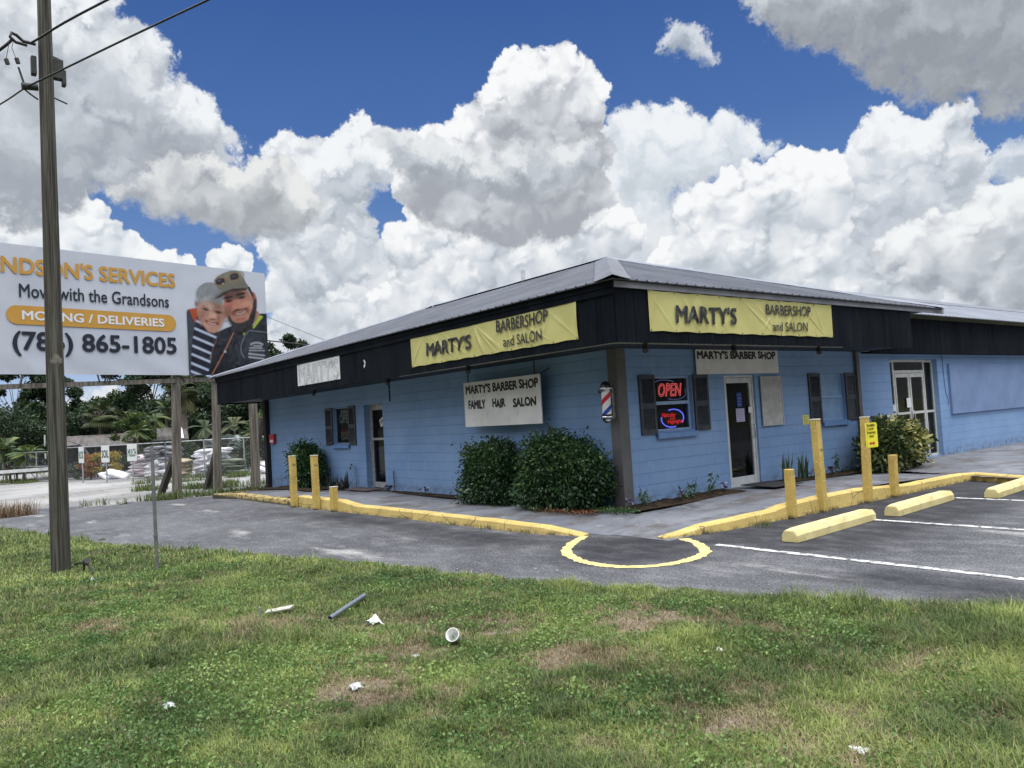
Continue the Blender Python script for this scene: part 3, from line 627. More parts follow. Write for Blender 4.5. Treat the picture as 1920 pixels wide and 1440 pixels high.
# low broad-leaved weeds growing through it
x, y, d = visible_spots(300000, 2.0, 11, RNG)
k = (fb(x, y, .75, 71)+.5*fb(x, y, .2, 72) > .22) & (bare(x, y) < .6) & (x < 7.8); x, y, d = x[k], y[k], d[k]
P = np.stack([x, y, lawn_z(x, y)+.012+.045*RNG.uniform(0, 1, len(x))**1.5], 1)
V, Fc, t = leaf_quads(P, .024, RNG, droop=.1, aspect=.62, tint=np.clip(.5+.25*fb(x, y, .5, 73), 0, 1))
o = np_mesh('weeds', V, Fc, leafmat('weed leaves', (.055, .12, .036), (.12, .205, .055), (.25, .34, .10), .25), attrs={'tint': t})
tag(o, 'low broad leaved weeds spreading through the verge grass', 'weeds', kind='stuff')

# ------------------------------------------------------------------ the barber shop
TR = Matrix(((0, 0, 1, 0), (1, 0, 0, 0), (0, 1, 0, 0), (0, 0, 0, 1)))   # wall coordinates (along, up, out) -> facade facing +X
TL = Matrix(((1, 0, 0, 0), (0, 0, -1, 0), (0, 1, 0, 0), (0, 0, 0, 1)))  # facade facing -Y
def wallp(T, u, v, w): return tuple(T @ Vector((u, v, w)))
def wall(T, u0, u1, v0, v1, holes, depth=.2):
    us = sorted({u0, u1}|{h[i] for h in holes for i in (0, 1)}); vs = sorted({v0, v1}|{h[i] for h in holes for i in (2, 3)})
    mb = MB()
    q = lambda *p: mb.add([wallp(T, *c) for c in p], [(0, 1, 2, 3)])
    for a, b in zip(us[:-1], us[1:]):
        for c, d in zip(vs[:-1], vs[1:]):
            if any(h[0] <= a and b <= h[1] and h[2] <= c and d <= h[3] for h in holes): continue
            q((a, c, 0), (b, c, 0), (b, d, 0), (a, d, 0)); q((a, c, -depth), (a, d, -depth), (b, d, -depth), (b, c, -depth))
    for a, b, c, d in holes:
        q((a, c, 0), (a, d, 0), (a, d, -depth), (a, c, -depth)); q((b, c, 0), (b, c, -depth), (b, d, -depth), (b, d, 0))
        q((a, d, 0), (b, d, 0), (b, d, -depth), (a, d, -depth)); q((a, c, 0), (a, c, -depth), (b, c, -depth), (b, c, 0))
    return mb
def build_wall(mb, name, mat, parent):
    me = bpy.data.meshes.new(name); me.from_pydata(mb.v, [], mb.f); me.update(); me.materials.append(mat)
    return link(bpy.data.objects.new(name, me), parent)

M = Mat('blue painted block')
sp = M.n('ShaderNodeSeparateXYZ'); M.L.new(M.tc.outputs['Object'], sp.inputs[0])
cx = M.n('ShaderNodeCombineXYZ'); M.L.new(M.math('ADD', sp.outputs[0], sp.outputs[1]), cx.inputs[0]); M.L.new(M.math('ADD', sp.outputs[2], -.04), cx.inputs[1])
wob = M.n('ShaderNodeVectorMath', operation='ADD'); M.L.new(cx.outputs[0], wob.inputs[0])
nw = M.n('ShaderNodeVectorMath', operation='SCALE'); nw.inputs[3].default_value = .018
nz = M.n('ShaderNodeTexNoise'); nz.inputs['Scale'].default_value = 3; M.L.new(M.tc.outputs['Object'], nz.inputs[0]); M.L.new(nz.outputs[1], nw.inputs[0]); M.L.new(nw.outputs[0], wob.inputs[1])
def bricks(sz, sm):
    b = M.n('ShaderNodeTexBrick'); b.offset = .5; b.inputs['Scale'].default_value = 1; b.inputs['Brick Width'].default_value = .4064; b.inputs['Row Height'].default_value = .2032
    b.inputs['Mortar Size'].default_value = sz; b.inputs['Mortar Smooth'].default_value = sm
    b.inputs['Color1'].default_value = (1, 1, 1, 1); b.inputs['Color2'].default_value = (.72, .72, .72, 1); b.inputs['Mortar'].default_value = (0, 0, 0, 1); M.L.new(wob.outputs[0], b.inputs['Vector']); return b
b = bricks(.006, .3)
row = M.math('ABSOLUTE', M.math('SUBTRACT', M.math('FRACT', M.math('ADD', M.math('DIVIDE', M.math('ADD', sp.outputs[2], M.math('MULTIPLY', M.math('SUBTRACT', nz.outputs[0], .5), .014)), .2032), 20.803)), .5))
line = M.ramp(row, .474, .494, 0, 1)
c0 = M.mix(M.ramp(M.noise(.7, 6, .6), .3, .7), (.165, .28, .475), (.215, .335, .53))
c0 = M.mix(M.ramp(b.outputs[0], .7, 1, .0, .20), c0, (.25, .375, .56))
c0 = M.mix(M.math('MULTIPLY', b.outputs[1], .22), c0, (.055, .11, .24))
c0 = M.mix(M.math('MULTIPLY', line, M.ramp(M.noise(1.8, 4), .3, .6, .06, .38)), c0, (.05, .10, .22))
c0 = M.mix(M.ramp(M.noise(5, 8, .7, (1, 1, .35)), .57, .72, 0, .45), c0, (.29, .42, .62))          # chalky runs
c0 = M.mix(M.ramp(M.noise(26, 3, .5), .755, .79, 0, .8), c0, (.05, .07, .11))                        # pits and nail holes
gr = M.math('MULTIPLY', M.ramp(sp.outputs[2], .12, .42, 1, 0), M.ramp(M.noise(6, 6, .6), .40, .68)); c0 = M.mix(M.math('MULTIPLY', gr, .95), c0, (.12, .14, .16))   # splashed dirt along the bottom
M.base(c0).rough(.62).spec(.35)
hh = M.math('SUBTRACT', M.math('MULTIPLY', M.noise(45, 4), .25), M.math('ADD', M.math('MULTIPLY', line, .8), M.math('MULTIPLY', b.outputs[1], .25))); M.bump(hh, .55, .008); BLUE = M.m
BLUEP = plain('blue trim paint', (.15, .265, .48), .1, 5, .55, bump=.1)

shop = thing('barber_shop', 'blue block barber shop with black board fascia and hipped grey metal roof', 'building')
WL = (-11.08, -10.10, 1.30, 2.30); DL = (-9.21, -8.21, .13, 2.30)
WR = (.90, 1.93, 1.335, 2.325); DR = (2.885, 3.87, .13, 2.31); W2 = (6.23, 7.25, 1.275, 2.30)
build_wall(wall(TL, -15.9, 0, -.4, 2.84, [WL, DL]), 'wall', BLUE, shop)
build_wall(wall(TR, 0, 7.86, -.1, 2.84, [WR, DR, W2]), 'wall', BLUE, shop)
mb = MB(); mb.box(-15.9, -15.7, .2, 9.4, -.4, 2.84); mb.box(-15.7, -.2, 9.2, 9.4, -.1, 2.84); build_wall(mb, 'wall', BLUE, shop)
mb = MB(); mb.box(-15.7, -.2, .2, 9.2, .02, .09); mb.box(-15.7, -.2, .2, 9.2, 2.6, 2.64); mb.box(-15.6, -.4, 5.6, 5.7, .09, 2.6); mb.box(-6.2, -6.1, .3, 5.6, .09, 2.6)
build_wall(mb, 'interior_lining', plain('room walls', (.018, .019, .022)), shop)

# soffit and black board fascia
BLACK = Mat('black stained board')
c = BLACK.mix(BLACK.ramp(BLACK.noise(2.2, 6, .6, (1, 1, .3)), .3, .7), (.0036, .0054, .0084), (.0095, .0120, .0160)); c = BLACK.mix(BLACK.ramp(BLACK.noise(7, 8, .7, (1, 1, .15)), .60, .74, 0, .6), c, (.045, .056, .066))
BLACK.base(c).rough(.85).spec(.08); BLACK.bump(BLACK.noise(30, 4, .5, (1, 1, .08)), .3, .004); BLACK = BLACK.m
FZ0, FZ1, OV = 2.755, 3.60, 1.2
mb = MB(); mb.box(-17.28, .0, -OV+.03, -.002, 2.80, 2.83); mb.box(.002, OV-.03, -OV+.03, 8.05, 2.80, 2.83); mb.box(-17.28, -15.905, .0, 9.4, 2.80, 2.83)
mb.build('soffit', plain('soffit board', (.022, .03, .045), .25, 2, .7), shop)
mb = MB(); r = random.Random(3)
mb.box(-17.30, OV-.032, -OV+.002, -OV+.03, FZ0+.03, FZ1-.01); mb.box(OV-.03, OV-.002, -OV+.03, 8.06, FZ0+.03, FZ1-.01); mb.box(-17.30, -17.27, -OV+.03, 9.4, FZ0, FZ1)
x = -17.30
while x < OV-.02:
    w = r.choice((.098, .10, .102)); mb.box(x+.004, min(x+w, OV), -OV-.018+r.uniform(-.003, .003), -OV+.002, FZ0+r.uniform(-.004, .004), FZ1); x += w
y = -OV+.002
while y < 8.0:
    w = r.choice((.098, .10, .102)); mb.box(OV-.002, OV+.018+r.uniform(-.003, .003), y+.004, min(y+w, 8.07), FZ0+r.uniform(-.004, .004), FZ1); y += w
mb.build('fascia', BLACK, shop)
mb = MB(); mb.box(-17.34, OV+.03, -OV-.045, -OV-.019, 3.47, 3.655); mb.box(-17.34, OV+.045, -OV-.062, -OV-.046, 3.57, 3.66); mb.build('eave_board', BLACK, shop)
mb = MB(); mb.box(OV+.019, OV+.055, -OV-.02, 9.62, 3.565, 3.655); mb.build('eave_trim', plain('grey drip edge', (.30, .30, .33), .15, 3, .5, .2), shop)
mb = MB(); mb.slab([(-6.72, -OV-.021, 3.06), (-6.66, -OV-.021, 3.09), (-6.63, -OV-.021, 3.19), (-6.68, -OV-.021, 3.25), (-6.73, -OV-.021, 3.24), (-6.68, -OV-.021, 3.17), (-6.72, -OV-.021, 3.12)], (0, -.003, 0)); mb.build('peeled_patch', plain('bare wood', (.6, .6, .58)), shop)

# hipped roof of ribbed metal sheet
M = Mat('galvanised roof sheet')
c = M.mix(M.ramp(M.noise(.8, 6, .6), .3, .7), (.085, .092, .110), (.135, .142, .165)); c = M.mix(M.ramp(M.noise(6, 8, .7), .62, .74, 0, .5), c, (.12, .105, .095))
M.base(c).rough(M.ramp(M.noise(2, 4), .3, .7, .42, .6)).metal(.1).spec(.2); ROOF = M.m
M = Mat('newer roof sheet'); c = M.mix(M.ramp(M.noise(.7, 5), .3, .7), (.185, .20, .235), (.255, .275, .31)); M.base(c).rough(.5).metal(.15).spec(.25); ROOF2 = M.m
def roof_plane(mb, e0, e1, r0, r1, pitch=.228, rib=.055, hgt=.022, thick=.02):
    """sheet from eave e0-e1 up to ridge r0-r1 with ribs running up the slope"""
    e0, e1, r0, r1 = (Vector(p) for p in (e0, e1, r0, r1)); ud = (e1-e0).normalized(); n = ud.cross((r0-e0)).normalized()
    if n.z < 0: n = -n
    up = n.cross(ud).normalized()
    if up.z < 0: up = -up
    pts = [e0, e1, r1, r0] if (r1-r0).length > 1e-3 else [e0, e1, r0]
    mb.slab([p-n*thick for p in pts], n*thick)
    W = (e1-e0).length; H = (r0-e0).dot(up); a = (r0-e0).dot(ud); b = (r1-e0).dot(ud); k = int(W/pitch)
    for i in range(k+1):
        u = i*pitch+.04
        if u > W: break
        t = min(1, u/a if a > 1e-3 else 1, (W-u)/(W-b) if W-b > 1e-3 else 1)
        h = H*t
        if h < .15: continue
        p = e0+ud*u
        V = []
        for hh in (-.015, h-.02):
            for s_, z in ((-rib/2, .0), (-rib/4, hgt), (rib/4, hgt), (rib/2, .0)): V.append(p+up*hh+ud*s_+n*(z-.004))
        mb.add(V, [(0, 1, 5, 4), (1, 2, 6, 5), (2, 3, 7, 6), (3, 2, 1, 0)])
EZ = 3.675; RZ = EZ+.333*5.42; e = 1.32
A0, A1, A2, A3 = (-17.5, -e, EZ), (e, -e, EZ), (e, 9.52, EZ), (-17.5, 9.52, EZ); R0, R1 = (-12.08, 4.1, RZ), (-4.1, 4.1, RZ)
mb = MB(); roof_plane(mb, A0, A1, R0, R1); roof_plane(mb, A1, A2, R1, R1); roof_plane(mb, A2, A3, R1, R0); roof_plane(mb, A3, A0, R0, R0)
roof = mb.build('roof', ROOF, shop)
def cap(p, q, w=.30, lift=.028, mat=None, name='ridge_cap'):
    p, q = Vector(p), Vector(q); d = (q-p).normalized(); s = d.cross(Vector((0, 0, 1))).normalized(); z = Vector((0, 0, 1)); V = []; k = max(2, int((q-p).length/.6)); rr = random.Random(2)
    for i in range(k+1):
        c_ = p+(q-p)*i/k; l = lift+rr.uniform(-.006, .008)
        for o_, dz in ((-w, -w*.25), (-w*.5, -w*.10), (0, .025), (w*.5, -w*.10), (w, -w*.25)): V.append(c_+s*o_+z*(dz+l))
    return MB().add(V, [(i*5+j, (i+1)*5+j, (i+1)*5+j+1, i*5+j+1) for i in range(k) for j in range(4)]).build(name, mat or ROOF2, roof)
cap(R0, R1); cap(A0, R0); cap(A2, R1)
cap(Vector(A1)+Vector((.02, -.02, -.01)), R1, .27, .028, plain('hip flashing', (.15, .155, .165), .2, 3, .45, .4), 'hip_cap')
MB().tube([(-7.2, 4.0, RZ-.1), (-7.2, 4.0, RZ+.28)], .05).build('vent_pipe', plain('vent grey', (.5, .5, .5)), roof)
# corner posts, conduit, spot lamps
POST = plain('taupe post paint', (.105, .10, .10), .15, 4, .6, bump=.2)
MB().box(-.125, .10, -.10, .125, .0, 2.80).build('corner_post', POST, shop, .006)
MB().box(.0, .075, 7.72, 7.86, .05, 2.80).build('corner_post', POST, shop, .005)
MB().box(-16.12, -15.905, -.14, .06, -.4, 2.80).build('corner_post', plain('dark post', (.02, .019, .018), .3, 5, .8), shop, .005)
mb = MB(); mb.tube([(-5.5, -1.0, 2.775), (.9, -1.0, 2.775), (.98, -.9, 2.775), (.98, 5.5, 2.775)], .016, 6); mb.build('conduit', plain('conduit grey', (.32, .32, .30), .1, 3, .5), shop)
mb = MB(); mb.box(-7.80, -7.77, -.022, -.001, 2.32, 2.80); mb.build('conduit', plain('dark conduit', (.02, .02, .025)), shop)
for p in ((.98, -.35, 2.77), (.98, 1.9, 2.77), (.98, 4.6, 2.77), (-2.9, -1.0, 2.77), (-10.2, -.9, 2.78), (-6.2, -.9, 2.78)):
    mb = MB(); mb.tube([p, (p[0], p[1], p[2]-.05)], .05, 10); mb.tube([(p[0], p[1], p[2]-.05), (p[0]+.05, p[1]-.05, p[2]-.12)], [.03, .05], 10); mb.build('spot_lamp', plain('lamp black', (.03, .03, .035)), shop)

# ---- windows and doors
ALU = plain('aluminium', (.50, .50, .49), .12, 9, .45, .35); ALUD = plain('weathered aluminium', (.40, .39, .36), .2, 7, .5, .3)
CLEAR = glass('window glass', (.70, .74, .74), .93)
SHUT = plain('charcoal shutter', (.042, .048, .058), .25, 8, .55)
def shutter(T, u0, u1, v0, v1, parent):
    mb = MB(); f = .055
    mb.box(u0, u0+f, v0, v1, .002, .035, T); mb.box(u1-f, u1, v0, v1, .002, .035, T); vm = v0+(v1-v0)*.48
    for a, b in ((v0, v0+.09), (vm-.05, vm+.05), (v1-.07, v1)): mb.box(u0+f, u1-f, a, b, .003, .033, T)
    mb.box(u0+f, u1-f, v0+.09, v1-.07, .002, .006, T)
    for a, b in ((v0+.09, vm-.05), (vm+.05, v1-.07)):
        k = int((b-a)/.03)
        for i in range(k):
            v = a+(i+.5)*(b-a)/k
            V = [wallp(T, u, v+dv, w) for u in (u0+f, u1-f) for dv, w in ((-.016, .026), (.008, .008), (.014, .010), (-.010, .031))]
            mb.add(V, [(0, 4, 5, 1), (1, 5, 6, 2), (2, 6, 7, 3), (3, 7, 4, 0), (0, 1, 2, 3), (7, 6, 5, 4)])
    return mb.build('shutter', SHUT, parent)
def window(T, h, frame, glassm, shut, sill, back=None, setback=.07, fr=.045, rail=True):
    u0, u1, v0, v1 = h; mb = MB(); w0, w1 = -setback-.04, -setback
    mb.box(u0+.002, u0+fr, v0+.002, v1-.002, w0, w1, T); mb.box(u1-fr, u1-.002, v0+.002, v1-.002, w0, w1, T)
    mb.box(u0+fr, u1-fr, v0+.002, v0+fr, w0, w1, T); mb.box(u0+fr, u1-fr, v1-fr, v1-.002, w0, w1, T)
    vm = (v0+v1)/2+.01
    if rail: mb.box(u0+fr, u1-fr, vm-.03, vm+.03, w0+.004, w1+.012, T)
    win = mb.build('window', frame, shop, .003)
    if glassm:
        for a, b in (((v0+fr, vm-.03), (vm+.03, v1-fr)) if rail else ((v0+fr, v1-fr),)): MB().box(u0+fr, u1-fr, a, b, w0+.012, w0+.018, T).build('pane', glassm, win)
    if back: back(win)
    for a, b in shut: shutter(T, a, b, v0-.03, v1+.012, win)
    mb = MB(); mb.slab([wallp(T, u0-.03, v0-.012, -setback), wallp(T, u0-.03, v0-.03, .075), wallp(T, u0-.03, v0-.115, .07), wallp(T, u0-.03, v0-.115, .001), wallp(T, u0-.03, v0-.012, .001)], T.to_3x3() @ Vector((u1-u0+.05, 0, 0))); mb.build('sill', BLUEP, win)
    return win
WINR = window(TR, WR, plain('pale blue frame', (.27, .38, .55), .1), CLEAR, ((.495, .893), (1.945, 2.365)), True)
WINL = window(TL, WL, plain('grey blue frame', (.22, .30, .42), .1), CLEAR, ((-11.55, -11.10), (-10.085, -9.69)), True, rail=False, fr=.03)
def boarded(win):
    mb = MB(); vm = (W2[2]+W2[3])/2+.01; mb.box(W2[0]+.045, W2[1]-.045, W2[2]+.045, vm-.03, -.10, -.085, TR); mb.box(W2[0]+.045, W2[1]-.045, vm+.03, W2[3]-.045, -.10, -.085, TR); mb.build('painted_panel', plain('pale blue panel', (.20, .325, .50), .1, 4, .5), win)
WIN2 = window(TR, W2, plain('pale blue sash', (.24, .37, .55), .1, 4, .5), None, ((5.765, 6.215), (7.262, 7.705)), True, boarded)

def door(T, h, frame, parent, setback=.06, mid=None, stile=.075, kick=.19, glassm=CLEAR, hinge=1, jamb=.045):
    u0, u1, v0, v1 = h; mb = MB(); w0, w1 = -setback-.05, -setback
    mb.box(u0+.002, u0+jamb, v0, v1-.002, w0-.03, w1+.01, T); mb.box(u1-jamb, u1-.002, v0, v1-.002, w0-.03, w1+.01, T); mb.box(u0+jamb, u1-jamb, v1-jamb, v1-.002, w0-.03, w1+.01, T)
    a, b = u0+jamb+.006, u1-jamb-.006; mb.box(a, a+stile, v0+.02, v1-jamb-.006, w0, w1, T); mb.box(b-stile, b, v0+.02, v1-jamb-.006, w0, w1, T)
    mb.box(a+stile, b-stile, v0+.02, v0+.02+kick, w0, w1, T); mb.box(a+stile, b-stile, v1-jamb-.006-.10, v1-jamb-.006, w0, w1, T)
    if mid: mb.box(a+stile, b-stile, mid-.03, mid+.03, w0, w1, T)
    d = mb.build('door', frame, parent, .003)
    g0, g1 = v0+.02+kick, v1-jamb-.106
    for q0, q1 in (((g0, mid-.03), (mid+.03, g1)) if mid else ((g0, g1),)): MB().box(a+stile, b-stile, q0, q1, w0+.02, w0+.028, T).build('pane', glassm, d)
    hu = b-stile*.5 if hinge > 0 else a+stile*.5; hm = MB()
    hm.tube([wallp(T, hu, v0+.95, w1), wallp(T, hu, v0+.95, w1+.05), wallp(T, hu, v0+1.2, w1+.05), wallp(T, hu, v0+1.2, w1)], .011, 6); hm.build('handle', ALU, d)
    return d
DOORR = door(TR, DR, plain('white aluminium', (.55, .56, .55), .1, 6, .45, .1), shop, .05)
DOORL = door(TL, DL, ALUD, shop, .17, mid=1.40, stile=.055, kick=.14, hinge=-1)

# ---- the wing to the right
wing = thing('shop_wing', 'adjoining blue shop wing with double glass doors and a boarded display window', 'building')
D2 = (9.42, 11.96, .125, 2.63)
build_wall(wall(TR, 7.86, 42, -.1, 2.80, [D2]), 'wall', BLUE, wing)
mb = MB(); mb.box(-1.9, -1.8, 8.2, 13.5, 0, 2.8); mb.box(-1.8, -.2, 8.2, 8.3, 0, 2.8); mb.box(-1.8, -.2, 13.4, 13.5, 0, 2.8); mb.box(-1.8, -.2, 8.3, 13.4, .05, .12); mb.box(-1.8, -.2, 8.3, 13.4, 2.68, 2.74)
build_wall(mb, 'interior_lining', plain('vestibule walls', (.16, .155, .12)), wing)
MB().box(-1.5, -1.1, 11.0, 12.6, .12, 1.75).build('counter', plain('ochre counter', (.55, .36, .06)), wing)
mb = MB(); r = random.Random(9); mb.box(.0, .24, 8.09, 42, 2.755, 2.785); mb.box(.215, .232, 8.09, 42, 2.785, 3.6); y = 8.09
while y < 41.9: mb.box(.232, .25+r.uniform(-.003, .003), y+.006, y+.10, 2.75, 3.62); y += .102
mb.build('fascia', BLACK, wing)
mb = MB(); roof_plane(mb, (.47, 8.1, 3.70), (.47, 42, 3.70), (-4.0, 8.1, 5.22), (-4.0, 42, 5.22)); roof_plane(mb, (-8.5, 42, 3.70), (-8.5, 9.6, 3.70), (-4.0, 42, 5.22), (-4.0, 9.6, 5.22)); wr = mb.build('roof', ROOF2, wing)
mb = MB(); V = [Vector((-4.0, y_, 5.235)) for y_ in (9, 42)]; s2 = Vector((1.25, 0, -.425)); mb.slab([V[0], V[1], V[1]+s2, V[0]+s2], (0, 0, .02)); mb.build('ridge_cap', plain('dark ridge sheet', (.16, .17, .19), .2, 3, .5, .3), wr)
u0, u1, v0, v1 = D2; FR = plain('cream aluminium', (.56, .55, .50), .12, 7, .5, .1); mb = MB(); w0, w1 = -.17, -.12
for a in (u0+.002, 9.79, 11.42, u1-.062): mb.box(a, a+.06, v0, v1-.002, w0, w1, TR)
for a, b in ((u0+.062, 9.79), (11.48, u1-.062)):
    for v in (v0, 1.25, v1-.07): mb.box(a, b, v, v+.06, w0, w1, TR)
for v in (2.30, v1-.062): mb.box(9.85, 11.42, v, v+.06, w0, w1, TR)
ent = mb.build('entrance_frame', FR, wing, .003)
for a, b, c, d in ((u0+.062, 9.79, v0+.06, 1.25), (u0+.062, 9.79, 1.31, v1-.07), (11.48, u1-.062, v0+.06, 1.25), (11.48, u1-.062, 1.31, v1-.07), (9.85, 11.42, 2.36, v1-.062)): MB().box(a, b, c, d, w0+.02, w0+.027, TR).build('pane', CLEAR, ent)
for a, b, hg in ((9.855, 10.63, 1), (10.64, 11.415, -1)): door(TR, (a, b, v0, 2.30), FR, wing, .12, mid=1.28, stile=.06, kick=.18, jamb=.012, hinge=hg)
mb = MB(); mb.box(12.58, 24, 1.19, 2.49, .002, .05, TR); mb.box(12.555, 12.58, 1.17, 2.51, .002, .06, TR); mb.box(12.58, 24, 1.165, 1.19, .002, .06, TR); mb.build('display_board', plain('blue grey board', (.165, .24, .39), .10, 1.5, .6), wing)
mb = MB(); mb.tube([wallp(TR, u, v, .012) for u, v in ((12.28, 2.74), (12.29, 2.2), (12.33, 1.75), (12.45, 1.55), (12.43, 1.4))], .007, 5); mb.build('cable', plain('blue cable', (.05, .09, .2)), wing)

# ------------------------------------------------------------------ signs on the shop
INK = Mat('black sign paint'); INK.base(INK.mix(INK.ramp(INK.noise(16, 7, .7, (1, 1, 2)), .52, .62), (.016, .016, .018), (.085, .085, .085))).rough(.55); INK = INK.m
INKB = plain('solid black paint', (.012, .012, .013), .2, 9, .5)
CLOTH = Mat('yellow vinyl'); CLOTH.base(CLOTH.mix(CLOTH.ramp(CLOTH.noise(1.7, 5), .3, .7), (.47, .435, .15), (.55, .51, .195))).rough(.5).spec(.4); CLOTH = CLOTH.m
def banner(name, label, T, u0, u1, v0, v1, w, texts, seed):
    rr = np.random.default_rng(seed); W, H = u1-u0, v1-v0; folds = []
    for i in range(26):   # soft creases fanning out of the eyelets
        top = rr.uniform() < .5; a = rr.choice(np.linspace(-W/2, W/2, 10)); b = a+rr.uniform(-1, 1)*.9+(.25 if top else -.25)
        folds.append((a, b, 1 if top else -1, rr.uniform(.014, .05), rr.uniform(.005, .017)))
    def warp(P):
        x, y = P[:, 0], P[:, 1]; z = np.zeros(len(P))
        for a, b, sgn, wd, amp in folds:
            s_ = np.clip((H/2-sgn*y)/H, 0, 1); xc = a+(b-a)*s_; ww = wd*(.35+1.3*s_)
            z = z+amp*np.exp(-((x-xc)/ww)**2)*np.clip(s_*3, 0, 1)*np.clip((1-s_)*2.5, 0, 1)
        return z+.004*np.sin(x*5+y*3)+.004
    t = thing(name, label, 'banner', wallp(T, (u0+u1)/2, v0, w), 0, 'yellow banners on the black fascia')
    nx, ny = 260, 56; X, Y = np.meshgrid(np.linspace(-W/2, W/2, nx), np.linspace(-H/2, H/2, ny), indexing='ij'); P = np.stack([X.ravel(), Y.ravel()], 1)
    sag = -.012*np.sin((X.ravel()/W+.5)*np.pi*9)**2*np.where(Y.ravel() > 0, 1, -1)*np.clip(np.abs(Y.ravel())*2/H*4-3, 0, 1)
    R3 = np.array(T.to_3x3()); C0 = np.array(wallp(T, (u0+u1)/2, (v0+v1)/2, w)); loc = np.array(t.location)
    V = np.stack([P[:, 0], P[:, 1]+sag, warp(P)], 1)@R3.T+C0-loc
    I = np.arange(nx*ny).reshape(nx, ny); Fc = np.stack([I[:-1, :-1], I[1:, :-1], I[1:, 1:], I[:-1, 1:]], -1).reshape(-1, 4)
    np_mesh('banner_sheet', V, np.ascontiguousarray(Fc), CLOTH, t, True)
    for body, a, b, c, d, bold, sh in texts:
        cu, cv = (a+b)/2, (c+d)/2; ou, ov = cu-(u0+u1)/2, cv-(v0+v1)/2
        lettering('lettering', body, C0+R3@np.array((ou, ov, 0))-loc, R3[:, 0], R3[:, 1], b-a, d-c, INK, t, bold, sh, .03, 1.0, .021, lambda Q, ou=ou, ov=ov: np.maximum(warp(Q[:, :2]+np.array((ou, ov))), 0), seed)
    EY = plain('eyelet', (.25, .24, .2), .1, 3, .4, .8)
    for i in range(10):
        for v in (v0+.022, v1-.022):
            p = wallp(T, u0+.03+(W-.06)*i/9, v, w); MB().tube([Vector(p)-t.location, Vector(wallp(T, u0+.03+(W-.06)*i/9, v, w+.012))-t.location], .012, 8).build('eyelet', EY, t)
banner('yellow_banner', 'yellow vinyl banner on the left fascia beside the pale sketched sign', TL, -4.585, .43, 2.885, 3.50, OV+.032, (("MARTY'S", -3.98, -2.42, 3.045, 3.325, .035, .08), ('BARBERSHOP', -1.63, -.23, 3.235, 3.45, .02, .06), ('and SALON', -1.45, -.40, 2.965, 3.145, .012, .06)), 3)
banner('yellow_banner', 'yellow vinyl banner on the right fascia above the glass entrance door', TR, -.49, 4.735, 2.925, 3.56, OV+.032, (("MARTY'S", .09, 1.68, 3.08, 3.375, .035, .08), ('BARBERSHOP', 2.53, 3.98, 3.295, 3.485, .02, .06), ('and SALON', 2.71, 3.82, 3.01, 3.18, .012, .06)), 8)
WB = Mat('white sign board'); c = WB.mix(WB.ramp(WB.noise(2.5, 6), .3, .7), (.66, .65, .62), (.78, .77, .74)); c = WB.mix(WB.ramp(WB.noise(6, 8, .7, (1, 1, .4)), .62, .74, 0, .5), c, (.33, .31, .28)); WB.base(c).rough(.6); WB = WB.m
def board_sign(name, label, T, u0, u1, v0, v1, w, th, mat, texts, group=None, frame=None, skew=0.):
    t = thing(name, label, 'sign', wallp(T, (u0+u1)/2, v0, w), 0, group); L0 = -t.location
    mb = MB(); mb.box(u0, u1, v0, v1, w, w+th, Matrix.Translation(L0) @ T); b = mb.build('board', mat, t, .003)
    if frame:
        mb = MB(); f = .02
        for a in ((u0-f, u0, v0-f, v1+f), (u1, u1+f, v0-f, v1+f), (u0, u1, v0-f, v0), (u0, u1, v1, v1+f)): mb.box(a[0], a[1], a[2], a[3], w-.0, w+th+.012, Matrix.Translation(L0) @ T)
        mb.build('frame', frame, t)
    R3 = np.array(T.to_3x3())
    for k, (body, a, b, c, d, bold, mt, jit) in enumerate(texts):
        lettering('lettering', body, Vector(wallp(T, (a+b)/2, (c+d)/2, w+th))+L0, R3[:, 0]+R3[:, 1]*skew, R3[:, 1], b-a, d-c, mt, t, bold, 0, jit, 1.0, .003, None, k+len(body))
    return t
s1 = board_sign('hanging_sign', 'white painted board reading family hair salon hung above the hedge', TL, -4.17, -1.69, 1.60, 2.515, .25, .022, WB, (("MARTY'S BARBER SHOP", -4.09, -1.74, 2.27, 2.455, .045, INKB, .05), ('FAMILY', -4.02, -3.42, 1.96, 2.145, .05, INKB, .05), ('HAIR', -3.19, -2.77, 1.955, 2.13, .05, INKB, .05), ('SALON', -2.53, -1.83, 1.945, 2.12, .05, INKB, .05)))
RUST = plain('rusty strap', (.06, .05, .045))
for u in (-4.0, -1.85): MB().bar(Vector((u, -.262, 2.515))-s1.location, Vector((u, -.262, 2.80))-s1.location, .02, .02).build('hanger', RUST, s1)
mb = MB(); mb.bar(Vector((-1.74, -.25, 2.50))-s1.location, Vector((-1.70, -.02, 2.62))-s1.location, .02); mb.build('hanger', RUST, s1)
board_sign('door_sign', 'grey white painted board reading barber shop above the glass entrance door', TR, 2.03, 4.64, 2.335, 2.795, .04, .02, WB, (("MARTY'S BARBER SHOP", 2.06, 4.56, 2.615, 2.775, .05, INKB, .05),))
FAD = plain('chalky white board', (.62, .62, .61), .1, 3)
t = board_sign('faded_sign', 'chalky white board with sketched outline lettering on the left fascia', TL, -10.48, -7.94, 2.905, 3.495, OV+.02, .014, FAD, ())
lettering('lettering', "MARTY'S", Vector(wallp(TL, -9.2, 3.19, OV+.034))-t.location, (1, 0, 0), (0, 0, 1), 2.36, .50, plain('pencil grey', (.26, .26, .27)), t, .0, 0, .05, 1, .002, None, 3, outline=.008)
CASE = Mat('faded cork'); CASE.base(CASE.mix(CASE.ramp(CASE.noise(5, 8, .7), .35, .7), (.33, .32, .30), (.47, .46, .44))).rough(.8); CASE = CASE.m
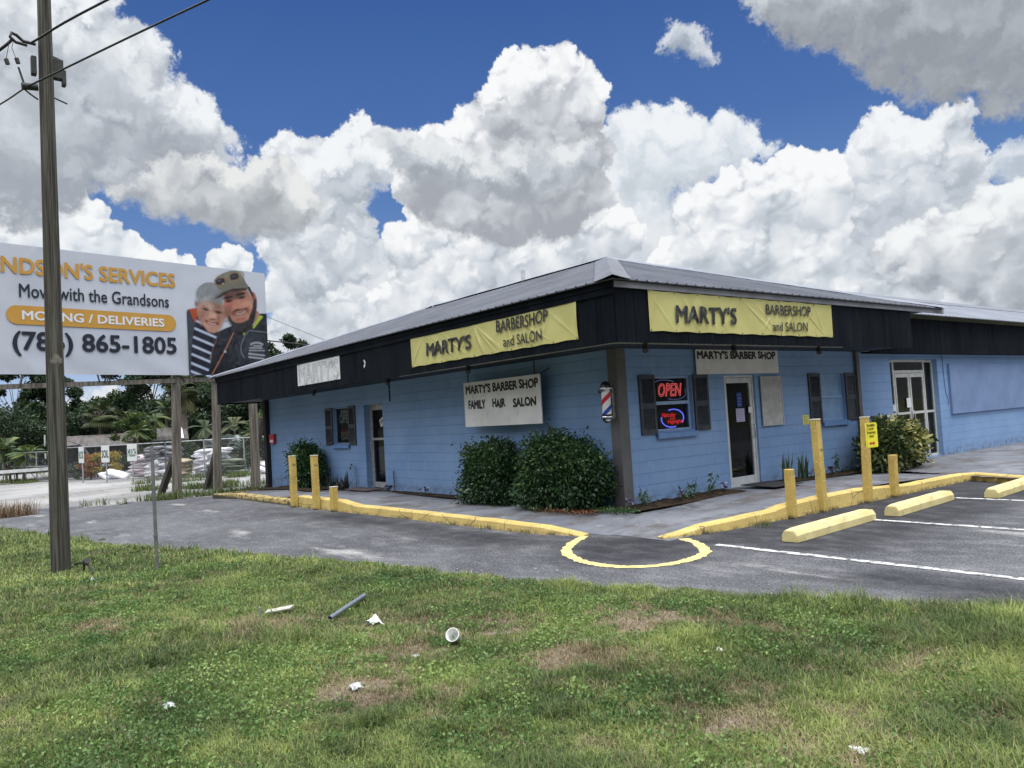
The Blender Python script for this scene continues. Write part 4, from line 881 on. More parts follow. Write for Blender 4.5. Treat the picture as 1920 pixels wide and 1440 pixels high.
board_sign('notice_case', 'empty aluminium framed notice case on the wall right of the glass entrance door', TR, 4.02, 4.70, 1.30, 2.25, .03, .012, CASE, (), frame=ALU)
t = board_sign('wall_notice', 'small yellow notice stuck to the blue wall left of the boarded window', TR, 5.47, 5.70, 1.235, 1.435, .002, .006, plain('notice yellow', (.72, .66, .16), .05), (('SHOP HOURS', 5.50, 5.67, 1.395, 1.415, 0, INKB, 0), ('NO PARKING', 5.50, 5.67, 1.34, 1.36, 0, INKB, 0), ('AT ANY TIME', 5.50, 5.67, 1.28, 1.30, 0, INKB, 0)))
for ch in [c for c in t.children if c.name.startswith('lettering')]: bpy.data.objects.remove(ch)
mb = MB(); L0 = Matrix.Translation(-t.location) @ TR
for i in range(6): mb.box(5.50, 5.66-.03*(i % 2), 1.26+i*.028, 1.268+i*.028, .0085, .0095, L0)
mb.build('print_lines', plain('notice ink', (.15, .14, .08)), t)

# neon signs, posters and papers behind the glass
RED = glow('red neon', (1., .12, .12), 1.25); REDD = glow('deep red neon', (1., .03, .04), 1.2); BLU = glow('blue neon', (.16, .16, 1.), 1.4); BLUD = glow('faintly glowing blue neon', (.22, .26, .5), .25); PANEL = plain('black backing', (.012, .012, .016), .1, 3, .4)
def ellipse(T, u, v, ru, rv, w, a0, a1, loc, n=30, sl=0.):
    return [Vector(wallp(T, u+ru*math.cos(a), v+rv*math.sin(a)-sl*ru*math.cos(a), w))-loc for a in (a0+(a1-a0)*i/n for i in range(n+1))]
nw_ = -.135
t = thing('neon_open_sign', 'red neon open sign with blue oval ring in the upper window pane', 'neon sign', wallp(TR, 1.47, 1.92, nw_)); L = t.location
MB().box(1.15, 1.80, 1.96, 2.19, nw_-.02, nw_-.012, Matrix.Translation(-L) @ TR).build('backing', PANEL, t)
lettering('tubes', 'OPEN', Vector(wallp(TR, 1.475, 2.075, nw_))-L, (0, 1, .0), (0, 0, 1), .64, .24, RED, t, .03, .25, 0, 1.05, .004, outline=.015)
MB().tube(ellipse(TR, 1.49, 2.07, .43, .165, nw_-.006, rad(-100), rad(20), L, sl=.12), .009, 6).build('ring', BLUD, t)  # ring tubes have a faint emission put into their material
MB().tube(ellipse(TR, 1.45, 2.085, .43, .165, nw_-.006, rad(70), rad(205), L, sl=.12), .009, 6).build('ring', BLUD, t)
t = thing('neon_haircolor_sign', 'red script neon sign with blue ring in the lower window pane', 'neon sign', wallp(TR, 1.47, 1.42, nw_)); L = t.location
MB().box(1.13, 1.83, 1.40, 1.74, nw_-.02, nw_-.012, Matrix.Translation(-L) @ TR).build('backing', PANEL, t)
for body, a, b, c, d in (('Haircolor', 1.22, 1.58, 1.585, 1.665), ('and', 1.42, 1.55, 1.54, 1.58), ('Highlights', 1.36, 1.78, 1.445, 1.535)):
    lettering('tubes', body, Vector(wallp(TR, (a+b)/2, (c+d)/2, nw_))-L, (0, 1, 0), (0, 0, 1), b-a, d-c, REDD, t, .0, .1, 0, 1, .004)
MB().tube(ellipse(TR, 1.53, 1.57, .28, .15, nw_-.006, rad(-35), rad(115), L), .011, 6).build('ring', BLU, t)
MB().tube(ellipse(TR, 1.48, 1.55, .28, .15, nw_-.006, rad(165), rad(290), L), .011, 6).build('ring', BLU, t)
POSTER = plain('poster black', (.02, .022, .022), .3, 6, .5); WHITE = plain('white paper', (.72, .72, .70), .06, 8, .7); REDP = plain('red print', (.55, .06, .05), .1, 4)
t = thing('window_poster', 'dark poster with white open lettering in the left facade window', 'poster', wallp(TL, -10.6, 1.35, -.128)); L = t.location; ML = Matrix.Translation(-L) @ TL
MB().box(-10.99, -10.16, 1.35, 2.26, -.135, -.131, ML).build('sheet', POSTER, t)
lettering('lettering', 'OPEN', Vector(wallp(TL, -10.57, 1.99, -.131))-L, (1, 0, 0), (0, 0, 1), .80, .26, WHITE, t, .05, 0, .02)
for body, a, b, c, d in (('Barber', -10.85, -10.28, 1.60, 1.72), ('Shop', -10.60, -10.20, 1.47, 1.58)): lettering('lettering', body, Vector(wallp(TL, (a+b)/2, (c+d)/2, -.131))-L, (1, 0, 0), (0, 0, 1), b-a, d-c, REDP, t, .02, 0, .02)
mb = MB(); r = random.Random(4)
for i in range(9): u = -10.85+i*.075; mb.slab([wallp(TL, u, 2.13, -.130), wallp(TL, u+.06, 2.13, -.130), wallp(TL, u+.10, 2.23+r.uniform(0, .03), -.130), wallp(TL, u+.0, 2.22, -.130)], (0, -.001, 0))
o = mb.build('crest', WHITE, t); o.location = -L
mb = MB(); mb.tube([Vector(p)-L for p in [wallp(TL, -10.62+.17*math.cos(a), 1.37+.10*math.sin(a), -.128) for a in np.linspace(.2, 2.9, 9)]], .012, 5); mb.build('crest', WHITE, t)
t = thing('door_card', 'tilted white open card hanging in the left door', 'sign', wallp(TL, -8.55, 1.85, -.185)); L = t.location
d1 = Vector((.93, 0, .37)); d2 = Vector((-.37, 0, .93)); MB().slab([d1*a+d2*b for a, b in ((-.16, -.1), (.16, -.1), (.16, .1), (-.16, .1))], (0, -.004, 0)).build('card', WHITE, t)
lettering('lettering', 'OPEN', Vector((0, -.004, 0)), d1, d2, .25, .11, INKB, t, .03)
def paper(name, label, u0, u1, v0, v1, w, mat, lines=0, T=TR, ink=INKB):
    t = thing(name, label, 'paper', wallp(T, (u0+u1)/2, v0, w)); L = Matrix.Translation(-t.location) @ T; MB().box(u0, u1, v0, v1, w, w+.002, L).build('sheet', mat, t)
    if lines:
        mb = MB(); n = lines
        for i in range(n): v = v0+(v1-v0)*(i+.7)/(n+.6); mb.box(u0+.02, u1-.02-.03*(i % 2), v, v+(v1-v0)*.035, w+.003, w+.004, L)
        mb.build('print_lines', ink, t)
    return t
GREYINK = plain('grey print', (.25, .25, .28)); BLUEPAPER = plain('deep blue card', (.03, .06, .28), .15)
paper('door_paper', 'dark blue strip card in the glass entrance door', 3.34, 3.50, 1.69, 1.97, -.068, BLUEPAPER, 4, ink=plain('pale blue print', (.25, .33, .6)))
paper('door_paper', 'lilac printed sheet taped low in the glass entrance door', 3.29, 3.56, 1.40, 1.66, -.068, plain('lilac paper', (.42, .40, .58), .06), 6, ink=GREYINK)
paper('door_paper', 'small blank white card beside the handle of the glass entrance door', 3.67, 3.80, 1.57, 1.68, -.048, WHITE)
paper('door_paper', 'white letter sheet on the left double door', 10.39, 10.62, 1.42, 1.66, -.115, WHITE)
paper('door_paper', 'small printed notice on the left sidelight of the double doors', 9.63, 9.80, 1.35, 1.52, -.115, WHITE, 5, ink=GREYINK)

# barber pole on the corner post
t = thing('barber_pole', 'chrome barber pole with red, white and blue stripes on the corner post', 'barber pole', (-.03, -.26, 1.55))
CHROME = plain('chrome', (.72, .73, .74), .08, 12, .18, 1.0); M = Mat('barber stripes')
sp = M.n('ShaderNodeSeparateXYZ'); M.L.new(M.tc.outputs['Object'], sp.inputs[0])
q = M.math('FRACT', M.math('ADD', M.math('MULTIPLY', M.math('ARCTAN2', sp.outputs[1], sp.outputs[0]), .15915*1), M.math('MULTIPLY', sp.outputs[2], -2.35)))
cr = M.n('ShaderNodeValToRGB'); cr.color_ramp.interpolation = 'CONSTANT'; e = cr.color_ramp.elements
e[0].position = 0; e[0].color = (.74, .74, .74, 1); e[1].position = .30; e[1].color = (.02, .06, .36, 1)
for p_, c_ in ((.5, (.74, .74, .74, 1)), (.78, (.55, .02, .03, 1))): k = e.new(p_); k.color = c_
M.L.new(q, cr.inputs[0]); M.base(cr.outputs[0]).rough(.12).spec(.6)
MB().lathe([(.078, .145), (.078, .53)], n=24).build('striped_glass', M.m, t)
MB().lathe([(.0, .0), (.03, .004), (.05, .02), (.075, .055), (.085, .085), (.105, .09), (.108, .115), (.092, .125), (.088, .15), (.08, .15)], n=24).build('lower_cap', CHROME, t)
MB().lathe([(.08, .525), (.09, .53), (.094, .56), (.108, .565), (.108, .60), (.09, .605), (.075, .60)], n=24).build('upper_cap', CHROME, t)
MB().lathe([(.085, .605), (.08, .64), (.062, .675), (.035, .695), (.0, .70)], n=24).build('dome', plain('black dome', (.015, .015, .018), .2, 8, .2), t)
mb = MB(); mb.box(-.02, .055, .10, .158, .06, .60); mb.box(.0, .04, .04, .12, .07, .11); mb.box(.0, .04, .04, .12, .56, .60); mb.build('bracket', plain('worn chrome bracket', (.42, .42, .42), .4, 20, .3, .9), t, .006)
t = thing('meter_box', 'small round grey electric box beside the barber pole', 'electrical box', (-.30, -.07, 2.10))
mb = MB(); mb.tube([(0, .068, 0), (0, -.02, 0)], .085, 16); mb.build('round_plate', plain('box grey', (.20, .21, .22), .2, 9, .5), t)
mb = MB(); mb.box(-.035, .035, -.06, -.021, -.035, .035); mb.tube([(.03, -.04, 0), (.12, -.05, 0)], .014, 6); mb.build('outlet', plain('outlet dark', (.05, .05, .06)), t)

# small things on the walls
t = thing('alarm_box', 'small red box with white label on the far left end of the blue wall', 'box', wallp(TL, -15.57, 1.36, 0)); L = Matrix.Translation(-t.location) @ TL
MB().box(-15.77, -15.37, 1.36, 1.67, .001, .09, L).build('case', plain('red case', (.42, .025, .03), .15), t, .008); MB().box(-15.70, -15.45, 1.41, 1.49, .091, .094, L).build('label_plate', WHITE, t)
t = thing('hose_tap', 'thin grey pipe with garden tap beside the left door', 'tap', (-9.72, -.06, .1))
mb = MB(); mb.tube([(0, 0, 0), (-.02, 0, .55), (-.05, -.01, .6), (-.16, -.04, .62), (-.2, -.05, .58)], .014, 6); mb.build('pipe', plain('tap pipe', (.18, .2, .22)), t)
BRS = plain('dark brass', (.06, .055, .045), .2, 8, .4, .6); MB().tube([(-.2, -.05, .59), (-.205, -.055, .52)], .02, 8).build('spout', BRS, t); MB().tube([(-.15, -.04, .63), (-.15, -.04, .67)], .022, 8).build('tap_handle', BRS, t)
tag(MB().tube([(-7.71, -.05, .05), (-7.71, -.05, .62)], .017, 7).build('pipe_stub', plain('weathered pipe', (.12, .13, .15))), 'short grey pipe standing against the wall right of the left door', 'pipe')
MATW = Mat('doormat'); MATW.base(MATW.mix(MATW.ramp(MATW.noise(60, 4), .4, .7), (.010, .010, .011), (.035, .035, .037))).rough(.95).bump(MATW.noise(90, 3), .8, .01)
mb = MB(); mb.box(-.39, .39, -.42, .42, .0, .014); o = mb.build('doormat', MATW.m, None, .004); o.location = (.62, 3.28, .178); o.rotation_euler = (0, rad(.6), rad(-4)); o.location.z = .215; tag(o, 'black rubber doormat before the glass entrance door', 'doormat')
MATR = plain('worn red brown mat', (.10, .075, .075), .35, 9, .95, bump=.5)
mb = MB(); mb.box(-.6, .6, -.26, .26, .0, .014); o = mb.build('doormat', MATR, None, .004); o.location = (-8.75, -.33, .155); tag(o, 'worn reddish doormat before the left door', 'doormat')

# ---- yellow bollards and wheel stops
BOL = kerbmat('bollard paint', (.56, .405, .115), (.20, .16, .09), .42, .58, 0.); CAPM = plain('weathered post top', (.50, .47, .38), .2, 20)
def bollard(x, y, h, w, lx, ly, rz, label, group, capm=True, z0=.0):
    t = thing('bollard', label, 'bollard', (x, y, z0), rz, group); r = random.Random(int(h*1e4+y*7)); k = 9; V = []
    for i in range(k+1):
        s = i/k; o = Vector((lx*s+r.uniform(-.003, .003), ly*s+r.uniform(-.003, .003), -.12+(h+.12)*s))
        for a, b in ((-1, -1), (1, -1), (1, 1), (-1, 1)): V.append(o+Vector((a*w/2, b*w/2, 0)))
    Fc = [(i*4+j, i*4+(j+1) % 4, (i+1)*4+(j+1) % 4, (i+1)*4+j) for i in range(k) for j in range(4)]+[(k*4, k*4+1, k*4+2, k*4+3)]
    MB().add(V, Fc).build('post', BOL, t, .006)
    if capm: MB().box(lx-w/2-.004, lx+w/2+.004, ly-w/2-.004, ly+w/2+.004, h+.001, h+.022).build('cap', CAPM, t, .004)
    return t
g = 'yellow wooden bollards along the right kerb'
bollard(2.53, .90, .73, .115, .0, .0, rad(2), 'short yellow bollard nearest the corner on the right kerb', g, False)
bollard(2.56, 1.70, 1.42, .115, -.02, -.01, rad(-2), 'tall yellow bollard without a sign, before the boarded window', g)
bollard(2.59, 3.00, 1.39, .115, .02, .07, rad(3), 'tall yellow bollard carrying the yellow parking sign', g)
bollard(2.60, 3.88, .72, .115, .015, .02, rad(-3), 'short yellow bollard in front of the variegated bush', g, False)
g = 'yellow wooden bollards along the left kerb'
bollard(-7.95, -2.50, 1.15, .13, -.02, .0, rad(2), 'tall yellow bollard before the round bush, left of its twin', g)
bollard(-6.83, -2.46, 1.16, .13, -.02, .0, rad(-2), 'tall yellow bollard before the dark spiky plants', g)
bollard(-6.07, -2.40, .50, .13, .0, .0, rad(4), 'short yellow bollard on the left kerb before the left door', g)
t = thing('parking_sign', 'rounded yellow barber shop parking sign fixed to a tall bollard', 'sign', (2.60, 3.12, .87)); Yb = plain('sign yellow', (.78, .70, .045), .05, 4, .45)
u = Vector((.18, .98, 0)).normalized(); nrm = Vector((.98, -.18, 0)).normalized(); Tn = Matrix(((u.x, 0, nrm.x, .075), (u.y, 0, nrm.y, 0), (0, 1, 0, 0), (0, 0, 0, 1)))
mb = MB(); pts = []
for cx_, cy_, a0 in ((.115, .06, -90), (.115, .41, 0), (-.115, .41, 90), (-.115, .06, 180)):
    for k in range(5): a = rad(a0+k*22.5); pts.append((cx_+.03*math.cos(a), cy_+.03*math.sin(a)))
mb.slab([Tn @ Vector((a, b, 0)) for a, b in pts], nrm*.004); mb.build('plate', Yb, t)
for body, c, d, w in (('BARBER', .375, .415, .19), ('SHOP', .315, .355, .13), ('PARKING', .255, .295, .20), ('ONLY', .195, .235, .12)): lettering('lettering', body, Tn @ Vector((0, (c+d)/2, .004)), u, (0, 0, 1), w, d-c, INKB, t, .012)
mb = MB(); mb.slab([Tn @ Vector((a, .10+b, .006)) for a, b in ((-.07, 0), (-.035, .032), (-.035, .014), (.035, .014), (.035, .032), (.07, 0), (.035, -.032), (.035, -.014), (-.035, -.014), (-.035, -.032))], nrm*.001); mb.build('arrow', plain('arrow red', (.45, .03, .02)), t)

STOPM = Mat('wheel stop paint'); c = STOPM.mix(STOPM.ramp(STOPM.noise(2.5, 6), .3, .7), (.54, .45, .19), (.66, .565, .275)); c = STOPM.mix(STOPM.ramp(STOPM.noise(8, 9, .7), .60, .70, 0, .8), c, (.30, .26, .17)); c = STOPM.mix(STOPM.math('MULTIPLY', STOPM.ramp(STOPM.noise(3, 6, .6, (3, .6, 1), seed=2), .56, .68), .7), c, (.10, .09, .07)); STOPM.base(c).rough(.7).bump(STOPM.noise(35, 5), .5, .008)
def wheel_stop(x, y, L, rz, label):
    n = 14; V = []; r = random.Random(int(y*100)); prof = ((-.115, 0), (-.112, .085), (-.07, .15), (.07, .15), (.112, .085), (.115, 0))
    for i in range(n+1):
        s = -L/2+L*i/n; e_ = .03 if i in (0, n) else 0
        for a, b in prof: V.append((a*(1-e_*3)+r.uniform(-.002, .002), s, max(0, b-e_*.4)*(1+r.uniform(-.012, .012))))
    Fc = [(i*6+j, i*6+j+1, (i+1)*6+j+1, (i+1)*6+j) for i in range(n) for j in range(5)]+[tuple(range(6)), tuple(n*6+j for j in range(6))[::-1]]
    o = MB().add(V, Fc).build('wheel_stop', STOPM.m, None, .008, seg=2); o.location = (x, y, .004); o.rotation_euler = (0, 0, rz)
    return tag(o, label, 'wheel stop', 'yellow concrete wheel stops')
wheel_stop(3.545, .22, 2.2, rad(3.4), 'yellow wheel stop nearest the corner, between the first two white lines')
wheel_stop(3.535, 2.80, 2.15, rad(3.6), 'yellow wheel stop between the second and third white lines')
wheel_stop(3.90, 5.35, 2.15, rad(3.5), 'yellow wheel stop beyond the last white line, cut by the photo edge')

# ------------------------------------------------------------------ plants round the shop
def twigs(mb, base, tips, r0=.018, rng=rnd):
    for tp in tips:
        b = Vector(base)+Vector((rng.uniform(-.12, .12), rng.uniform(-.08, .08), 0)); tp = Vector(tp); mid = (b+tp)/2+Vector((rng.uniform(-.08, .08), rng.uniform(-.08, .08), rng.uniform(0, .1)))
        mb.tube([b, mid, tp], [r0, r0*.7, r0*.3], 5)
def lobes_points(lobes, n, rng, shell=.55, zmin=.03, ymax=None, box=2.):
    w = np.array([l[3]*l[4]*l[5] for l in lobes])**.67; idx = rng.choice(len(lobes), n, p=w/w.sum()); L = np.array(lobes)[idx]
    d = rng.standard_normal((n, 3)); d /= np.linalg.norm(d, axis=1)[:, None]; d = d/(np.abs(d)**box).sum(1)[:, None]**(1/box); r = (shell+(1-shell)*rng.uniform(0, 1, n)**.7)*(1+.10*rng.standard_normal(n))
    P = L[:, :3]+d*L[:, 3:]*r[:, None]; s_ = L[:, 3:].mean(); P = P+d*(np.minimum(s_*.22, .5)*(fb(P[:, 0]*1.1+P[:, 2]*.6, P[:, 1]+P[:, 2], s_*.45, 81)))[:, None]
    k = P[:, 2] > zmin
    if ymax is not None: k &= P[:, 1] < ymax
    return P[k], d[k], r[k]
def bush(name, label, cat, loc, lobes, n, size, mat, stems, group=None, ymax=None, aspect=.5, clumps=.15, sprigs=0, tintf=None, shell=.55, sc=(1, 1, 1)):
    lobes = [(a*sc[0], b*sc[1], c*sc[2], d*sc[0], e*sc[1], f*sc[2]) for a, b, c, d, e, f in lobes]
    t = thing(name, label, cat, loc, 0, group); rng = np.random.default_rng(int(abs(loc[0])*100+n))
    P, d, r = lobes_points(lobes, n//6, rng, shell, ymax=ymax, box=3.4)
    # leaves gather in small sprays
    Q = np.repeat(P, 6, 0)+rng.standard_normal((len(P)*6, 3))*clumps*.45; D = np.repeat(d, 6, 0)
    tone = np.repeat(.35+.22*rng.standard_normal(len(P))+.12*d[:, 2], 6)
    if sprigs:
        top = P[np.argsort(-P[:, 2])][:len(P)//3]; s = top[rng.choice(len(top), sprigs)]; k = 9
        S_ = np.repeat(s, k, 0)+np.tile(np.linspace(0, 1, k), sprigs)[:, None]*np.repeat(rng.standard_normal((sprigs, 3))*.06+np.array((0, 0, .15)), k, 0)
        Q = np.concatenate([Q, S_]); D = np.concatenate([D, rng.standard_normal((len(S_), 3))]); tone = np.concatenate([tone, np.full(len(S_), .6)])
    k = Q[:, 2] > .02
    if ymax is not None: k &= Q[:, 1] < ymax
    Q, D, tone = Q[k], D[k], tone[k]
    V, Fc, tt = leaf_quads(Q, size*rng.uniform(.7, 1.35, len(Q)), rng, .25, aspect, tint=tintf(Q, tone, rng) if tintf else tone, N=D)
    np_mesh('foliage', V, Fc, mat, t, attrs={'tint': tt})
    mb = MB(); twigs(mb, (0, 0, 0), [P[i] for i in rng.choice(len(P), stems)]); mb.build('stems', plain('bush twig', (.07, .05, .035)), t)
    return t
DARKG = leafmat('dark glossy hedge leaf', (.010, .028, .012), (.026, .066, .020), (.095, .17, .050), .15, .4)
g = 'clipped hedge bushes at the corner'
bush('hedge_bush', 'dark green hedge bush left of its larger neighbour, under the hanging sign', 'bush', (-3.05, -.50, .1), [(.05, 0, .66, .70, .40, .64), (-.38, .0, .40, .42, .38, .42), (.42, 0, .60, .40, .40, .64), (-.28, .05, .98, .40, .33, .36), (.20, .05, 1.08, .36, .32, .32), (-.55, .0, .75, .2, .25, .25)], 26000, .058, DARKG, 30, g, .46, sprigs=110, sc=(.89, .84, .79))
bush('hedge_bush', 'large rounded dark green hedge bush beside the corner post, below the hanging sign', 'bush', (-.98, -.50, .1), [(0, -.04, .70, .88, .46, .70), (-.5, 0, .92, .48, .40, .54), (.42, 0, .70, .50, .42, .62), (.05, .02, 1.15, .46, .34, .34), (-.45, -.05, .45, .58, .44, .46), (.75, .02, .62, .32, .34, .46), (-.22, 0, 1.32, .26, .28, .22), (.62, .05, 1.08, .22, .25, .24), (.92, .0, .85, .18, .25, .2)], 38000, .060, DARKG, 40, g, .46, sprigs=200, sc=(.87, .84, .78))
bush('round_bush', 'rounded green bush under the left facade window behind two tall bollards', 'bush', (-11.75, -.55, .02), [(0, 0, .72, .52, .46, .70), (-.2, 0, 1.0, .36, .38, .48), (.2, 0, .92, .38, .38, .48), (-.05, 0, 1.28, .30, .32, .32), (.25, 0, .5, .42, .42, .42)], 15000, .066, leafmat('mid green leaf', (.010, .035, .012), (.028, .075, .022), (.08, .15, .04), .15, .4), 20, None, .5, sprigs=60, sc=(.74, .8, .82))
VAR = leafmat('variegated leaf', (.016, .038, .014), (.10, .13, .035), (.52, .47, .17), .2, .45)
def vtint(Q, tone, rng):
    side = np.clip((Q[:, 1]+.75)/.9, 0, 1)*np.clip(1.3-np.abs(Q[:, 2]-.65)*.8, 0, 1); return np.where(rng.uniform(0, 1, len(Q)) < .10+.55*side, .78, .15)+rng.normal(0, .1, len(Q))
bush('variegated_bush', 'yellow green variegated bush growing before the double glass doors', 'bush', (.75, 7.95, .1), [(0, -.2, .62, .46, .8, .44), (.05, .25, .58, .42, .5, .38), (0, -.75, .60, .42, .6, .44), (0, -.55, .90, .38, .5, .30), (.05, .3, .84, .36, .5, .24), (0, -1.15, .50, .32, .40, .36), (0, -.95, 1.05, .2, .25, .18)], 11000, .105, VAR, 34, None, None, .55, .12, 20, vtint, sc=(.84, .80, .86))

def spiky(name, label, cat, loc, n, L, w, mat, spread=.5, group=None, up=1.0, seed=0):
    t = thing(name, label, cat, loc, 0, group); rng = np.random.default_rng(seed); VV = []; FF = []; TT = []; off = 0
    for i in range(n):
        a = rng.uniform(0, 2*np.pi); tilt = abs(rng.normal(0, spread)); l = L*rng.uniform(.6, 1.15); d = np.array((math.cos(a)*math.sin(tilt), math.sin(a)*math.sin(tilt), math.cos(tilt)*up)); s = np.array((-math.sin(a), math.cos(a), 0)); b = np.array((rng.normal(0, .05), rng.normal(0, .05), 0)); tn = rng.uniform(.1, .9)
        k = 7
        for j in range(k):
            q = j/(k-1); c = b+d*l*q+np.array((math.cos(a), math.sin(a), -.9))*l*.22*tilt*q*q; ww = w*(1-q**2.2)*(.7+.6*q*(1-q)*2)+.001
            nn = np.cross(s, d)*ww*.25
            VV += [c-s*ww/2+nn, c, c+s*ww/2+nn]; TT += [tn]*3
        for j in range(k-1):
            for u in (0, 1): FF.append((off+j*3+u, off+j*3+u+1, off+j*3+u+4, off+j*3+u+3))
        off += k*3
    np_mesh('leaves', VV, np.array(FF), mat, t, attrs={'tint': TT}); return t
SNAKE = leafmat('snake plant leaf', (.03, .055, .03), (.065, .11, .055), (.17, .20, .09), .1)
spiky('snake_plant', 'upright snake plant left of the grey pot by the glass entrance door', 'plant', (.36, 4.20, .14), 12, .60, .055, SNAKE, .18, seed=1)
spiky('snake_plant', 'upright snake plant beside the grey pot, behind the tall bollard', 'plant', (.34, 4.86, .14), 16, .58, .055, SNAKE, .26, seed=2)
BROM = leafmat('dark bromeliad leaf', (.010, .014, .012), (.025, .035, .028), (.06, .055, .05), .05)
for i, (x, l) in enumerate(((-10.55, 'dark spiky bromeliad nearest the round bush'), (-10.25, 'dark spiky bromeliad between the round bush and the garden tap, second along'), (-9.98, 'dark spiky bromeliad third from the round bush'), (-9.62, 'tallest dark spiky bromeliad, beside the garden tap'))):
    spiky('bromeliad', l, 'plant', (x, -.42, .10), 26, .40+.10*(i == 3), .05, BROM, .75, 'dark bromeliads under the left window', seed=20+i)
t = thing('plant_pot', 'small grey plant pot between the snake plants and the boarded window', 'pot', (.52, 5.12, .15)); POTM = plain('pot grey', (.20, .20, .21), .2, 9)
MB().lathe([(.0, 0), (.085, 0), (.11, .16), (.12, .17), (.12, .20), (.10, .20), (.095, .15), (0, .15)]).build('pot', POTM, t); MB().lathe([(0, .16), (.094, .165)]).build('soil', SOIL, t)
SEED = leafmat('seedling leaf', (.02, .055, .022), (.045, .10, .03), (.10, .17, .05), .25)
def seedling(label, loc, stems, n, h, lean=0, seed=0, group='young leafy seedlings along the shop wall'):
    t = thing('seedling', label, 'plant', loc, 0, group); rng = np.random.default_rng(seed); mb = MB(); P = []; D = []
    for s in range(stems):
        a = rng.uniform(0, 6.3); r = rng.uniform(.02, .12); hh = h*rng.uniform(.55, 1); b = Vector((rng.normal(0, .02), rng.normal(0, .03), -.03)); tip = b+Vector((math.cos(a)*r, math.sin(a)*r+lean, hh)); mid = (b+tip)/2+Vector((rng.normal(0, .02), rng.normal(0, .02), 0)); mb.tube([b, mid, tip], [.006, .005, .003], 5)
        for i in range(n):
            q = .4+.6*i/n; p = b*(1-q)**2+mid*2*q*(1-q)+tip*q*q; P.append(tuple(p)); a2 = rng.uniform(0, 6.3); D.append((math.cos(a2), math.sin(a2), -.5))
    mb.build('stems', plain('seedling stem', (.08, .10, .04)), t); V, Fc, tt = leaf_quads(np.array(P), .105, rng, .5, .38, N=np.array(D)*2); np_mesh('leaves', V, Fc, SEED, t, attrs={'tint': tt})
seedling('small leafy seedling beside the corner post', (.28, .22, .13), 3, 7, .42, 0, 31)
seedling('bushy seedling with hanging leaves below the neon window', (.28, 1.42, .14), 3, 8, .52, 0, 32)
seedling('low seedling left of the bushy one below the neon window', (.26, 1.16, .14), 2, 7, .32, 0, 33)
seedling('leaning thin seedling with a leafy top left of the glass entrance door', (.30, 1.78, .15), 2, 9, .62, .16, 34)
seedling('leafy seedling under the boarded window between two bollards', (.32, 6.0, .14), 3, 8, .52, .05, 35)
seedling('thin short seedling between the boarded window and the variegated bush', (.32, 6.62, .12), 2, 5, .35, 0, 36)
def flower(label, loc, n, pet, mat, seed):
    t = thing('flower', label, 'flower', loc, 0, 'purple and white bedding flowers'); rng = np.random.default_rng(seed); mb = MB(); P = []; D = []
    for i in range(n):
        a = rng.uniform(0, 6.3); r = rng.uniform(.0, .09); h = rng.uniform(.07, .17); c = np.array((r*math.cos(a), r*math.sin(a), h)); mb.tube([(0, 0, -.03), tuple(c*.5+np.array((0, 0, .02))), tuple(c)], .004, 4)
        for k in range(6): P.append(c); D.append((math.cos(k*1.05), math.sin(k*1.05), .35))
    mb.build('stems', plain('flower stem', (.04, .07, .03)), t); V, Fc, tt = leaf_quads(np.array(P), pet, rng, 0, .55, N=np.array(D)*4); np_mesh('petals', V, Fc, mat, t, attrs={'tint': tt})
PUR = leafmat('purple petals', (.035, .018, .07), (.10, .05, .19), (.62, .58, .68), .2); DPUR = leafmat('dark purple leaves', (.012, .010, .02), (.03, .022, .045), (.09, .06, .12), .1)
flower('purple and white flower clump at the foot of the corner post', (.26, -.16, .14), 5, .05, PUR, 41)
flower('purple white flower clump left of the bushy seedling', (.40, .98, .15), 5, .05, PUR, 42)
flower('dark purple flower clump beside the step of the glass entrance door', (.42, 2.12, .17), 6, .06, PUR, 43)
flower('purple flower clump beside the grey plant pot', (.50, 4.92, .16), 6, .05, PUR, 44)
flower('dark purple flower clump under the boarded window', (.45, 5.72, .15), 6, .07, DPUR, 45)
flower('white and purple flower clump by the variegated bush', (.42, 6.92, .14), 5, .06, PUR, 46)
flower('dark purple and white flower clump in the left bed before the hedge', (-5.75, -.42, .13), 5, .07, PUR, 47)
flower('dark flower clump beside the pipe right of the left door', (-7.35, -.40, .13), 6, .08, DPUR, 48)
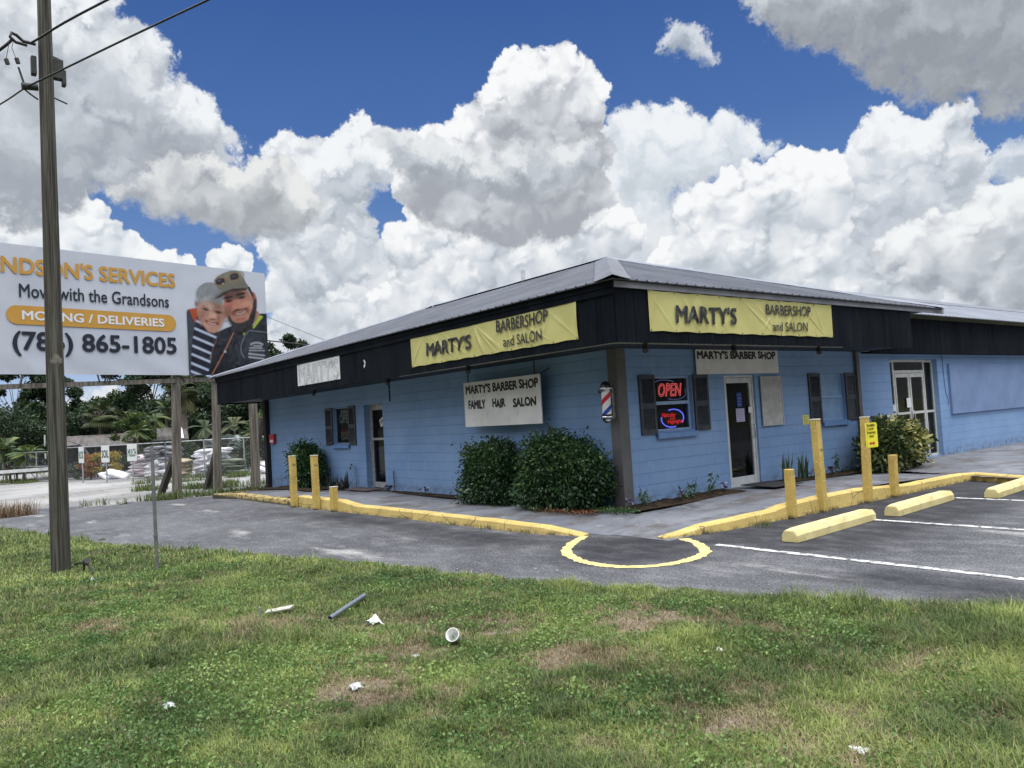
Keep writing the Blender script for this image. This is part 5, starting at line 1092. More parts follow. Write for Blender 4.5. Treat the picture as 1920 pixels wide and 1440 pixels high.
# low ground cover by the corner and weeds along kerbs and yard
def tufts(name, label, spots, mat, n, L, w, spread=.8, kind='stuff'):
    VV = []; TT = []; FF = []; off = 0; rng = np.random.default_rng(len(spots)*7+n)
    for x, y, r in spots:
        m_ = int(n*r*r*25)+6; a = rng.uniform(0, 6.28, m_); q = r*np.sqrt(rng.uniform(0, 1, m_)); bx, by = x+q*np.cos(a), y+q*np.sin(a); z = np.array([GZ(i) for i in bx])
        az = rng.uniform(0, 6.28, m_); tl = np.abs(rng.normal(0, spread, m_)); l = L*rng.uniform(.4, 1.2, m_); dx, dy = np.cos(az)*np.sin(tl), np.sin(az)*np.sin(tl); h = np.cos(np.minimum(tl, 1.5))
        s = np.stack([-np.sin(az), np.cos(az), 0*az], 1)*w/2; b = np.stack([bx, by, z], 1); md = b+np.stack([dx, dy, h*1.1], 1)*(l*.55)[:, None]; tp = b+np.stack([dx*1.2, dy*1.2, h*.85], 1)*l[:, None]
        V = np.stack([b-s, b+s, md+s*.8, md-s*.8, tp], 1).reshape(-1, 3); I = off+np.arange(m_)[:, None]*5; VV.append(V); FF += [I+np.array([[0, 1, 2]]), I+np.array([[0, 2, 3]]), I+np.array([[3, 2, 4]])]; TT.append(np.repeat(rng.uniform(0, 1, m_), 5)); off += m_*5
    o = np_mesh(name, np.concatenate(VV), np.concatenate(FF), mat, attrs={'tint': np.concatenate(TT)}); tag(o, label, name.replace('_', ' '), kind=kind); return o
WEED = leafmat('kerb weed', (.03, .06, .018), (.075, .12, .03), (.19, .19, .07), .25); DRYW = leafmat('dry weed', (.07, .04, .025), (.17, .11, .06), (.30, .23, .14), .2)
r = random.Random(8)
tufts('kerb_weeds', 'dry and green weed tufts growing out of the kerb joints', [(-2.0+.1*i, -2.27, .06) for i in (0, 2)]+[(-.9, -2.25, .10), (-1.0, -2.27, .07), (.1, -2.24, .06), (-7.0, -2.6, .1), (-7.85, -2.6, .09), (-5.9, -2.5, .06), (2.5, .82, .1), (2.52, 1.6, .09), (2.6, 1.9, .06), (2.62, 3.9, .08), (2.5, .2, .12), (2.6, .0, .16), (-9.8, -2.5, .14), (-10.4, -2.5, .1), (-12, -2.5, .08), (3.3, 1.0, .09)], WEED, 60, .13, .006)
tufts('bed_weeds', 'low weeds and grass growing in the planting beds', [(r.uniform(-15.2, -12.4), r.uniform(-.9, -.15), .22) for i in range(16)]+[(-14.8+i*.3, -2.0+r.uniform(0, .5), .12) for i in range(4)]+[(.2+r.uniform(-.1, .2), y, .10) for y in (-.15, .0, .3, .6, 2.3, 4.6, 5.6, 6.3, 7.1)]+[(x, -.4, .12) for x in (-7.9, -7.6, -7.2, -6.4, -5.2, -4.5)], WEED, 55, .16, .008)
tufts('yard_weeds', 'scrubby weeds along the edge of the pale yard below the billboard', [(-18.6+r.uniform(-1, .8), -2.6+r.uniform(-.5, 2.2), .35) for i in range(16)]+[(-22.5+r.uniform(-1.5, 1.5), .3+r.uniform(-1.0, 1.4), .5) for i in range(11)]+[(-18.5+r.uniform(-.8, .6), -4.0+r.uniform(-.9, .3), .22) for i in range(3)]+[(-17.2+r.uniform(-.9, .9), -.4+r.uniform(-1, 1.4), .35) for i in range(14)]+[(-24.5+r.uniform(-1, 1), -1.7+r.uniform(-.4, .5), .4) for i in range(6)]+[(-30.5+r.uniform(-3, 2), 1.2+r.uniform(-2, 3), .5) for i in range(14)]+[(-44+r.uniform(-2, 2), -4.6+r.uniform(-.5, .6), .6) for i in range(6)], WEED, 26, .30, .02)
tufts('dead_weeds', 'brown dead weed clump at the left edge of the asphalt lot', [(-17.2+r.uniform(-.9, .5), -7.2+r.uniform(-.7, .5), .35) for i in range(12)], DRYW, 30, .55, .012, .6)
rr = np.random.default_rng(77); P = np.concatenate([np.stack([rr.normal(c[0], c[2], 900), rr.normal(c[1], c[3], 900), np.full(900, .14)+rr.uniform(0, .04, 900)], 1) for c in ((.15, -.45, .28, .10),)]); P = P[(P[:, 0] > -.5) & (P[:, 0] < .7)]
V, Fc, tt = leaf_quads(P, .035, rr, .1, .6); o = np_mesh('ground_cover', V, Fc, SEED, attrs={'tint': tt}); tag(o, 'low green ground cover at the foot of the corner post', 'ground cover', kind='stuff')
P = np.stack([rr.uniform(-1.4, .05, 1300), rr.normal(-.75, .12, 1300), np.full(1300, .135)+rr.uniform(0, .02, 1300)], 1); V, Fc, tt = leaf_quads(P, .035, rr, .2, .5); o = np_mesh('leaf_litter', V, Fc, leafmat('fallen leaves', (.05, .022, .012), (.17, .065, .03), (.30, .16, .07), .05), attrs={'tint': tt}); tag(o, 'rusty fallen leaves under the hedge', 'leaf litter', kind='stuff')

# ------------------------------------------------------------------ billboard
BU = Vector((-.2008, .97963, 0)); BN = Vector((.97963, .2008, 0)); B0 = Vector((-19.65, -1.95, 0))   # along, out towards the road, origin
TB = Matrix(((BU.x, 0, BN.x, 0), (BU.y, 0, BN.y, 0), (0, 1, 0, 0), (0, 0, 0, 1)))
bb = thing('billboard', 'tall white moving service billboard on wooden posts with two smiling people', 'billboard', (B0.x, B0.y, -.3)); LB = Matrix.Translation((0, 0, .3)) @ TB
PZ0, PZ1, PU0, PU1 = 3.94, 7.94, -7.3, 3.72
VINYL = Mat('white vinyl'); VINYL.base(VINYL.mix(VINYL.ramp(VINYL.noise(.5, 5), .3, .7), (.44, .465, .52), (.52, .545, .595))).rough(.5).spec(.35); VINYL = VINYL.m
nx, ny = 150, 50; U, Z = np.meshgrid(np.linspace(PU0, PU1, nx), np.linspace(PZ0, PZ1, ny), indexing='ij')
W = .012*np.sin(U*3+Z*5)*np.clip(1-(Z-PZ0)/.8, 0, 1)+.014*np.exp(-((U+4.4+.5*(Z-PZ0))/.05)**2)*np.clip(1-(Z-PZ0)/1.5, 0, 1)+.014*np.exp(-((U+5.2+.6*(Z-PZ0))/.05)**2)*np.clip(1-(Z-PZ0)/1.2, 0, 1)+.012*np.exp(-((U+4.2-.8*(Z-PZ1))/.06)**2)*np.clip(1-(PZ1-Z)/.7, 0, 1)
R3 = np.array(TB.to_3x3()); V = np.stack([U.ravel(), Z.ravel()+.3, W.ravel()+.10], 1)@R3.T
I = np.arange(nx*ny).reshape(nx, ny); np_mesh('panel_face', V, np.ascontiguousarray(np.stack([I[:-1, :-1], I[1:, :-1], I[1:, 1:], I[:-1, 1:]], -1).reshape(-1, 4)), VINYL, bb, True)
MB().box(PU0+.01, PU1-.01, PZ0+.01, PZ1-.01, .03, .08, LB).build('panel_back', plain('plywood', (.20, .16, .11)), bb)
ORG = plain('ochre print', (.50, .265, .045), .05, 3, .5); NAVY = plain('navy print', (.012, .016, .028), .1, 3, .5)
def blet(body, a, b, c, d, mt, bold, w=.122): lettering('lettering', body, LB @ Vector(((a+b)/2, (c+d)/2, w)), BU, (0, 0, 1), b-a, d-c, mt, bb, bold, 0, 0, 1.0, .002)
blet("GRANDSON'S SERVICES", -6.55, .12, 7.03, 7.56, ORG, .03)
blet('Move with the Grandsons', -4.80, -.14, 6.31, 6.74, NAVY, .014)
pts = [(.29*math.cos(a)+(-.20 if abs(a) < math.pi/2+.01 else -4.87), 5.765+.29*math.sin(a)) for a in np.concatenate([np.linspace(-math.pi/2, math.pi/2, 16), np.linspace(math.pi/2+.02, 1.5*math.pi, 16)])]
MB().slab([LB @ Vector((a, b, .118)) for a, b in pts], BN*.004).build('pill', ORG, bb)
blet('MOVING / DELIVERIES', -4.74, -.33, 5.62, 5.91, plain('white print', (.66, .68, .70), .03), .026, .126)
blet('(786) 865-1805', -5.02, .08, 4.50, 5.27, NAVY, .028)
# the printed photograph of an elderly woman and a bearded man in a cap, as colours on a fine grid
def portrait():
    nx, ny = 200, 250; U, Z = np.meshgrid(np.linspace(.50, PU1-.005, nx), np.linspace(PZ0+.02, PZ1-.02, ny), indexing='ij')
    X = (U-.50)/(PU1-.50)*1030+60; Y = 1400-(Z-PZ0)/(PZ1-PZ0)*(1400-np.interp(X, (60, 1090), (62, 165)))   # drawing units
    C = np.empty(U.shape+(3,)); C[:] = (.62, .65, .71); A = np.zeros(U.shape)
    def put(mk, col):
        nonlocal C; C = C*(1-mk[..., None])+np.array(srgb(*col))*mk[..., None]; A[:] = np.maximum(A, mk)
    def ell(cx, cy, rx, ry, a=0., soft=8., pw=2.):
        c, s = math.cos(rad(a)), math.sin(rad(a)); dx, dy = X-cx, Y-cy; u = (dx*c+dy*s)/rx; v = (-dx*s+dy*c)/ry; d = (np.abs(u)**pw+np.abs(v)**pw)**(1/pw)
        return np.clip((1-d)*min(rx, ry)/soft+.5, 0, 1)
    def pol(pts, soft=6.):
        P = np.array(pts, float); ins = np.zeros(X.shape, bool); dist = np.full(X.shape, 1e9)
        for (x0, y0), (x1, y1) in zip(P, np.roll(P, -1, 0)):
            cr = ((y0 > Y) != (y1 > Y)); xi = (x1-x0)*(Y-y0)/((y1-y0) if y1 != y0 else 1e-6)+x0; ins ^= cr & (X < xi)
            t = np.clip(((X-x0)*(x1-x0)+(Y-y0)*(y1-y0))/((x1-x0)**2+(y1-y0)**2+1e-9), 0, 1); dist = np.minimum(dist, np.hypot(X-x0-t*(x1-x0), Y-y0-t*(y1-y0)))
        return np.clip(np.where(ins, dist, -dist)/soft+.5, 0, 1)
    def line(pts, w, soft=4.):
        dist = np.full(X.shape, 1e9)
        for (x0, y0), (x1, y1) in zip(pts[:-1], pts[1:]):
            t = np.clip(((X-x0)*(x1-x0)+(Y-y0)*(y1-y0))/((x1-x0)**2+(y1-y0)**2+1e-9), 0, 1); dist = np.minimum(dist, np.hypot(X-x0-t*(x1-x0), Y-y0-t*(y1-y0)))
        return np.clip((w-dist)/soft+.5, 0, 1)
    # her: grey jacket with orange collar, striped shirt
    put(pol([(40, 660), (75, 610), (190, 600), (260, 800), (150, 1400), (40, 1400)]), (62, 70, 78))
    put(pol([(85, 605), (185, 590), (190, 690), (150, 770)]), (190, 85, 45))
    shirt = pol([(180, 690), (440, 860), (420, 960), (330, 1160), (300, 1420), (75, 1420), (110, 960)]); put(shirt, (24, 29, 46))
    for y0 in (745, 840, 945, 1050, 1150, 1255, 1350):
        x0 = np.interp(y0, (745, 1350), (165, 75)); x1 = x0+np.interp(y0, (745, 1350), (280, 180)); put(line([(x0, y0), (x1, y0+.42*(x1-x0))], 14)*shirt, (188, 198, 218))
    # his jacket
    put(pol([(440, 870), (620, 800), (900, 800), (985, 655), (1110, 650), (1110, 1420), (290, 1420), (340, 1130)]), (31, 35, 43))
    put(ell(880, 1050, 180, 200, 0, 120), (48, 54, 63)); put(ell(520, 1050, 120, 200, 20, 120), (40, 43, 50)); put(ell(430, 1250, 60, 220, 25, 60), (24, 26, 33))
    put(pol([(985, 670), (1040, 690), (910, 830), (885, 830)]), (172, 190, 60)); put(pol([(750, 890), (790, 880), (765, 920)]), (172, 190, 60))
    put(line([(630, 890), (500, 1120), (330, 1400)], 5), (196, 130, 96)); put(line([(410, 970), (350, 1110), (310, 1200)], 3), (150, 100, 80)); put(ell(512, 1115, 15, 15), (190, 190, 190))
    put(line([(1080, 880), (960, 870), (840, 858), (770, 930), (722, 1040), (718, 1120), (760, 1190)], 4), (130, 138, 146)); put(line([(655, 1020), (690, 1200), (700, 1340)], 3), (70, 75, 84))
    for yy, x0, x1, w in ((1005, 845, 1025, 15), (1045, 885, 1000, 10), (1070, 830, 1015, 8), (1100, 825, 1040, 8), (1138, 815, 1040, 13), (1178, 815, 1030, 13)):
        k = int((x1-x0)/(w*1.35)); rr_ = random.Random(yy)
        for i in range(k):
            xc = x0+(i+.5)*(x1-x0)/k; yc = yy+(abs(i-(k-1)/2)/k*2)**2*26*(1 if yy == 1005 else .0)+(xc-x0)*.10*(yy > 1100)
            put(line([(xc-w*.35, yc-w*.6), (xc-w*.1, yc+w*.6)], w*.22, 5), (214, 218, 222)); put(line([(xc+w*.3, yc-w*.5), (xc+w*.25, yc+w*.6)], w*.2, 5), (205, 210, 216))
    # her hair, face
    put(ell(345, 430, 165, 150, -10, 14), (140, 145, 148)); put(ell(235, 520, 48, 110, 10, 12), (132, 136, 139)); put(ell(330, 380, 110, 70, -20, 70), (160, 164, 166)); put(ell(178, 540, 14, 34, -10), (150, 115, 100))
    put(ell(360, 640, 175, 205, -6, 14), (188, 146, 126)); put(pol([(210, 680), (520, 700), (470, 830), (390, 890), (310, 880), (250, 800)], 20), (194, 150, 128)); put(ell(440, 640, 60, 170, 0, 70), (160, 118, 100)); put(ell(300, 580, 75, 40, 0, 40), (215, 180, 160)); put(ell(330, 480, 140, 46, -5, 30), (176, 176, 172)); put(ell(440, 500, 90, 40, 20, 30), (150, 150, 146))
    for cx, cy, a in ((285, 606, 14), (445, 640, 10)): put(ell(cx, cy, 50, 20, a, 14), (118, 76, 62)); put(ell(cx+2, cy+2, 26, 11, a, 6), (46, 34, 32)); put(ell(cx, cy-30, 54, 9, a, 8), (168, 128, 110))
    put(ell(370, 690, 52, 46, 0, 26), (208, 160, 138)); put(ell(372, 728, 46, 12, 0, 10), (140, 84, 70)); put(line([(285, 745), (330, 775), (390, 785), (430, 778)], 17, 10), (136, 64, 58)); put(line([(310, 765), (350, 782), (405, 788)], 6, 6), (214, 190, 180)); put(line([(270, 720), (285, 760)], 5, 8), (150, 104, 88)); put(ell(380, 850, 60, 30, 0, 26), (186, 140, 118)); put(line([(440, 700), (452, 760), (440, 800)], 5, 10), (140, 96, 82)); put(ell(235, 690, 40, 90, 0, 40), (176, 128, 110)); put(line([(255, 560), (320, 552)], 4, 8), (150, 108, 92)); put(line([(420, 590), (480, 588)], 4, 8), (146, 104, 90)); put(line([(250, 520), (330, 505), (440, 520)], 3, 8), (168, 126, 110)); put(pol([(215, 560), (240, 480), (330, 440), (430, 470), (500, 520), (510, 470), (430, 380), (280, 380), (200, 470)], 30), (146, 150, 152))
    rr_ = random.Random(3)
    for i in range(46):
        a_ = rr_.uniform(-2.9, -.3); x_, y_ = 345+rr_.uniform(.3, .95)*160*math.cos(a_), 450+rr_.uniform(.3, .95)*165*math.sin(a_); q_ = rr_.choice(((118, 123, 126), (176, 180, 182), (130, 134, 137)))
        put(line([(x_, y_), (x_+rr_.uniform(-30, 10), y_+rr_.uniform(25, 60)), (x_+rr_.uniform(-40, 20), y_+rr_.uniform(60, 95))], 2.5, 7)*.7, q_)
    # him: neck, beard, face, ear
    put(pol([(880, 560), (985, 640), (940, 740), (880, 800)], 12), (178, 126, 104)); put(ell(925, 460, 34, 72, -14, 8), (176, 118, 100)); put(ell(918, 462, 16, 44, -14, 10), (134, 80, 70))
    put(ell(715, 545, 195, 225, -8, 12), (186, 132, 108)); put(pol([(520, 560), (600, 690), (690, 770), (830, 730), (915, 560), (955, 560), (930, 700), (880, 820), (760, 880), (650, 860), (570, 740)], 16), (40, 36, 38)); put(ell(735, 815, 125, 80, -6, 22), (44, 40, 42)); put(ell(930, 560, 28, 90, 8, 12), (52, 44, 42))
    put(ell(725, 690, 120, 72, -10, 20), (190, 138, 114)); put(ell(600, 560, 58, 50, 0, 34), (198, 118, 100)); put(ell(825, 545, 62, 55, 0, 34), (208, 150, 124)); put(ell(695, 575, 62, 40, -6, 22), (206, 140, 118)); put(ell(690, 500, 36, 90, -6, 24), (196, 140, 114)); put(ell(640, 430, 150, 60, -6, 40), (108, 76, 66))
    for cx, cy, a in ((585, 503, -8), (755, 458, -8)): put(ell(cx, cy, 50, 20, a, 8), (96, 62, 54)); put(ell(cx, cy, 22, 11, a, 4), (34, 30, 34)); put(ell(cx-8, cy-40, 66, 14, a-4, 8), (44, 34, 32))
    put(ell(698, 606, 44, 10, -8, 8), (120, 70, 60)); put(line([(630, 650), (690, 668), (770, 648), (828, 608)], 20, 14), (146, 84, 76)); put(line([(676, 662), (722, 663), (770, 648), (800, 626)], 7, 10), (190, 176, 166)); put(line([(560, 600), (600, 660), (640, 690)], 5, 12), (150, 98, 82)); put(line([(850, 560), (845, 620), (830, 660)], 5, 12), (150, 98, 82)); put(ell(560, 640, 40, 90, 20, 40), (150, 100, 84)); put(line([(610, 640), (590, 610)], 6, 8), (140, 90, 76)); put(line([(640, 630), (740, 612), (820, 585)], 9, 10), (96, 66, 58)); put(ell(730, 725, 66, 20, -8, 14), (176, 108, 94))
    # cap and sunglasses
    put(pol([(410, 270), (440, 215), (520, 170), (640, 135), (730, 145), (790, 210), (850, 330), (900, 400), (890, 440), (840, 350), (640, 340), (470, 380)], 8), (128, 124, 108)); put(ell(650, 200, 140, 60, -12, 50), (146, 142, 124)); put(pol([(395, 490), (440, 430), (560, 330), (850, 300), (850, 340), (640, 350), (520, 400), (440, 470)], 8), (122, 122, 110)); put(pol([(400, 485), (520, 400), (640, 352), (850, 342), (820, 372), (600, 390), (470, 462)], 10), (54, 50, 48)); put(line([(860, 340), (905, 430)], 16, 10), (50, 44, 42))
    for cx, cy in ((487, 268), (672, 208)): put(ell(cx, cy, 74, 52, -12, 6, 3), (150, 128, 96)); put(ell(cx, cy, 58, 38, -12, 6, 3), (52, 46, 56)); put(ell(cx-14, cy-8, 26, 14, -12, 12), (92, 86, 100))
    put(line([(548, 240), (606, 228)], 9, 5), (150, 128, 96)); put(ell(518, 292, 12, 7, 0, 4), (210, 205, 200))
    bg = ((Y < 640) | (X > 60)); a = np.ones_like(X)
    for _ in range(2): C[1:-1, 1:-1] = C[1:-1, 1:-1]*.4+.15*(C[:-2, 1:-1]+C[2:, 1:-1]+C[1:-1, :-2]+C[1:-1, 2:])
    C *= .76*(1-.16*np.clip((900-Y)/900, 0, 1))[..., None]*(1+.07*fb(X, Y, 130, 9)[..., None]); C += fb(X, Y, 40, 5)[..., None]*.008; C = np.clip(C, 0, 1)
    V = np.stack([U.ravel(), Z.ravel()+.3, np.full(U.size, .124)], 1)@R3.T; I = np.arange(nx*ny).reshape(nx, ny)
    M = Mat('printed photograph'); M.base(M.attr('print', 'Color')).rough(.5).spec(.35)
    Fq = np.stack([I[:-1, :-1], I[1:, :-1], I[1:, 1:], I[:-1, 1:]], -1).reshape(-1, 4); Fq = Fq[A.ravel()[Fq].mean(1) > .30]
    np_mesh('printed_photograph', V, np.ascontiguousarray(Fq), M.m, bb, True, attrs={'print': np.concatenate([C.reshape(-1, 3), np.ones((U.size, 1))], 1)})
portrait()
WOOD = Mat('weathered timber'); c = WOOD.mix(WOOD.ramp(WOOD.noise(3, 8, .65, (4, 4, .22)), .35, .65), (.082, .072, .058), (.215, .195, .165)); c = WOOD.mix(WOOD.ramp(WOOD.noise(9, 6, .6, (6, 6, .12), seed=3), .58, .68, 0, .8), c, (.03, .027, .022)); WOOD.base(c).rough(.85).spec(.2).bump(WOOD.noise(14, 5, .6, (5, 5, .1)), .6, .012); WOOD = WOOD.m
DKW = plain('dark brace timber', (.035, .032, .025), .35, 6, .9)
for u, du, rr_ in ((.0, .13, .16), (1.53, .10, .155), (-3.6, .0, .16), (3.1, 0, .16)):
    if u < -1: u = -6.6
    p = [LB @ Vector((u+du*s, -.45+4.6*s, -.12)) for s in (0, .25, .5, .75, 1)]; MB().tube(p, [rr_*1.08, rr_, rr_, rr_*.97, rr_*.94], 14).build('post', WOOD, bb)
MB().bar(LB @ Vector((-7.2, 3.50, -.02)), LB @ Vector((1.55, 3.80, -.02)), .10, .15).build('beam', WOOD, bb)
mb = MB(); r = random.Random(6)
for u, a, b in ((-4.83, 3.55, 3.95), (-2.38, 3.68, 3.95), (-2.20, 3.68, 3.95), (-2.52, 3.70, 3.95), (.35, 3.72, 3.95)): mb.tube([LB @ Vector((u, a, .06)), LB @ Vector((u+r.uniform(-.14, .14), b, .07))], .024, 6)
mb.build('hanger', plain('rusty iron', (.03, .027, .025)), bb)
for (x, y), (tx, ty, tz) in (((-21.4, -2.15), (-19.9, -2.05, .9)), ((-21.8, -.40), (-20.15, -.42, 1.2)), ((-24.9, 2.52), (-24.58, 2.93, 2.4))): MB().bar((x-B0.x, y-B0.y, -.1), (tx-B0.x, ty-B0.y, tz+.3), .24, .18, (0, 1, 0)).build('brace', DKW, bb)

# ------------------------------------------------------------------ utility pole, wires, thin post
t = thing('utility_pole', 'thick weathered wooden utility pole standing in the grass verge', 'utility pole', (-2.87, -7.84, 0))
p = [(.0, 0, -.3), (.0, .0, 0)]; p = [Vector((-.0+.0*s, .02*s, -.2+10.2*s)) for s in np.linspace(0, 1, 9)]; PB = Mat('pole timber'); c = PB.mix(PB.ramp(PB.noise(2.5, 8, .7, (13, 13, .22)), .38, .62), (.038, .036, .030), (.14, .132, .112)); c = PB.mix(PB.ramp(PB.noise(7, 6, .6, (16, 16, .10), seed=3), .56, .64, 0, .9), c, (.03, .028, .022)); c = PB.mix(PB.ramp(PB.noise(3, 4, .5), .66, .72, 0, .7), c, (.27, .25, .20)); PB.base(c).rough(.9).spec(.15).bump(PB.noise(12, 6, .65, (7, 7, .08)), .9, .02)
MB().tube(p, [.122+(.074-.122)*i/8 for i in range(9)], 28).build('shaft', PB.m, t)
IRON = plain('dark iron', (.035, .035, .035), .2, 9, .6); mb = MB(); mb.box(-.05, .05, .08, .22, 6.78, 7.06); mb.box(-.045, .055, .20, .25, 6.70, 6.92); mb.build('terminal_box', plain('dark box', (.035, .036, .034), .3, 9, .7), t, .01)
MB().box(-.05, .05, -.165, -.10, 6.78, 7.04).build('terminal_box', plain('dark box', (.035, .036, .034), .3, 9, .7), t, .01)
mb = MB(); mb.tube([(.0, -.1, 7.22), (-.03, -.24, 7.24), (-.02, -.32, 7.30), (.02, -.38, 7.30), (.02, -.40, 7.24), (-.02, -.33, 7.2), (0, -.2, 7.18)], .022, 6); mb.build('wire_clamp', IRON, t); MB().tube([(0, -.09, 6.62), (0, -.28, 6.60)], .05, 8).tube([(0, -.09, 6.45), (.0, -.17, 6.5), (0, -.26, 6.57)], .012, 5).tube([(0, -.25, 6.63), (0, -.31, 6.85)], .014, 5).build('wire_clamp', IRON, t)
for q0, q1 in (((0, .08, 6.52), (0, .26, 6.46)), ((0, .08, 7.1), (0, .2, 7.07))): MB().tube([q0, q1], .012, 5).build('pole_step', IRON, t)
for q, s_ in (((0, -.31, 6.9), -.36), ((0, -.43, 6.86), -.40)): MB().tube([q, (q[0], q[1]-.02, q[2]+.07)], .028, 6).tube([(0, q[1]-.02, q[2]+.05), (0, s_-.02, 7.1), (0, s_, 7.2)], .004, 4).build('wire_connector', IRON, t)
for z, a in ((1.75, -1.0), (1.72, -1.1), (1.55, -.9)): MB().box(-.035, .035, -.144, -.128, z, z+.07+.05*(z > 1.74), Matrix.Rotation(a+.75, 4, 'Z')).build('tag_plate', plain('pale tag', (.5, .5, .48)), t)
CABLE = plain('black cable', (.018, .018, .02), .1, 3, .5)
def wire(label, pts, r_): tag(MB().tube(smooth_path(pts, 6), r_, 6).build('overhead_wire', CABLE), label, 'wire')
wire('upper black overhead wire running from the pole towards the top of the photo', [(-2.87, -8.0, 7.22), (-1.35, -7.34, 7.30), (4, -4.9, 7.42), (14, -.6, 7.7)], .016)
wire('lower black overhead wire running from the pole past the terminal box', [(-2.87, -8.06, 6.60), (.38, -6.60, 6.72), (6, -4.0, 6.9), (16, .8, 7.2)], .013)
wire('thick looped cable sagging from the pole to the left', [(-2.87, -8.2, 7.24), (-2.92, -8.30, 7.12), (-3.25, -8.62, 6.88), (-4.2, -9.2, 6.55), (-9, -12, 6.2)], .02)
wire('thin wire running from the pole down to the left edge', [(-2.87, -8.08, 6.58), (-3.9, -8.46, 6.52), (-8, -10.1, 6.3), (-16, -13, 6.2)], .011)
def sagw(label, a, b, sag, r_):
    a, b = Vector(a), Vector(b); tag(MB().tube([a+(b-a)*s-Vector((0, 0, 4*sag*s*(1-s))) for s in np.linspace(0, 1, 15)], r_, 5).build('overhead_wire', CABLE), label, 'wire')
sagw('thin distant wire crossing behind the roof beside the billboard', (-30, 1.5, 9.2), (-30, 12.5, 5.1), .02, .012)
sagw('thick distant wire low behind the roof beside the billboard', (-30, 1.0, 6.9), (-30, 12.0, 5.9), .02, .035)
tag(MB().tube([(-1.67, -6.92, -.1), (-1.67, -6.925, .9), (-1.675, -6.93, 1.64)], .022, 8).tube([(-1.67, -6.925, .47), (-1.67, -6.925, .50)], .03, 8).build('sign_post', plain('galvanised post', (.20, .205, .205), .2, 8, .5, .5)), 'thin bare metal post standing in the grass near the utility pole', 'post')

# ------------------------------------------------------------------ nursery behind the fence
GALV = plain('galvanised tube', (.32, .33, .335), .15, 6, .45, .4)
FP = [(-50, -9.0), (-46.1, -4.9), (-46.0, -4.35), (-42.4, -3.3), (-39.6, -2.75), (-36.7, -2.2), (-34.4, -1.5), (-33.0, -.57), (-31.7, .64), (-30.9, 2.26), (-30.2, 4.0), (-29.3, 6.4)]
H0 = -.3
def mesh_wire(mb, a, b, h, z0=H0, sp=.09, w=.0028):
    a = Vector((a[0], a[1], 0)); b = Vector((b[0], b[1], 0)); L = (b-a).length; d = (b-a)/L; n = int((L+h)/sp)
    for s_ in (1, -1):
        for i in range(n):
            u0 = i*sp-h if s_ > 0 else i*sp; u1 = u0+h*s_; z_0, z_1 = 0., h
            for lo, hi in ((0, L),):
                if s_ > 0:
                    if u0 < lo: z_0 = lo-u0; u0 = lo
                    if u1 > hi: z_1 = h-(u1-hi); u1 = hi
                else:
                    if u0 > hi: z_0 = u0-hi; u0 = hi
                    if u1 < lo: z_1 = h-(lo-u1); u1 = lo
            if z_1-z_0 < .02: continue
            p, q = a+d*u0+Vector((0, 0, z0+z_0)), a+d*u1+Vector((0, 0, z0+z_1)); o_ = Vector((0, 0, w)); mb.add([p-o_, p+o_, q+o_, q-o_], [(0, 1, 2, 3)])
def fence_run(label, pts, h=1.85, mids=()):
    t = thing('chain_link_fence', label, 'fence', (pts[0][0], pts[0][1], H0), 0, 'chain link fence runs'); o = Vector((pts[0][0], pts[0][1], H0)); wm = MB()
    for i, p in enumerate(pts):
        MB().tube([Vector((p[0], p[1], H0-.1))-o, Vector((p[0], p[1], H0+h+.03))-o], .036, 8).build('post', GALV, t)
        if i:
            q = pts[i-1]; MB().tube([Vector((q[0], q[1], H0+h))-o, Vector((p[0], p[1], H0+h))-o], .028, 6).build('rail', GALV, t)
            if mids: MB().tube([Vector((q[0], q[1], H0+.12))-o, Vector((p[0], p[1], H0+.12))-o], .012, 5).build('rail', GALV, t)
            mesh_wire(wm, (q[0]-o.x, q[1]-o.y), (p[0]-o.x, p[1]-o.y), h, 0)
    wm.build('wire_mesh', plain('mesh wire', (.22, .23, .235), .1, 5, .5, .3), t); return t
fence_run('chain link fence run left of the gate at the photo edge', FP[:2])
fence_run('long chain link fence carrying the rock, soil and mulch signs', FP[4:9], 1.85, (1,))
fence_run('chain link fence run behind the billboard posts', FP[8:])
t = thing('gate', 'closed wire gate with a diagonal brace left of the utility pole', 'gate', (-46.0, -4.35, H0)); o = Vector((-46.0, -4.35, 0)); wm = MB(); a, b = Vector((0, 0, 0)), Vector((-39.7+46.0, -2.77+4.35, 0))
for s in (0, .26, .5, .75, 1): MB().tube([a+(b-a)*s+Vector((0, 0, .05)), a+(b-a)*s+Vector((0, 0, 1.72))], .03, 6).build('upright', GALV, t)
for z in (.08, .88, 1.7): MB().tube([a+Vector((0, 0, z)), b+Vector((0, 0, z))], .026, 6).build('rail', GALV, t)
MB().tube([a+Vector((0, 0, 1.68)), a+(b-a)*.26+Vector((0, 0, .9))], .02, 5).build('brace', GALV, t); MB().tube([a+(b-a)*.26+Vector((0, 0, .86)), a+(b-a)*.5+Vector((0, 0, .1))], .02, 5).build('brace', GALV, t)
mesh_wire(wm, (0, 0), (b.x, b.y), 1.62, .08); wm.build('wire_mesh', plain('gate mesh', (.22, .24, .26), .1, 5, .5, .3), t)
GRN = plain('dark green print', (.02, .10, .07), .1)
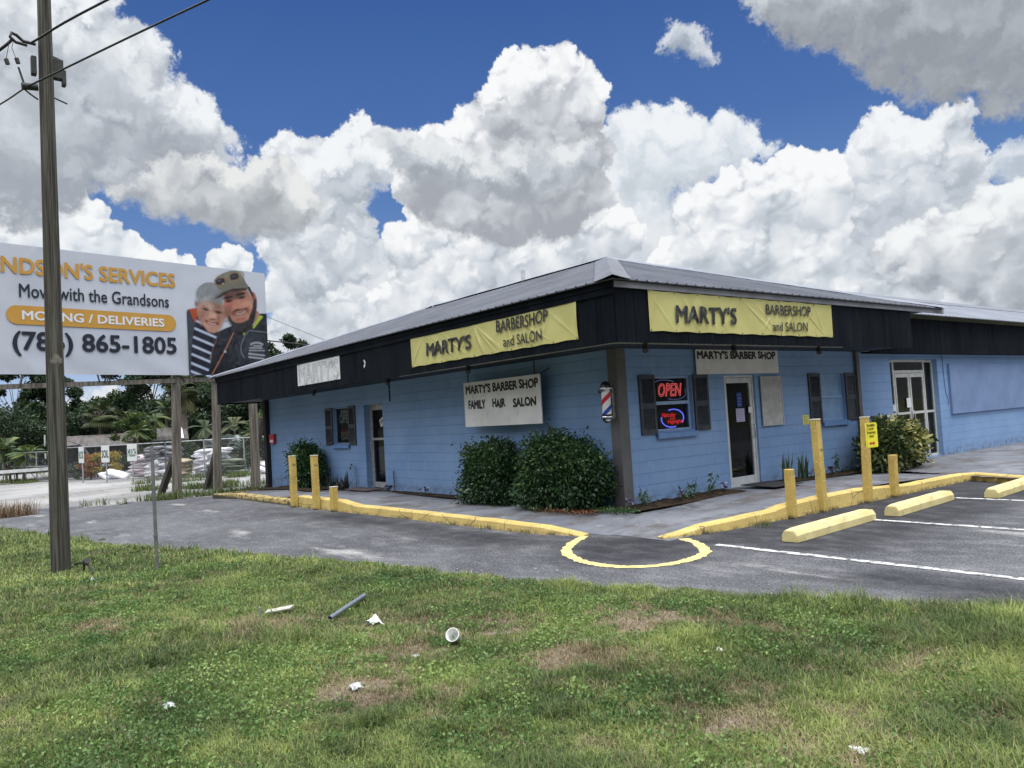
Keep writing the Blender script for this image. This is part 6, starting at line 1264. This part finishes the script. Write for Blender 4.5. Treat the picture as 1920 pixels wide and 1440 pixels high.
for txt, (x, y), d in (('ROCK', (-36.7, -2.2), (.92, .28)), ('SOIL', (-34.4, -1.5), (.85, .5)), ('MULCH', (-33.0, -.57), (.75, .66))):
    d = Vector((d[0], d[1], 0)).normalized(); n = Vector((d.y, -d.x, 0)); t = thing('fence_sign', 'white fence sign reading %s' % txt.lower()+' hung on the chain link', 'sign', (x+n.x*.05, y+n.y*.05, .72), 0, 'white signs on the chain link fence')
    mb = MB(); mb.slab([d*a+Vector((0, 0, b)) for a, b in ((-.26, 0), (.28, 0), (.28, .84), (-.26, .84))], n*.012); mb.build('plate', plain('sign white', (.58, .60, .58), .04), t)
    lettering('lettering', txt, d*.01+n*.012+Vector((0, 0, .42)), d, (0, 0, 1), .46, .40, GRN if txt != 'SOIL' else INKB, t, .03)

# bagged goods in stacks, every bag its own thing
def bag_mesh(name, mat, seed):
    bm = bmesh.new(); bmesh.ops.create_cube(bm, size=1); bmesh.ops.subdivide_edges(bm, edges=bm.edges[:], cuts=5, use_grid_fill=True); r = random.Random(seed)
    for v in bm.verts:
        x, y, z = v.co*2; k = (1-.30*abs(x)**5)*(1-.30*abs(y)**5); v.co = Vector((x*.50*(1-.05*y*y), y*.31*(1-.06*x*x), z*.088*(k**1.8)*(1.05-.35*max(abs(x), abs(y))**4)+r.uniform(-.012, .012)))
    me = bpy.data.meshes.new(name); bm.to_mesh(me); bm.free(); me.polygons.foreach_set('use_smooth', [True]*len(me.polygons)); me.materials.append(mat); return me
BAGS = {}
for k, c in (('white', (.74, .73, .77)), ('pink', (.52, .45, .47)), ('charcoal', (.17, .17, .19)), ('tan', (.40, .33, .22)), ('sod', (.14, .165, .12))):
    M = Mat(k+' bag'); M.base(M.mix(M.ramp(M.noise(5, 5), .4, .65), tuple(x*.72 for x in c), c)).rough(.4).spec(.5).bump(M.noise(9, 5), .5, .02); BAGS[k] = [bag_mesh('bag', M.m, s) for s in range(3)]
def stack(x, y, ax, layers, wide, kind, label, group, top=None, toplabel=None, topfrom=99):
    d = Vector((math.cos(ax), math.sin(ax), 0)); r = random.Random(int(x*10)); z = H0+.10
    for l in range(layers):
        for wv in range(wide):
            kk = top if (top and l >= topfrom) else kind; o = bpy.data.objects.new('bag', r.choice(BAGS[kk])); link(o); p = Vector((x, y, 0))+d*((wv-(wide-1)/2)*.98+r.uniform(-.13, .13))+Vector((r.uniform(-.10, .10), r.uniform(-.10, .10), z+.07)); o.location = p
            o.rotation_euler = (r.uniform(-.10, .10), r.uniform(-.13, .13), ax+r.uniform(-.35, .35)); o.scale = (r.uniform(.98, 1.18), 1.1, r.uniform(1.1, 1.5)); tag(o, toplabel if kk == top else label, 'bag', group)
        z += .137
AX = rad(30)
stack(-36.4, .55, AX, 8, 1, 'pink', 'dusty pink garden bag in the narrow stack behind the soil sign', 'pink bags in the narrow stack')
stack(-34.6, 1.25, AX, 11, 2, 'white', 'white garden bag low in the tall stack behind the mulch sign', 'bags in the tall stack', 'charcoal', 'dark grey garden bag in the upper half of the tall stack', 6)
stack(-33.2, 1.75, AX, 6, 1, 'tan', 'tan garden bag in the low stack between the two white stacks', 'tan bags in the low stack')
stack(-31.9, 2.9, AX, 9, 2, 'white', 'white garden bag in the stack behind the first billboard post', 'white bags behind the billboard post')
stack(-30.9, 3.4, AX, 5, 2, 'sod', 'grey green sod bag in the low flat stack behind the billboard posts', 'sod bags behind the billboard posts')
for i, (x, y, a, l) in enumerate(((-38.6, -.6, .3, 'crumpled white bag lying alone behind the rock sign'), (-37.8, -.35, 1.1, 'white bag slumped against the pink stack'), (-29.6, 4.9, .9, 'white bag lying right of the sod stack'), (-29.9, 5.3, 2.0, 'white bag leaning furthest right behind the fence'))):
    o = bpy.data.objects.new('bag', BAGS['white'][i % 3]); link(o); o.location = (x, y, H0+.12+.12*(i % 2)); o.rotation_euler = (.3*(i % 2), .35, a); o.scale = (1.2, 1.3, 1.6); tag(o, l, 'bag')

def at(az, D, z=H0):
    a = rad(az); return (CAM[0]+D*math.sin(a), CAM[1]+D*math.cos(a), z)
def faceaz(az): return -rad(az)      # local +X then runs across the view, to the right
SHR = Mat('old shed roof'); SHR.base(SHR.mix(SHR.ramp(SHR.noise(1.2, 6, .6, (3, .3, 1)), .35, .65), (.05, .044, .040), (.10, .088, .08))).rough(.8); SHR = SHR.m
def shed(name, label, az, D, w, dep, z0, z1, mat, walls=True, post=True):
    t = thing(name, label, 'shed', at(az, D), faceaz(az)); mb = MB(); mb.slab([(-w/2, -dep/2, z0), (w/2, -dep/2, z0), (w/2, dep/2, z1), (-w/2, dep/2, z1)], (0, 0, .07))
    for i in range(int(w/1.2)): x = -w/2+(i+.5)*1.2; mb.slab([(x-.03, -dep/2, z0+.07), (x+.03, -dep/2, z0+.07), (x+.03, dep/2, z1+.07), (x-.03, dep/2, z1+.07)], (0, 0, .03))
    mb.build('roof', mat, t)
    if walls: MB().box(-w/2+.2, w/2-.2, dep/2-.2, dep/2-.1, 0, z1-.1).build('wall', plain('shade cloth wall', (.02, .024, .022), .3, 2), t)
    for i in range(4): x = -w/2+.2+(w-.4)*i/3; MB().box(x-.06, x+.06, -dep/2+.1, -dep/2+.22, 0, z0).build('post', DKW, t)
    return t
shed('shade_shed', 'long low brown roofed potting shed behind the fence signs', -79.0, 62, 8.2, 6, 1.75, 2.55, SHR)
t = shed('shade_shed', 'shed with grey brown roof and one white sheet behind the first billboard post', -76.2, 58, 3.0, 5, 1.9, 2.75, SHR); MB().slab([(.55, -2.5, 2.0), (1.2, -2.5, 2.0), (1.2, 2.5, 2.85), (.55, 2.5, 2.85)], (0, 0, .04)).build('white_sheet', plain('white roof sheet', (.6, .62, .63)), t)
t = thing('white_tunnel', 'white cloth covered hoop tunnel left of the utility pole', 'tunnel', at(-82.3, 57), faceaz(-82.3)); V = []; n = 12
for y in (-3, 3):
    for i in range(n+1): a = math.pi*i/n; V.append((1.6*math.cos(a), y, 1.15+1.15*math.sin(a)))
MB().add(V, [(i, i+1, n+2+i, n+1+i) for i in range(n)], True).build('cover', plain('white cloth', (.62, .66, .72), .08), t)
t = thing('house', 'grey gabled house roof among the trees at the left edge', 'house', at(-84.3, 92), faceaz(-84.3)); mb = MB(); V = [(-3.6, -3, 3.3), (3.4, -3, 3.3), (3.4, 3, 3.3), (-3.6, 3, 3.3), (-2, 0, 4.6), (1.3, 0, 4.6)]; mb.add(V, [(0, 1, 5, 4), (2, 3, 4, 5), (1, 2, 5), (3, 0, 4)]); mb.build('roof', plain('grey shingle', (.30, .32, .31), .15, 2), t); MB().box(-3, 2.8, -2.5, 2.5, 0, 3.25).build('wall', plain('house wall', (.25, .25, .22)), t)
for lbl, az, D, w in (('white edged nursery bench of dark pots behind the rock sign', -80.2, 52, 4.5), ('white edged nursery bench behind the gate at the left', -84.6, 52, 4.0)):
    t = thing('nursery_bench', lbl, 'bench', at(az, D), faceaz(az)); MB().box(-w/2, w/2, -.06, 0, .62, .80).build('edge_board', plain('white board', (.55, .56, .55)), t); MB().box(-w/2, w/2, 0, 1.2, .64, .70).build('bench_top', DKW, t)
    for i in range(3): x = -w/2+.2+(w-.4)*i/2; MB().box(x-.05, x+.05, .2, .3, 0, .64).build('leg', DKW, t)

# trees
DKT = leafmat('dark tree leaf', (.007, .019, .008), (.020, .046, .015), (.062, .105, .030), .2); OLV = leafmat('olive leaf', (.016, .03, .010), (.038, .062, .018), (.095, .12, .032), .2); LIME = leafmat('lime palm leaf', (.022, .045, .012), (.06, .10, .024), (.17, .19, .045), .25); FANM = leafmat('fan palm leaf', (.018, .032, .012), (.05, .07, .025), (.14, .14, .06), .2); SILV = leafmat('silver palm leaf', (.07, .10, .09), (.15, .19, .17), (.30, .34, .31), .15)
BARK = plain('bark', (.06, .05, .04), .35, 5, .9, bump=.4)
def tree(label, az, D, h, w, n, mat, size=.32, gaps=1.0, low=.25, seed=0, name='tree', group='trees behind the nursery'):
    t = thing(name, label, 'tree', at(az, D), 0, group); rng = np.random.default_rng(seed+int(D)); k = int(26*max(1, w/3)); C = []; mb = MB(); mb.tube([(0, 0, -.2), (.1, .05, h*.3), (-.05, .1, h*.62)], [.05*h*.6, .035*h*.6, .015*h], 8)
    n = int(n*2.4); size *= .72
    for i in range(k):
        z = h*(low+(1-low)*rng.uniform(0, 1)**.8); rmax = w*math.sqrt(max(.05, 1-((z/h-.55)/.52)**2)); a = rng.uniform(0, 6.3); q = rmax*math.sqrt(rng.uniform(0, 1)); c = (q*math.cos(a), q*math.sin(a), z); C.append(c+tuple(rng.uniform(.45, 1.0)*np.array((1, 1, .7))*w*.26/gaps))
        if i % 2 == 0: mb.tube([(0, 0, min(h*.5, z*.7)), (c[0]*.5, c[1]*.5, z*.82), c], [.010*h*.4, .006*h*.4, .002*h], 5)
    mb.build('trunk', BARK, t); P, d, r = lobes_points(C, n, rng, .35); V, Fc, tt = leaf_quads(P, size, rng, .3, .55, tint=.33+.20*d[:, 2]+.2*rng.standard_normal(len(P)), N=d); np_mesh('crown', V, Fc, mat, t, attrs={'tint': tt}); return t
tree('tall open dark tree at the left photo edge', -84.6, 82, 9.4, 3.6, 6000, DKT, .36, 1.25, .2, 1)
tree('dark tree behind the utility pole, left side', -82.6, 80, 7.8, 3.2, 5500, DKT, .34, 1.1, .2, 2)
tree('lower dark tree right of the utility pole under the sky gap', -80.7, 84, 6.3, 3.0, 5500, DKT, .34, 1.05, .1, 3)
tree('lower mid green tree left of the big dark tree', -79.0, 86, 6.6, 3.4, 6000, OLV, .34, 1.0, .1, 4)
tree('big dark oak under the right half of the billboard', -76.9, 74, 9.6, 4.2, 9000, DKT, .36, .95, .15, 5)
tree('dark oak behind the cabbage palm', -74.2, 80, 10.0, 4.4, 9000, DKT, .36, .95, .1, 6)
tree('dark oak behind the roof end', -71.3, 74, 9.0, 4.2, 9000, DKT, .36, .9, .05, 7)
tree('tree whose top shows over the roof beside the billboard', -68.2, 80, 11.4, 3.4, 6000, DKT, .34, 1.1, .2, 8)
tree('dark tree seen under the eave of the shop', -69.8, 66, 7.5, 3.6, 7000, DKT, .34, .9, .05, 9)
for i, (az, D, h, w, l) in enumerate(((-85.4, 74, 5.0, 3.6, 'dense dark shrub mass left of the house roof'), (-82.6, 76, 5.4, 3.6, 'dense dark shrub mass right of the house roof'), (-80.4, 72, 5.0, 3.2, 'dense dark shrub mass behind the potting shed, left part'), (-78.2, 72, 5.2, 3.2, 'dense dark shrub mass behind the potting shed, right part'), (-75.6, 68, 5.4, 3.2, 'dense dark shrub mass behind the white striped shed roof'), (-73.3, 66, 5.8, 3.4, 'dense dark shrub mass behind the cabbage palm trunk'), (-70.6, 62, 4.4, 3.2, 'dense dark shrub mass under the eave of the shop'))):
    tree(l, az, D, h, w, 5200, DKT, .30, .75, .0, 30+i, 'shrub', 'dark shrubs behind the sheds')
tree('yellow green bushy tree behind the mulch sign', -78.0, 54, 3.7, 1.25, 2200, LIME, .20, .9, .3, 50, group='light green trees')
for i, (az, D, h, w, m_, l) in enumerate(((-80.6, 50, 1.35, .6, leafmat('orange croton', (.10, .06, .015), (.34, .13, .04), (.48, .24, .08), .2), 'orange leaved shrub behind the rock sign'), (-79.7, 50, 1.5, .9, leafmat('yellow croton', (.12, .10, .02), (.38, .29, .04), (.55, .44, .08), .2), 'yellow leaved shrub between the rock and soil signs'), (-77.1, 47, 1.6, 1.0, OLV, 'low olive shrub behind the tall bag stack'), (-75.3, 46, 1.7, 1.1, OLV, 'low olive shrub left of the second billboard post'), (-73.0, 46, 1.3, 1.0, DKT, 'dark low shrub behind the silver palm'), (-71.3, 46, 1.4, 1.0, DKT, 'dark low shrub near the shop wall end'), (-79.2, 51, 1.1, 1.1, DKT, 'dark potted shrub below the yellow leaves'), (-81.0, 51, 1.0, .9, DKT, 'dark potted shrub below the orange leaves'))):
    tree(l, az, D, h, w, 1300, m_, .13, .8, .1, 60+i, 'nursery_shrub', 'nursery shrubs behind the fence')
def palm(label, az, D, h, n, L, mat, fan=False, tr=.16, seed=0, droop=.5, multi=1, name='palm_tree', base=H0, group='palms in the nursery', skirt=0):
    t = thing(name, label, 'palm', at(az, D, base), 0, group); rng = np.random.default_rng(seed); mb = MB(); VV = []; TT = []
    for mi in range(multi):
        ox, oy = (0, 0) if multi == 1 else (rng.normal(0, .35), rng.normal(0, .35)); hh = h*(1 if multi == 1 else rng.uniform(.5, 1.05)); top = np.array((ox*1.6, oy*1.6, hh)); mb.tube([(ox, oy, -.2), (ox*1.2, oy*1.2, hh*.5), tuple(top)], [tr*1.1, tr*.9, tr*.8], 8)
        for i in range(n):
            a = rng.uniform(0, 6.28); dead = i < skirt; el = -1.1 if dead else rng.uniform(-.5, 1.25); l = L*rng.uniform(.75, 1.1); d = np.array((math.cos(a)*math.cos(el), math.sin(a)*math.cos(el), math.sin(el))); s = np.array((-math.sin(a), math.cos(a), 0)); tn = rng.uniform(.15, .8) if not dead else .95
            if fan:
                c = top+d*l*.5; k = 13
                for j in range(k):
                    f_ = -1.25+2.5*j/(k-1); dd = d*math.cos(f_)+s*math.sin(f_); tip = c+dd*l*.55+np.array((0, 0, -.16*l*(1+abs(f_)*.5))); w_ = np.cross(dd, np.cross(d, s)); w_ = w_/np.linalg.norm(w_)*l*.045; md = c+dd*l*.3; VV += [c, md+w_, tip, md-w_]; TT += [tn]*4
                mb.tube([tuple(top), tuple(c)], .02, 4)
            else:
                k = 22; pr = top
                for j in range(1, k):
                    q = j/k; p = top+d*l*q+np.array((0, 0, -droop*l*q*q)); ax_ = p-pr; ax_ = ax_/np.linalg.norm(ax_); pr = p; ll = l*.34*math.sin(math.pi*min(.98, q*.9+.1))
                    for sg in (1, -1):
                        dd = s*sg*.85+ax_*.6+np.array((0, 0, -.35)); dd = dd/np.linalg.norm(dd); w_ = ax_*l*.024; VV += [p-w_*.3, p+dd*ll*.5+w_, p+dd*ll, p+dd*ll*.5-w_]; TT += [tn+rng.normal(0, .08)]*4
    mb.build('trunk', plain('palm trunk', (.13, .11, .085), .3, 7, .9), t); np_mesh('fronds', VV, np.arange(len(VV)).reshape(-1, 4), mat, t, attrs={'tint': TT}); return t
palm('shaggy cabbage palm with a brown skirt right of the first billboard post', -74.9, 60, 5.4, 56, 1.5, FANM, True, .26, 1, skirt=14)
palm('dark cabbage palm behind the potting shed', -79.9, 66, 4.0, 40, 1.4, FANM, True, .2, 2)
palm('small dark cabbage palm right of the potting shed', -78.9, 67, 3.6, 36, 1.3, FANM, True, .2, 3)
palm('yellow green feather palm left of the first billboard post', -76.7, 56, 3.4, 18, 1.2, LIME, False, .09, 4, .55)
palm('yellow green feather palm clump at the left photo edge behind the fence', -84.6, 55, 2.4, 15, 1.4, LIME, False, .07, 5, .5, 4)
palm('lime feather palm seen low behind the mulch sign', -77.8, 52, 2.6, 16, 1.0, LIME, False, .07, 6, .5)
palm('lime feather palm seen under the eave near the dark wall post', -70.3, 52, 3.2, 16, 1.1, LIME, False, .07, 7, .45, 2)
palm('small green palm seen under the eave left of its lime neighbour', -71.7, 54, 2.7, 16, 1.3, FANM, False, .08, 8, .5)
palm('silver blue fan palm behind the fence right of the second billboard post', -72.4, 44, 1.2, 22, 1.2, SILV, True, .1, 9)
palm('slender green palm between the billboard posts', -73.6, 52, 2.6, 14, 1.2, OLV, False, .07, 10, .5)
palm('green feather palm behind the first billboard post', -76.0, 62, 4.2, 18, 1.5, OLV, False, .12, 11, .5)
spiky('yucca', 'tall spiky yucca growing beside the second billboard post', 'plant', (-21.4, -.30, H0), 70, 1.15, .035, leafmat('yucca leaf', (.03, .055, .035), (.07, .11, .065), (.15, .19, .10), .15), .38, seed=12)
tag(MB().tube([(-43.7, 9.2, -.4), (-43.6, 9.3, 3.2), (-43.5, 9.4, 6.5)], .19, 10).build('wooden_pole', WOOD), 'pale wooden pole standing behind the fence near the shop wall end', 'pole')
P = at(-75.35, 45.5); tag(MB().tube([(P[0], P[1], -.4), (P[0], P[1], 2.1)], .17, 10).build('wooden_pole', WOOD), 'short grey wooden pole behind the fence left of the first billboard post', 'pole')

# ------------------------------------------------------------------ litter on the verge
def nearer(x, y): return CAM[0]+(x-CAM[0])*.952, CAM[1]+(y-CAM[1])*.952
LZ = lambda x, y: float(lawn_z(np.array([x]), np.array([y]))[0])
o = MB().lathe([(.0, .003), (.030, .003), (.042, .008), (.049, .09), (.053, .094), (.053, .098), (.046, .097), (.040, .012), (.0, .009)], n=28).build('paper_cup', plain('milky plastic', (.62, .63, .60), .08, 9, .35)); o.location = nearer(3.90, -6.02)+(LZ(3.9, -6.02)+.05,); o.rotation_euler = (rad(58), 0, rad(38)); tag(o, 'white plastic cup lying on its side in the brown grass', 'cup')
o = MB().tube([nearer(2.40, -6.41)+(.075,), nearer(1.86, -5.78)+(.09,)], .019, 12, cap=False).tube([nearer(2.40, -6.41)+(.075,), nearer(1.86, -5.78)+(.09,)], .0155, 12, cap=False).build('pipe', plain('grey conduit pipe', (.18, .205, .25), .12, 8, .4, .2)); tag(o, 'short grey pipe lying on the verge grass', 'pipe')
def scrap(name, label, x, y, r_, seed, mat, h=.05, n=9, cat=None):
    x, y = nearer(x, y); rng = np.random.default_rng(seed); U, W_ = np.meshgrid(np.linspace(-1, 1, n), np.linspace(-1, 1, n), indexing='ij'); e_ = 1-.45*rng.uniform(0, 1, U.shape)*((np.abs(U) > .7) | (np.abs(W_) > .7)); z = (.55+.30*fb(U*1.3+seed, W_*1.3, .9, seed))*h*np.clip(1.05-.45*(U*U+W_*W_), .1, 1)+.012
    V = np.stack([x+U.ravel()*r_*e_.ravel()+.2*r_*fb(W_*1.2, U*1.2+3, 1.3, seed).ravel(), y+W_.ravel()*r_*.75*e_.ravel(), LZ(x, y)+z.ravel()], 1); I = np.arange(n*n).reshape(n, n)
    o = np_mesh(name, V, np.ascontiguousarray(np.stack([I[:-1, :-1], I[1:, :-1], I[1:, 1:], I[:-1, 1:]], -1).reshape(-1, 4)), mat); tag(o, label, cat or name.replace('_', ' '))
TIS = plain('crumpled tissue', (.74, .75, .77), .05, 9, .8); CLR = plain('dull clear plastic', (.42, .44, .43), .2, 9, .25); CAR = plain('dirty card', (.45, .43, .37), .12, 20)
scrap('tissue', 'crumpled white tissue lying right of the grey pipe', 2.76, -6.14, .085, 1, TIS, .09)
scrap('tissue', 'crumpled pale plastic scrap half sunk in the grass below the tissue', 4.26, -7.08, .055, 2, CLR, .05)
scrap('plastic_scrap', 'dull clear plastic lid in the grass between tissue and cup', 3.94, -6.42, .04, 3, CLR, .02, cat='lid')
scrap('paper_scrap', 'small pale stone grey scrap in the grass right of the cup', 5.58, -4.87, .035, 4, CAR, .03)
scrap('paper_scrap', 'torn white paper flat in the dry grass at the lower right', 7.04, -5.66, .055, 5, TIS, .02)
scrap('paper_scrap', 'shredded plastic strip in the grass at the lower left', 3.66, -8.12, .06, 6, CLR, .03)
scrap('plastic_bag', 'wisp of clear plastic beside the base of the utility pole', -2.15, -7.62, .10, 7, CLR, .05, cat='plastic')
o = MB().slab([(-.13, -.035, 0), (.10, -.04, 0), (.13, .03, 0), (-.11, .035, 0)], (0, 0, .012)).build('card_strip', CAR); o.location = nearer(1.72, -6.62)+(LZ(1.72, -6.62)+.06,); o.rotation_euler = (.15, -.12, rad(58)); tag(o, 'cream card strip lying on the grass left of the grey pipe', 'card')
o = MB().bar((0, 0, -.05), (.0, .01, .14), .035, .012).build('stake', plain('grey wood', (.22, .22, .2))); o.location = nearer(1.80, -6.85)+(.02,); tag(o, 'small grey wooden stake upright in the grass beside the card strip', 'stake')
t = thing('cable_end', 'tangled black cable end beside the base of the utility pole', 'cable', (-2.45, -7.62, .02)); mb = MB(); mb.tube([(-.25, -.08, .10), (-.1, -.03, .13), (.05, .03, .12), (.2, .05, .05), (.3, .06, .0)], .016, 6); mb.tube([(-.1, 0, .0), (-.05, 0, .12), (.02, 0, .16)], .013, 6); mb.build('cable', CABLE, t); mb = MB(); mb.tube([(-.02, .0, .14), (.06, .02, .17)], .04, 8); mb.build('plug', plain('black plug', (.05, .05, .055), .2, 9, .3), t)
r = random.Random(12); mb = None
for i in range(26):   # crumbs of broken asphalt and shell along the lot
    x = r.uniform(-3, 6.5); y = float(edge_y(np.array([x]))[0])+abs(r.gauss(0, .35))+.08; s = r.uniform(.008, .02)
    if i == 0:
        bm = bmesh.new(); bmesh.ops.create_icosphere(bm, subdivisions=1, radius=1); 
        for v in bm.verts: v.co *= r.uniform(.7, 1.2)
        pm = bpy.data.meshes.new('pebble'); bm.to_mesh(pm); bm.free(); pm.materials.append(plain('pale shell', (.24, .23, .21), .2, 30))
    o = bpy.data.objects.new('pebble', pm); link(o); o.location = (x, y, s*.35+.012); o.scale = (s, s*r.uniform(.6, 1), s*.6); o.rotation_euler = (0, 0, r.uniform(0, 6)); tag(o, 'pale pebble lying on the asphalt near the grass edge', 'pebble', 'pale pebbles along the grass edge')
